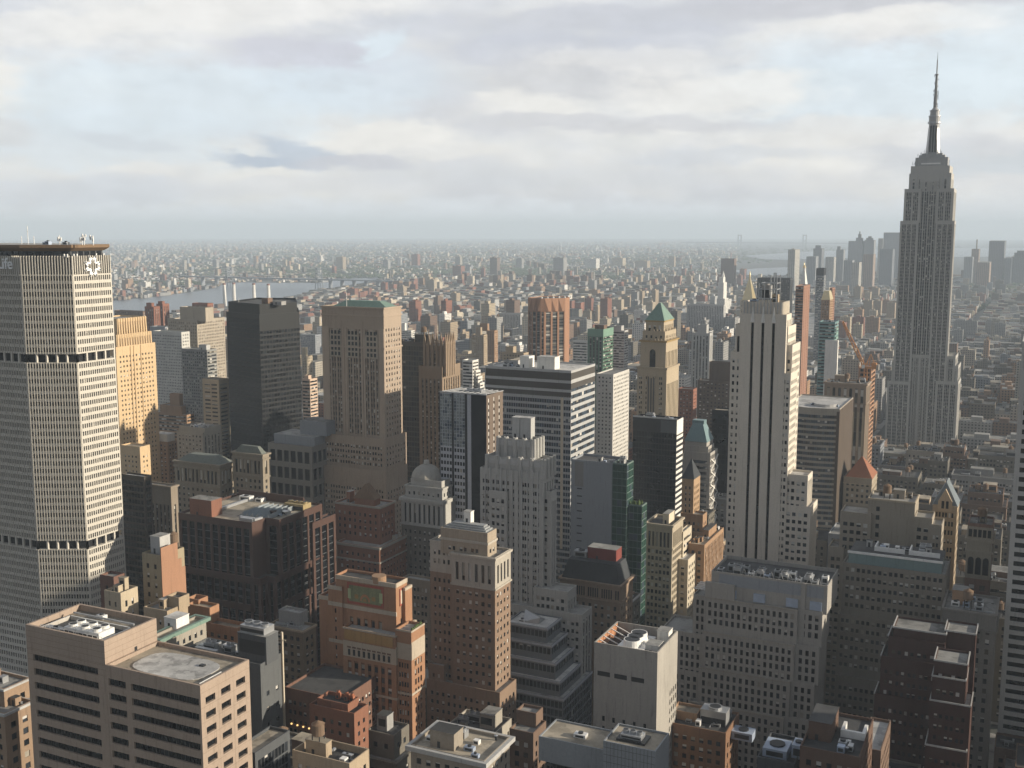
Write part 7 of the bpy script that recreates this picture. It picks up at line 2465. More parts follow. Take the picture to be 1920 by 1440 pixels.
# ---- orange luffing crane
def crane():
    b = Bld('crane', 'orange luffing tower crane with raised boom above the columned brown tower', 'crane', 'the orange crane')
    Yc = 1010
    om = MET['orange']
    def pt(px, py, dy=0):
        return at_y(px, py, Yc + dy)
    m = b.part('mast')
    base = pt(1622, 722)
    top = pt(1622, 690)
    x, y = base[0], Yc
    zb, zt = base[2] - 30, top[2]
    s = 1.3
    for dx in (-s, s):
        for dy in (-s, s):
            m.bar((x + dx, y + dy, zb), (x + dx, y + dy, zt), .5, om)
    k = 0
    zz = zb
    while zz < zt - 2.6:
        m.bar((x - s, y - s, zz), (x + s, y - s, zz + 2.6), .3, om)
        m.bar((x + s, y - s, zz), (x + s, y + s, zz + 2.6), .3, om)
        m.bar((x + s, y + s, zz), (x - s, y + s, zz + 2.6), .3, om)
        zz += 2.6
    mh = b.part('machinery_deck')
    mh.box(x - 3, x + 9, y - 2, y + 2, zt - .2, zt + 1.6, om)
    mh.box(x + 5, x + 9, y - 2.2, y + 2.2, zt + 1.59, zt + 5, om)
    cw = b.part('counterweight')
    cw.box(x + 8.5, x + 11, y - 1.8, y + 1.8, zt - 1.4, zt + 3.4, W['concrete'])
    cab = b.part('cab')
    cab.box(x - 3.2, x - .6, y - 3.2, y - 1.9, zt, zt + 3, MET['white'])
    af = b.part('a_frame')
    tip = pt(1633, 664)
    af.bar((x - 1, y - 1.2, zt + 1), (tip[0], y, tip[2]), .6, om)
    af.bar((x - 1, y + 1.2, zt + 1), (tip[0], y + .1, tip[2]), .6, om)
    af.bar((x + 8, y, zt + 2), (tip[0], y, tip[2]), .6, om)
    bm = b.part('boom')
    p0, p1 = np.array((x - 1.5, y, zt + 1.5)), np.array(pt(1580, 603))
    d = p1 - p0
    L = np.linalg.norm(d)
    d /= L
    up = np.cross(d, (0, 1.0, 0))
    up /= np.linalg.norm(up)
    if up[2] < 0:
        up = -up
    n = int(L / 2.6)
    for i in range(n):
        t0, t1 = i / n, (i + 1) / n
        def c(t, sx, sz):
            w = 1.35 * (1 - .45 * abs(2 * t - .8))
            return p0 + d * L * t + np.array((0, 1, 0)) * sx * w + up * sz * w
        for sx in (-1, 1):
            for sz in (-1, 1):
                bm.bar(c(t0, sx, sz), c(t1, sx, sz), .5, om)
            bm.bar(c(t0, sx, -1), c(t1, sx, 1), .34, om)
            bm.bar(c(t0, sx, 1), c(t0, sx, -1), .3, om)
        bm.bar(c(t0, -1, 1), c(t1, 1, 1), .3, om)
    cb = b.part('pendant_cable')
    cb.bar((tip[0], y, tip[2]), tuple(p0 + d * L * .82), .16, MET['dark'])
    b.tiers.append(([(x - 2, y - 2), (x + 2, y - 2), (x + 2, y + 2), (x - 2, y + 2)], zb, zt))
    b.done()
    # the concrete frame it is building
    far_tower('construction_building', 'unfinished orange-netted building frame beside the orange crane', 'the unfinished frame', 1022, 1610, 1634, 1642, 690, wall_mat('orange_safety_net', (.36, .21, .13)), style('ribbon', bay=3, win=((.03, .97),), fh=4, wz=(.2, .8), top=.5, dep=1.2, mull=4, glass='shade'), style('ribbon', bay=3, win=((.03, .97),), fh=4, wz=(.2, .8), top=.5, dep=1.2, mull=4, glass='shade'), extra=lambda b, r: [b.part('formwork_post').bar((r[0] + (r[1] - r[0]) * k / 6, r[2] + 1, r[4] - 1), (r[0] + (r[1] - r[0]) * k / 6, r[2] + 1, r[4] + 4 + (k % 3) * 3), .6, MET['orange']) for k in range(7)])


crane()

# ---- hazy downtown skyline
def slab(Y, xl, xc, xr, yt, col, label, top=None, name='office_tower'):
    b = Bld(name, label, 'skyscraper')
    m = far_mat('far_masonry_%d' % col, False, [(.26, .27, .28), (.40, .38, .34), (.16, .17, .19), (.33, .25, .20)][col], 7, 5)
    r = R(Y, xl, xc, xr, yt, 25)
    b.poly(rect(r), 0, r[4], [None] * 4, m, 'grey')
    if top:
        for (a0, a1, y2) in top:
            q = R(Y + 6, a0, a1, None, y2, 14)
            b.poly(rect(q), r[4] - 2, q[4], [None] * 4, m, 'grey')
    b.done()


L_ = 'hazy far downtown tower '
for a in [(4300, 1478, 1491, 1500, 468, 1, L_ + 'with two pale slabs, leftmost of the downtown group', ((1484, 1489, 466),)),
          (5000, 1512, 1530, 1535, 481, 0, L_ + 'wide and pale, just right of the leftmost pale slabs'),
          (5700, 1525, 1541, 1546, 466, 2, L_ + 'dark with stepped top, above the thin dark tower', ((1529, 1539, 460),)),
          (5400, 1548, 1564, 1568, 482, 1, L_ + 'low with a bright cream side, right of the dark stepped one'),
          (5500, 1568, 1582, 1585, 468, 0, L_ + 'grey with a narrow pointed top', ((1570, 1576, 462),)),
          (5900, 1591, 1618, 1621, 452, 0, L_ + 'with stepped shoulders and a tall central spire', ((1605, 1618, 446), (1609, 1615, 439), (1611, 1613, 434))),
          (5900, 1621, 1639, 1642, 450, 0, L_ + 'with rounded dome-like top, right of the spired one', ((1624, 1637, 446), (1628, 1634, 443))),
          (6100, 1647, 1656, 1659, 447, 1, L_ + 'thin and pale, left of the broad flat-topped one'),
          (6000, 1657, 1687, 1690, 436, 0, L_ + 'broad and flat-topped, tallest, beside the spire tower'),
          (5200, 1650, 1674, 1678, 467, 2, L_ + 'dark and square in front of the broad flat-topped one'),
          (4700, 1619, 1638, 1642, 477, 3, L_ + 'reddish with ribbed sides'),
          (4300, 1598, 1611, 1616, 492, 1, L_ + 'pale with sunlit right edge, lower than its neighbours'),
          (4800, 1582, 1598, 1602, 488, 0, L_ + 'grey and low below the spired one'),
          (5700, 1855, 1884, 1887, 452, 2, L_ + 'dark and broad, tallest right of the spire tower'),
          (5600, 1822, 1836, 1838, 467, 3, L_ + 'under construction with a thin antenna, right of the spire tower', ((1831, 1833, 449),)),
          (5700, 1897, 1932, 1935, 482, 2, L_ + 'with domed top at the right edge', ((1902, 1928, 474), (1907, 1923, 470))),
          (5600, 1885, 1897, 1899, 484, 2, L_ + 'small and dark, between the broad one and the domed one'),
          (5500, 1808, 1824, 1826, 482, 0, L_ + 'small and grey, nearest the right side of the spire tower'),
          (5000, 1832, 1856, 1859, 492, 3, L_ + 'low and brownish, below the antenna tower')]:
    slab(*a)

# ---- four smokestacks by the river
for i, (px, yt) in enumerate(((420, 531), (438, 530), (475.5, 531), (503, 532))):
    Yk = 2800
    b = Bld('smokestack', ['tall pale smokestack with dark rim, leftmost of four by the river', 'tall pale smokestack, second from left of four by the river', 'tall pale and red smokestack, third of four by the river', 'tall pale smokestack with red base, rightmost of four by the river'][i], 'smokestack', 'the riverside smokestacks' if i == 1 else None, 'smokestacks by the river')
    x, _, z = at_y(px, yt, Yk)
    a = b.part('shaft')
    a.cyl(x, Yk, 0, z - 5, 6.6, 5.0, W['white'], 14)
    c = b.part('rim')
    c.cyl(x, Yk, z - 5, z, 5.1, 5.0, W['redbrick'], 14)
    b.tiers.append(([(x - 4, Yk - 4), (x + 4, Yk - 4), (x + 4, Yk + 4), (x - 4, Yk + 4)], 0, z))
    b.done()

# ---- suspension bridge over the river
def bridge():
    b = Bld('suspension_bridge', 'dark steel suspension bridge across the river with two lattice towers', 'bridge', 'the suspension bridge')
    Yb = 4000.0
    x1 = x_for(598, Yb, 40)
    x2 = x1 - 490
    m = wall_mat('bridge_steel', (.24, .26, .29))
    drop = -2
    for x in (x1, x2):
        t = b.part('tower')
        for dy in (-18, 18):
            for dx in (-7, 7):
                t.bar((x + dx, Yb + dy, drop), (x + dx * .6, Yb + dy * .8, 88), 3, m)
        for z in (25, 45, 66, 86):
            t.bar((x, Yb - 16, z), (x, Yb + 16, z), 4, m)
            t.bar((x - 6, Yb - 16, z), (x + 6, Yb - 16, z), 3, m)
        for z in (47, 67):
            t.bar((x, Yb - 15, z), (x, Yb + 15, z + 18), 2.5, m)
            t.bar((x, Yb + 15, z), (x, Yb - 15, z + 18), 2.5, m)
    d = b.part('deck')
    d.box(x2 - 280, x1 + 420, Yb - 14, Yb + 14, 37, 42, m)
    for k in range(8):
        p = b.part('pier')
        x = x1 + 60 + 60 * k if k < 6 else x2 - 70 - 80 * (k - 6)
        p.box(x - 2, x + 2, Yb - 12, Yb + 12, drop - 2, 37, m)
    c = b.part('main_cable')
    pts = [(x2 - 300, 44)] + [(x2 + 490 * i / 16, 48 + 40 * (2 * i / 16 - 1) ** 2) for i in range(17)] + [(x1 + 300, 44)]
    for p, q in zip(pts, pts[1:]):
        for dy in (-15, 15):
            c.bar((p[0], Yb + dy, p[1]), (q[0], Yb + dy, q[1]), 1.6, m)
    b.tiers.append(([(x2, Yb - 16), (x1, Yb - 16), (x1, Yb + 16), (x2, Yb + 16)], 0, 88))
    b.done()
    # far narrows bridge: two faint towers on the horizon
    b = Bld('suspension_bridge', 'very faint suspension bridge towers on the horizon, left of downtown', 'bridge')
    Yv = 16500.0
    m = wall_mat('far_bridge_steel', (.20, .22, .24))
    zg = -Yv ** 2 / (2 * R_EARTH) * 1.1
    xs = []
    for px in (1387, 1509):
        t = b.part('tower')
        x = x_for(px, Yv, 150)
        xs.append(x)
        zt = z_for(440, x, Yv)
        for dx in (-22, 22):
            t.bar((x + dx, Yv, zg), (x + dx, Yv, zt), 16, m)
        t.bar((x - 22, Yv, zt - 10), (x + 22, Yv, zt - 10), 14, m)
        t.bar((x - 22, Yv, zt - 90), (x + 22, Yv, zt - 90), 14, m)
    d = b.part('deck')
    d.box(xs[0] - 900, xs[1] + 900, Yv - 15, Yv + 15, zg + 62, zg + 72, m)
    b.tiers.append(([(xs[0], Yv), (xs[1], Yv), (xs[1], Yv + 5), (xs[0], Yv + 5)], 0, 100))
    b.done()


bridge()
# ================================================================== water, far shore, blocks between the named towers
def ground_z(x, y):
    return -(x * x + y * y) / (2 * R_EARTH)


def on_ground(px, py):
    z = 0.0
    for _ in range(4):
        x, y, _z = at_z(px, py, z)
        z = ground_z(x, y)
    return x, y


def water_mat():
    m = bpy.data.materials.new('river_water')
    m.use_nodes = True
    N = NT(m.node_tree)
    p = N.n['Principled BSDF']
    g = N.new('ShaderNodeNewGeometry')
    p.inputs['Base Color'].default_value = (.03, .05, .07, 1)
    p.inputs['Roughness'].default_value = .3
    p.inputs['Specular IOR Level'].default_value = .6
    bp = N.new('ShaderNodeBump')
    bp.inputs['Strength'].default_value = .35
    bp.inputs['Distance'].default_value = 2.0
    N.l.new(N.noise(g.outputs['Position'], .03, 5, .65), bp.inputs['Height'])
    N.l.new(bp.outputs[0], p.inputs['Normal'])
    return m


WATER = []
far_shore = [(-60, 590), (120, 574), (205, 565), (240, 562), (275, 559), (330, 552), (375, 546), (402, 540), (425, 531.5), (455, 530), (520, 531), (595, 531), (640, 523.5), (705, 521)]
near_shore = [(712, 527), (690, 529), (640, 537), (600, 546), (560, 556), (500, 572), (420, 580), (330, 590), (250, 612), (120, 660), (-60, 760)]
river = [on_ground(*p) for p in far_shore + near_shore]
bay1 = [on_ground(*p) for p in [(1374, 509), (1420, 504.5), (1470, 502.5), (1490, 503), (1492, 512), (1478, 517), (1440, 520), (1405, 519)]]
bay2 = [on_ground(*p) for p in [(1395, 481), (1440, 477.5), (1500, 474), (1600, 470), (1750, 466), (1960, 466), (1960, 482), (1750, 484), (1560, 486), (1470, 489), (1430, 488)]]
bay3 = [on_ground(*p) for p in [(-40, 455.5), (300, 454.2), (700, 452.6), (1100, 452.4), (1500, 454), (1960, 458), (1960, 462), (1500, 458.5), (1100, 454), (700, 453.5)]]


def inside(p, poly):
    x, y = p
    c = False
    n = len(poly)
    for i in range(n):
        (x0, y0), (x1, y1) = poly[i], poly[i - 1]
        if (y0 > y) != (y1 > y) and x < (x1 - x0) * (y - y0) / (y1 - y0) + x0:
            c = not c
    return c


wm_ = water_mat()
a = Acc()
a.polys([(x, y, ground_z(x, y) + 1.2) for x, y in river], [list(range(len(river)))], wm_)
struct('river', a)
a = Acc()
for k, q in enumerate((bay1, bay2)):
    a.polys([(x, y, ground_z(x, y) + 5 + k * 3) for x, y in q], [list(range(len(q)))], wm_)
struct('bay_water', a)

ns = sorted([on_ground(*p) for p in near_shore], key=lambda p: p[1])
SH_Y = [p[1] for p in ns] + [5200, 6400, 7200]
SH_X = [p[0] for p in ns] + [-1650, -1050, -800]


def shore_x(y):
    return float(np.interp(y, SH_Y, SH_X))


def env(px, Y):
    """highest a filled-in block may reach in the view (photo pixels), so it stays under the named towers"""
    if 670 < px < 830 and Y < 345:
        return 1500.0
    a = np.interp(Y, [150, 250, 350, 450, 550, 650, 750, 850, 1000, 1200, 1500, 2000, 2600, 3200, 4000, 5000], [1400, 1320, 1225, 1130, 1030, 940, 865, 800, 745, 690, 645, 605, 578, 556, 532, 505])
    r = np.interp(Y, [150, 300, 450, 600, 700, 800, 1000, 1200, 1400, 1800, 2400, 3000, 4000, 5000], [1440, 1440, 1240, 1010, 960, 905, 835, 800, 740, 690, 640, 605, 550, 515])
    t = min(1.0, max(0.0, (px - 1400) / 90))
    return a * (1 - t) + r * t


PAL = [('redbrick', (.24, .105, .07), 'red brick', 1.0), ('brownbrick', (.17, .115, .085), 'brown brick', 1.1), ('tan', (.36, .285, .20), 'tan', 1.1), ('tanlt', (.44, .37, .27), 'pale tan', .9),
       ('stone', (.345, .315, .265), 'stone grey', 1.3), ('grey', (.30, .295, .285), 'grey', 1.3), ('greylt', (.42, .415, .40), 'light grey', .8), ('white', (.66, .64, .60), 'white', .5),
       ('terracotta', (.33, .21, .13), 'rusty tan', .7), ('cream', (.56, .49, .38), 'cream', .5), ('darkstone', (.16, .145, .12), 'dark grey', 1.0), ('bluegrey', (.25, .265, .285), 'blue-grey', .4)]
rng = random.Random(11)


def pick(bright=1.0):
    w = [p[3] * (bright if p[0] in ('white', 'cream', 'greylt', 'tanlt') else 1) for p in PAL]
    return rng.choices(range(len(PAL)), w)[0]


LOTS = []      # x0 x1 y0 y1 h colour zone


def free(x0, x1, y0, y1, m=1.0):
    return all(x1 < a - m or x0 > b + m or y1 < c - m or y0 > d + m for a, b, c, d, _ in RECTS)


AVES = [(-2700, 12), (-2400, 12), (-2100, 12), (-1850, 12), (-1600, 12), (-1290, 14), (-1040, 14), (-800, 14), (-622, 11), (-481, 20), (-330, 12), (-170, 15), (95, 15)]
for n in range(47, -6, -1):                     # cross streets, walking away from the camera
    ys = (49.5 - n) * 80.5
    if ys < 150:
        continue
    y0b, y1b = ys + 9, ys + 80.5 - 9
    for (xa, wa), (xb, wb) in zip(AVES, AVES[1:]):
        X0, X1 = xa + wa, xb - wb
        for row in (0, 1):
            ya, yb = (y0b, (y0b + y1b) / 2 - .4) if row == 0 else ((y0b + y1b) / 2 + .4, y1b)
            x = X0
            while x < X1 - 8:
                w = min(rng.uniform(15, 34) if ys > 1400 or rng.random() < .7 else rng.uniform(34, 60), X1 - x)
                if X1 - x - w < 9:
                    w = X1 - x
                xe, xm, ym = x + w - .5, x + w / 2, (ya + yb) / 2
                x0_, x = x, x + w
                px, _, d = proj(xm, ym, 20)
                if px < -40 or px > 1990 or xm < shore_x(ym) + 25 or ym > 4600:
                    continue
                if not free(x0_, xe, ya, yb):
                    # try to keep half of the lot
                    if free(x0_, xe, ya, (ya + yb) / 2):
                        yb_ = (ya + yb) / 2
                        LOTS.append([x0_, xe, ya, yb_, ys, px])
                    continue
                d_ = rng.uniform(0, 6) if row == 0 else 0
                LOTS.append([x0_, xe, ya + (0 if row == 0 else d_), yb - (d_ if row == 0 else 0), ys, px])

BOX = []
for x0, x1, y0, y1, ys, px in LOTS:
    Y = ys
    if Y < 800:
        h = rng.choice([rng.uniform(28, 60), rng.uniform(45, 95)])
    elif Y < 1450:
        h = rng.choice([rng.uniform(18, 50), rng.uniform(30, 70), rng.uniform(40, 95)]) if x1 < -200 else rng.uniform(28, 66)
    elif Y < 2300:
        h = rng.choice([rng.uniform(14, 40), rng.uniform(25, 60)] + ([rng.uniform(60, 110)] if rng.random() < .3 else []))
    else:
        h = rng.uniform(11, 24) if rng.random() < .8 else rng.uniform(24, 48)
    e = min(env(proj(x, y, h)[0], Y) for x in (x0, x1) for y in (y0, y1))
    zc = min(z_for(e, (x0 + x1) / 2, y1), z_for(e, x0, y1))
    if Y > 1250 and rng.random() < .05:
        continue
    if zc < 10:
        continue
    h = max(10.0, min(h, zc * rng.uniform(.6, 1.0)))
    if 1300 < Y < 3200 and rng.random() < .14:
        h = min(h * rng.uniform(1.3, 2.1), 95)
        sh_ = rng.uniform(.1, .3) * (x1 - x0)
        x0, x1 = x0 + sh_, x1 - sh_ * .5
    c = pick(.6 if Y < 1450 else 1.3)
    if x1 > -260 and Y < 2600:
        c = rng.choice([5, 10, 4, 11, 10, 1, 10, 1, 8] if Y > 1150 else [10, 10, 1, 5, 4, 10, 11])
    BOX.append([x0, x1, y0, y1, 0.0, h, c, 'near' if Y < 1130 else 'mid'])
# housing estates: groups of plain brick towers near the far bridges
for px, py, n, cols, hh in [(690, 570, 10, (0, 8), 50), (760, 548, 12, (0, 8, 2), 45), (840, 545, 9, (9, 3), 62), (905, 545, 4, (0, 8), 60), (960, 540, 10, (1, 2), 62), (1020, 540, 10, (0, 2, 1), 58), (1080, 535, 12, (0, 1, 2), 56), (1150, 548, 8, (2, 5), 60),
                            (1210, 535, 10, (0, 2), 50), (1300, 525, 10, (0, 2, 7), 45), (1390, 530, 6, (0,), 55), (640, 590, 8, (0, 8), 40), (560, 610, 8, (0, 1), 45), (700, 640, 8, (2, 5, 1), 60), (880, 640, 7, (2, 1), 60),
                            (1000, 600, 6, (2, 5), 60), (1070, 600, 8, (2, 0), 62), (1180, 590, 7, (2, 3, 5), 70), (1265, 560, 6, (2, 5), 50), (1600, 560, 10, (2, 8, 3), 60), (1650, 600, 8, (8, 3, 2), 55), (1600, 640, 8, (8, 0, 3), 55), (1840, 560, 8, (5, 10), 55), (1830, 640, 8, (5, 4), 50)]:
    for _ in range(n):
        x, y = on_ground(px + rng.uniform(-45, 45), py + rng.uniform(-9, 14))
        if inside((x, y), river) or not free(x - 14, x + 14, y - 14, y + 14, 4):
            continue
        w, d = rng.uniform(9, 15), rng.uniform(9, 14)
        c = rng.choice(cols)
        h = hh * rng.uniform(.7, 1.1)
        BOX.append([x - w, x + w, y - d, y + d, ground_z(x, y), ground_z(x, y) + h, c, 'mid'])
# far shore: low rooftops thinning out towards the horizon
for _ in range(27000):
    t = rng.random()
    py = 452 + 118 * t ** 1.15
    px = rng.uniform(-20, 1940)
    if py < 456 and rng.random() < .5:
        continue
    x, y = on_ground(px, py)
    d = math.hypot(x, y)
    if d < 3300 or inside((x, y), river) or inside((x, y), bay1) or inside((x, y), bay2):
        continue
    if y < 4600 and x > shore_x(y) - 30:
        continue
    if px > 1380 and y > 6600:
        continue
    k = d / 5000
    dq = random.Random(int(x // 520) * 7919 + int(y // 760))           # each district has its own grain and colours
    dens, mean_h, cols = dq.uniform(.25, 1.0), dq.choice([8, 9, 10, 11, 14]), dq.sample(range(12), 5)
    if rng.random() > dens:
        continue
    u = rng.random()
    w, dp = rng.choice([rng.uniform(4, 9), rng.uniform(4, 9), rng.uniform(6, 15)]) * k ** .6, rng.uniform(4, 11) * k ** .6
    h = mean_h * rng.uniform(.7, 1.3) * k ** .3
    if u < .04:
        h = rng.uniform(22, 52)
    elif u < .075:
        w, dp, h = rng.uniform(25, 60), rng.uniform(18, 40), rng.uniform(8, 13)      # sheds and warehouses
    z = ground_z(x, y)
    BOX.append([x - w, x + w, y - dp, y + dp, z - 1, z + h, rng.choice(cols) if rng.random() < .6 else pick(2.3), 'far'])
for px, py, w, h, c in [(1050, 520, 30, 105, 5), (928, 517, 22, 100, 1), (640, 505, 25, 80, 2), (750, 500, 14, 62, 7), (780, 500, 24, 85, 0), (725, 505, 20, 60, 5), (1260, 500, 20, 70, 2), (1160, 500, 40, 60, 3), (1110, 505, 40, 70, 7), (860, 520, 26, 62, 0), (975, 505, 20, 70, 5), (240, 545, 18, 46, 8), (272, 545, 20, 38, 7), (353, 546, 10, 50, 9), (545, 495, 20, 50, 3), (600, 492, 20, 56, 7), (480, 495, 14, 60, 8), (405, 505, 16, 60, 5), (860, 500, 20, 70, 4), (1205, 505, 40, 55, 2)]:
    x, y = on_ground(px, py)
    z = ground_z(x, y)
    BOX.append([x - w, x + w, y - w * .8, y + w * .8, z - 1, z + h, c, 'far'])

# ---- which of them show, and how large: walk away from the camera keeping the skyline so far
NC = 640
sky_ = np.full(NC, 1440.0)
ev = [(0.5 * (r[2] + r[3]), None, (r[0], r[1], r[2], r[3], r[4])) for r in RECTS] + [(0.5 * (q[2] + q[3]), i, (q[0], q[1], q[2], q[3], q[5])) for i, q in enumerate(BOX)]


def depth(c):
    return proj((c[0] + c[1]) / 2, (c[2] + c[3]) / 2, 0)[2]


ev.sort(key=lambda t: depth(t[2]))
VIS = np.zeros(len(BOX))
for _, i, c in ev:
    p = [proj(x, y, c[4]) for x in c[:2] for y in c[2:4]]
    xa, xb = min(t[0] for t in p), max(t[0] for t in p)
    ja, jb = int(max(0, xa / 3)), int(min(NC - 1, xb / 3))
    if jb < ja or xb < 0:
        continue
    yt = min(t[1] for t in p)
    seg = sky_[ja:jb + 1]
    g = np.maximum(0, seg - yt)
    if i is not None:
        VIS[i] = g.sum() * 3
        # the crown of a low building in front hides only up to its own roof edge
    sky_[ja:jb + 1] = np.minimum(seg, np.sort([t[1] for t in p])[1])

order = np.argsort(-VIS)
N_IND = 290
near_show = [i for i in range(len(BOX)) if BOX[i][7] == 'near']
IND = [int(i) for i in order if VIS[i] > 30][:N_IND]
INDS = set(IND)

LAB = {}


def base_label(i):
    x0, x1, y0, y1, z0, z1, c, zone = BOX[i]
    r2 = random.Random(i)
    h, w = z1 - z0, x1 - x0
    form = 'tall slim' if h > 2.6 * w else 'tall' if h > 62 else 'low wide' if h < 26 and w > 26 else 'low' if h < 26 else 'wide' if w > 38 else 'mid-height'
    px, py, d = proj((x0 + x1) / 2, (y0 + y1) / 2, z1)
    best = min(NAMED, key=lambda n: math.hypot(n[1] - px, (n[2] - py) * 1.2) + abs(n[3] - d) * .02)
    dx = px - best[1]
    if d > best[3] * 1.12 and abs(dx) < 70:
        rel = 'beyond'
    elif d < best[3] * .9 and abs(dx) < 70:
        rel = 'in front of'
    else:
        rel = 'right of' if dx > 0 else 'left of'
    noun = 'building' if zone == 'near' else 'block'
    return f"{form} {PAL[c][2]} {noun} {rel} {best[0]}", px, d


groups = {}
for i in IND:
    t, px, d = base_label(i)
    groups.setdefault(t, []).append((px, d, i))
ORD = ['leftmost', 'second from left', 'third from left', 'fourth from left', 'fifth from left', 'sixth from left', 'seventh from left', 'eighth from left', 'ninth from left']
for t, L in groups.items():
    if len(L) == 1:
        LAB[L[0][2]] = t
        continue
    L.sort()
    for k, (_, _, i) in enumerate(L):
        LAB[i] = t + ', ' + ('rightmost' if k == len(L) - 1 else ORD[min(k, 8)])

NSTY = [dict(), dict(mode='strip', win=((.28, .72),), wz=(.12, .62), dep=.35), dict(win=((.1, .42), (.58, .9)), bay=4.8), dict(mode='ribbon', win=((.03, .97),), wz=(.35, .8), mull=2.5), dict(bay=2.8, win=((.22, .78),)), dict(bay=4.0, win=((.3, .68),))]
for i in IND:
    x0, x1, y0, y1, z0, z1, c, zone = BOX[i]
    key, col, cname, _ = PAL[c]
    r2 = random.Random(1000 + i)
    nm = 'brick_building' if 'brick' in cname else r2.choice(['office_building', 'apartment_building'])
    if zone == 'near':
        b = Bld(nm, LAB[i], 'building', None, 'buildings filling the blocks between the towers', seed=i, px_min=5.5)
        so = r2.choice(NSTY)
        st = style(**{**dict(bay=r2.uniform(3, 4), fh=r2.uniform(3.5, 4), top=r2.uniform(2, 4)), **so})
        h = z1
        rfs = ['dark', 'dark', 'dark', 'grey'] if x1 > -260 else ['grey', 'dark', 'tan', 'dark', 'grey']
        if h > 45 and r2.random() < .55 and x1 - x0 > 16:
            zc = h * r2.uniform(.72, .9)
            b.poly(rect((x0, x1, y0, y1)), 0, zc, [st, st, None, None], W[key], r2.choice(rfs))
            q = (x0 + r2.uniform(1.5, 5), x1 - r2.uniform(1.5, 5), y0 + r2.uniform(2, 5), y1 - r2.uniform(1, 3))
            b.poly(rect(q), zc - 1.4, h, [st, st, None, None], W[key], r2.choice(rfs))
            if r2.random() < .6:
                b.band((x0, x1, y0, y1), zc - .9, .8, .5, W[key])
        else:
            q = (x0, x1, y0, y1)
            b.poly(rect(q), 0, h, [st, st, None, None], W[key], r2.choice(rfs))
            if r2.random() < .5:
                b.band(q, h - 1.0, .9, .6, W[key] if r2.random() < .6 else W['greylt'])
        b.clutter((q[0] + .8, q[1] - .8, q[2] + .8, q[3] - .8), h - 1, r2.randint(2, 6) if VIS[i] > 600 else 2, r2.choice([0, 0, 1, 1, 2]) or 0, W[r2.choice(['terracotta', 'grey', 'tan', 'brownbrick', key])])
        b.done()
    else:
        b = Bld('apartment_block' if zone == 'mid' else 'far_block', LAB[i], 'building', None, 'far blocks across the city', seed=i)
        m = far_mat('far_wall_' + key, False, col)
        b.poly(rect((x0, x1, y0, y1)), z0, z1, [None] * 4, m, r2.choice(['grey', 'tan', 'dark', 'dark']), .8)
        w, d = x1 - x0, y1 - y0
        p = b.part('penthouse')
        k0, k1 = r2.uniform(.15, .4), r2.uniform(.15, .4)
        p.box(x0 + w * k0, x0 + w * (k0 + .35), y0 + d * k1, y0 + d * (k1 + .4), z1 - 1, z1 + r2.uniform(2.5, 5), W[key])
        if VIS[i] > 400 and r2.random() < .5:
            b.tank(x1 - 4, y0 + d * .5, z1 - .8)
        b.done()

# ---- everything beyond that: one mass of rooftops each side of the river
def mass(name, ids, label):
    n = len(ids)
    q = np.array([BOX[i][:6] for i in ids])
    x0, x1, y0, y1, z0, z1 = q.T
    V = np.stack([np.stack(t, -1) for t in ((x0, y0, z0), (x1, y0, z0), (x1, y1, z0), (x0, y1, z0), (x0, y0, z1), (x1, y0, z1), (x1, y1, z1), (x0, y1, z1))], 1)
    F = np.array([[0, 1, 5, 4], [1, 2, 6, 5], [2, 3, 7, 6], [3, 0, 4, 7], [4, 5, 6, 7]])
    a = Acc()
    a.quads(V[:, F].reshape(-1, 4, 3), far_mat('far_city_masonry', True, sx=3.8, sz=3.3))
    me = a.mesh(name)
    at = me.color_attributes.new('col', 'FLOAT_COLOR', 'CORNER')
    rs = np.random.RandomState(5)
    roofs = np.array([(.24, .235, .22), (.10, .10, .10), (.30, .27, .22), (.5, .49, .47), (.36, .35, .33)])
    cw = np.array([PAL[BOX[i][6]][1] for i in ids]) * rs.uniform(.75, 1.2, (n, 1))
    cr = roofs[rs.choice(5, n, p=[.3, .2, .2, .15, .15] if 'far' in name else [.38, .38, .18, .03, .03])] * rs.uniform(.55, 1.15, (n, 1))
    C = np.ones((n, 5, 4, 4))
    C[:, :4, :, :3] = cw[:, None, None]
    C[:, 4, :, :3] = cr[:, None]
    at.data.foreach_set('color', C.reshape(-1).astype(np.float32))
    o = link(name, me)
    tag(o, label, 'city blocks', None, 'stuff')


near_rest = [i for i in range(len(BOX)) if i not in INDS and BOX[i][7] != 'far']
far_rest = [i for i in range(len(BOX)) if i not in INDS and BOX[i][7] == 'far']
mass('city_rooftops', near_rest, 'mass of small rooftops between the towers down to the river')
mass('far_shore_rooftops', far_rest, 'mass of tiny pale rooftops beyond the river, fading to the horizon')


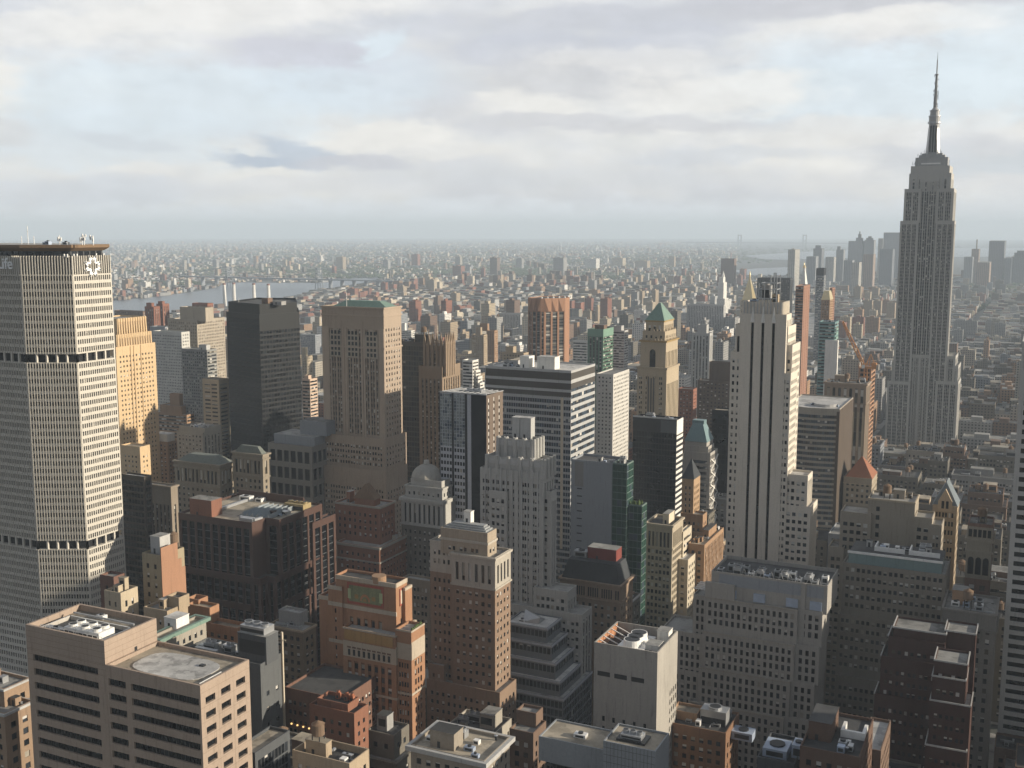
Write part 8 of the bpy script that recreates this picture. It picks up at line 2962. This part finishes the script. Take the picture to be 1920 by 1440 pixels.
# ---- trees: squares and parks far off
def tree_mass():
    mt = bpy.data.materials.new('far_foliage')
    mt.use_nodes = True
    N = NT(mt.node_tree)
    p = N.n['Principled BSDF']
    g = N.new('ShaderNodeNewGeometry')
    c = N.mix(N.noise(g.outputs['Position'], .06, 3), (.025, .045, .018), (.08, .11, .04))
    N.l.new(c, p.inputs['Base Color'])
    p.inputs['Roughness'].default_value = .9
    rs = np.random.RandomState(3)
    pts = []
    for px, py, hw, hh, n in [(865, 573, 46, 4, 420), (575, 548, 26, 3, 160), (900, 507, 90, 8, 500), (700, 515, 120, 8, 500), (1050, 512, 90, 7, 350), (480, 505, 140, 8, 500), (300, 535, 80, 6, 240), (1210, 520, 90, 6, 240), (900, 478, 700, 10, 900), (500, 490, 400, 10, 500),
                          (960, 465, 900, 6, 900), (420, 512, 200, 9, 500), (820, 500, 160, 9, 500), (1250, 485, 200, 9, 400), (620, 478, 300, 7, 400), (1150, 495, 200, 8, 300), (1560, 530, 90, 10, 120), (1860, 560, 60, 26, 200), (1300, 512, 60, 4, 160), (600, 590, 40, 6, 100), (1850, 640, 60, 30, 120)]:
        for _ in range(n):
            x, y = on_ground(px + rs.uniform(-hw, hw), py + rs.uniform(-hh, hh))
            if not inside((x, y), river) and not inside((x, y), bay1) and not inside((x, y), bay2):
                pts.append((x, y))
    a = Acc()
    for x, y in pts:
        k = (math.hypot(x, y) / 4000) ** .7
        z = ground_z(x, y)
        for _ in range(3):
            cx, cy, r = x + rs.uniform(-5, 5) * k, y + rs.uniform(-5, 5) * k, rs.uniform(3.5, 7) * k
            cz = z + rs.uniform(4, 9)
            v = [(cx + r * rs.uniform(.6, 1.1), cy + rs.uniform(-1, 1), cz), (cx + rs.uniform(-1, 1), cy + r * rs.uniform(.6, 1.1), cz + rs.uniform(-1, 1)), (cx - r * rs.uniform(.6, 1.1), cy, cz), (cx, cy - r * rs.uniform(.6, 1.1), cz), (cx, cy, cz + rs.uniform(4, 8)), (cx, cy, z)]
            a.polys(v, [[0, 1, 4], [1, 2, 4], [2, 3, 4], [3, 0, 4], [1, 0, 5], [2, 1, 5], [3, 2, 5], [0, 3, 5]], mt)
    struct('far_trees', a, 'stuff', 'dark green masses of trees in far squares and parks', 'trees')


tree_mass()

# ---- pavements: each block stands a kerb above the street
a = Acc()
pv = roof_mat('concrete_pavement', (.26, .255, .245))
for n in range(47, 5, -1):
    ys = (49.5 - n) * 80.5
    for (xa, wa), (xb, wb) in zip(AVES[4:], AVES[5:]):
        a.box(xa + wa - 4, xb - wb + 4, ys + 6, ys + 74.5, -.2, .15, pv)
struct('pavement', a)
def ground_sheet():
    a = Acc()
    rings = [0, 300, 1000, 2500, 4500, 7000, 10000, 14000, 20000, 28000, 40000]
    n = 48
    v = [(0, 0, 0)]
    for r in rings[1:]:
        for k in range(n):
            t = 2 * math.pi * k / n
            v.append((r * math.cos(t), r * math.sin(t), -r * r / (2 * R_EARTH)))
    f = [[0, 1 + k, 1 + (k + 1) % n] for k in range(n)]
    for i in range(len(rings) - 2):
        o, p = 1 + i * n, 1 + (i + 1) * n
        f += [[o + k, p + k, p + (k + 1) % n, o + (k + 1) % n] for k in range(n)]
    a.polys(v, f, roof_mat('city_ground_asphalt', (.07, .075, .07)))
    struct('ground', a)


def haze_box():
    m = bpy.data.materials.new('haze_air')
    m.use_nodes = True
    m.node_tree.nodes.clear()
    N = NT(m.node_tree)
    o = N.new('ShaderNodeOutputMaterial')
    v = N.new('ShaderNodeVolumePrincipled')
    v.inputs['Color'].default_value = (.76, .88, 1.0, 1)
    v.inputs['Density'].default_value = HAZE_D
    v.inputs['Anisotropy'].default_value = 0.0
    N.l.new(v.outputs[0], o.inputs['Volume'])
    a = Acc()
    zb = -40000.0 ** 2 / (2 * R_EARTH) - 1
    a.box(-41000, 41000, -41000, 41000, zb, 470, m)
    struct('haze', a, 'stuff')


def towers_behind():
    # the slab the viewer stands on and its neighbours across the avenue: out of frame, added only to shade the near blocks
    for nm, lb, x0, x1, y0, y1, h in (('office_tower', 'tall limestone slab under the viewpoint, behind the camera', -48, 62, -42, -8, 254.5),
                                      ('office_tower', 'stone tower across the avenue, out of frame to the right, nearest', 116, 160, 285, 395, 172),
                                      ('office_tower', 'stone tower across the avenue, out of frame to the right, farther', 116, 160, 500, 600, 150)):
        b = Bld(nm, lb, 'skyscraper')
        b.poly(rect((x0, x1, y0, y1)), 0, h, [None] * 4, W['limestone'], 'grey')
        b.done()


towers_behind()
ground_sheet()
haze_box()
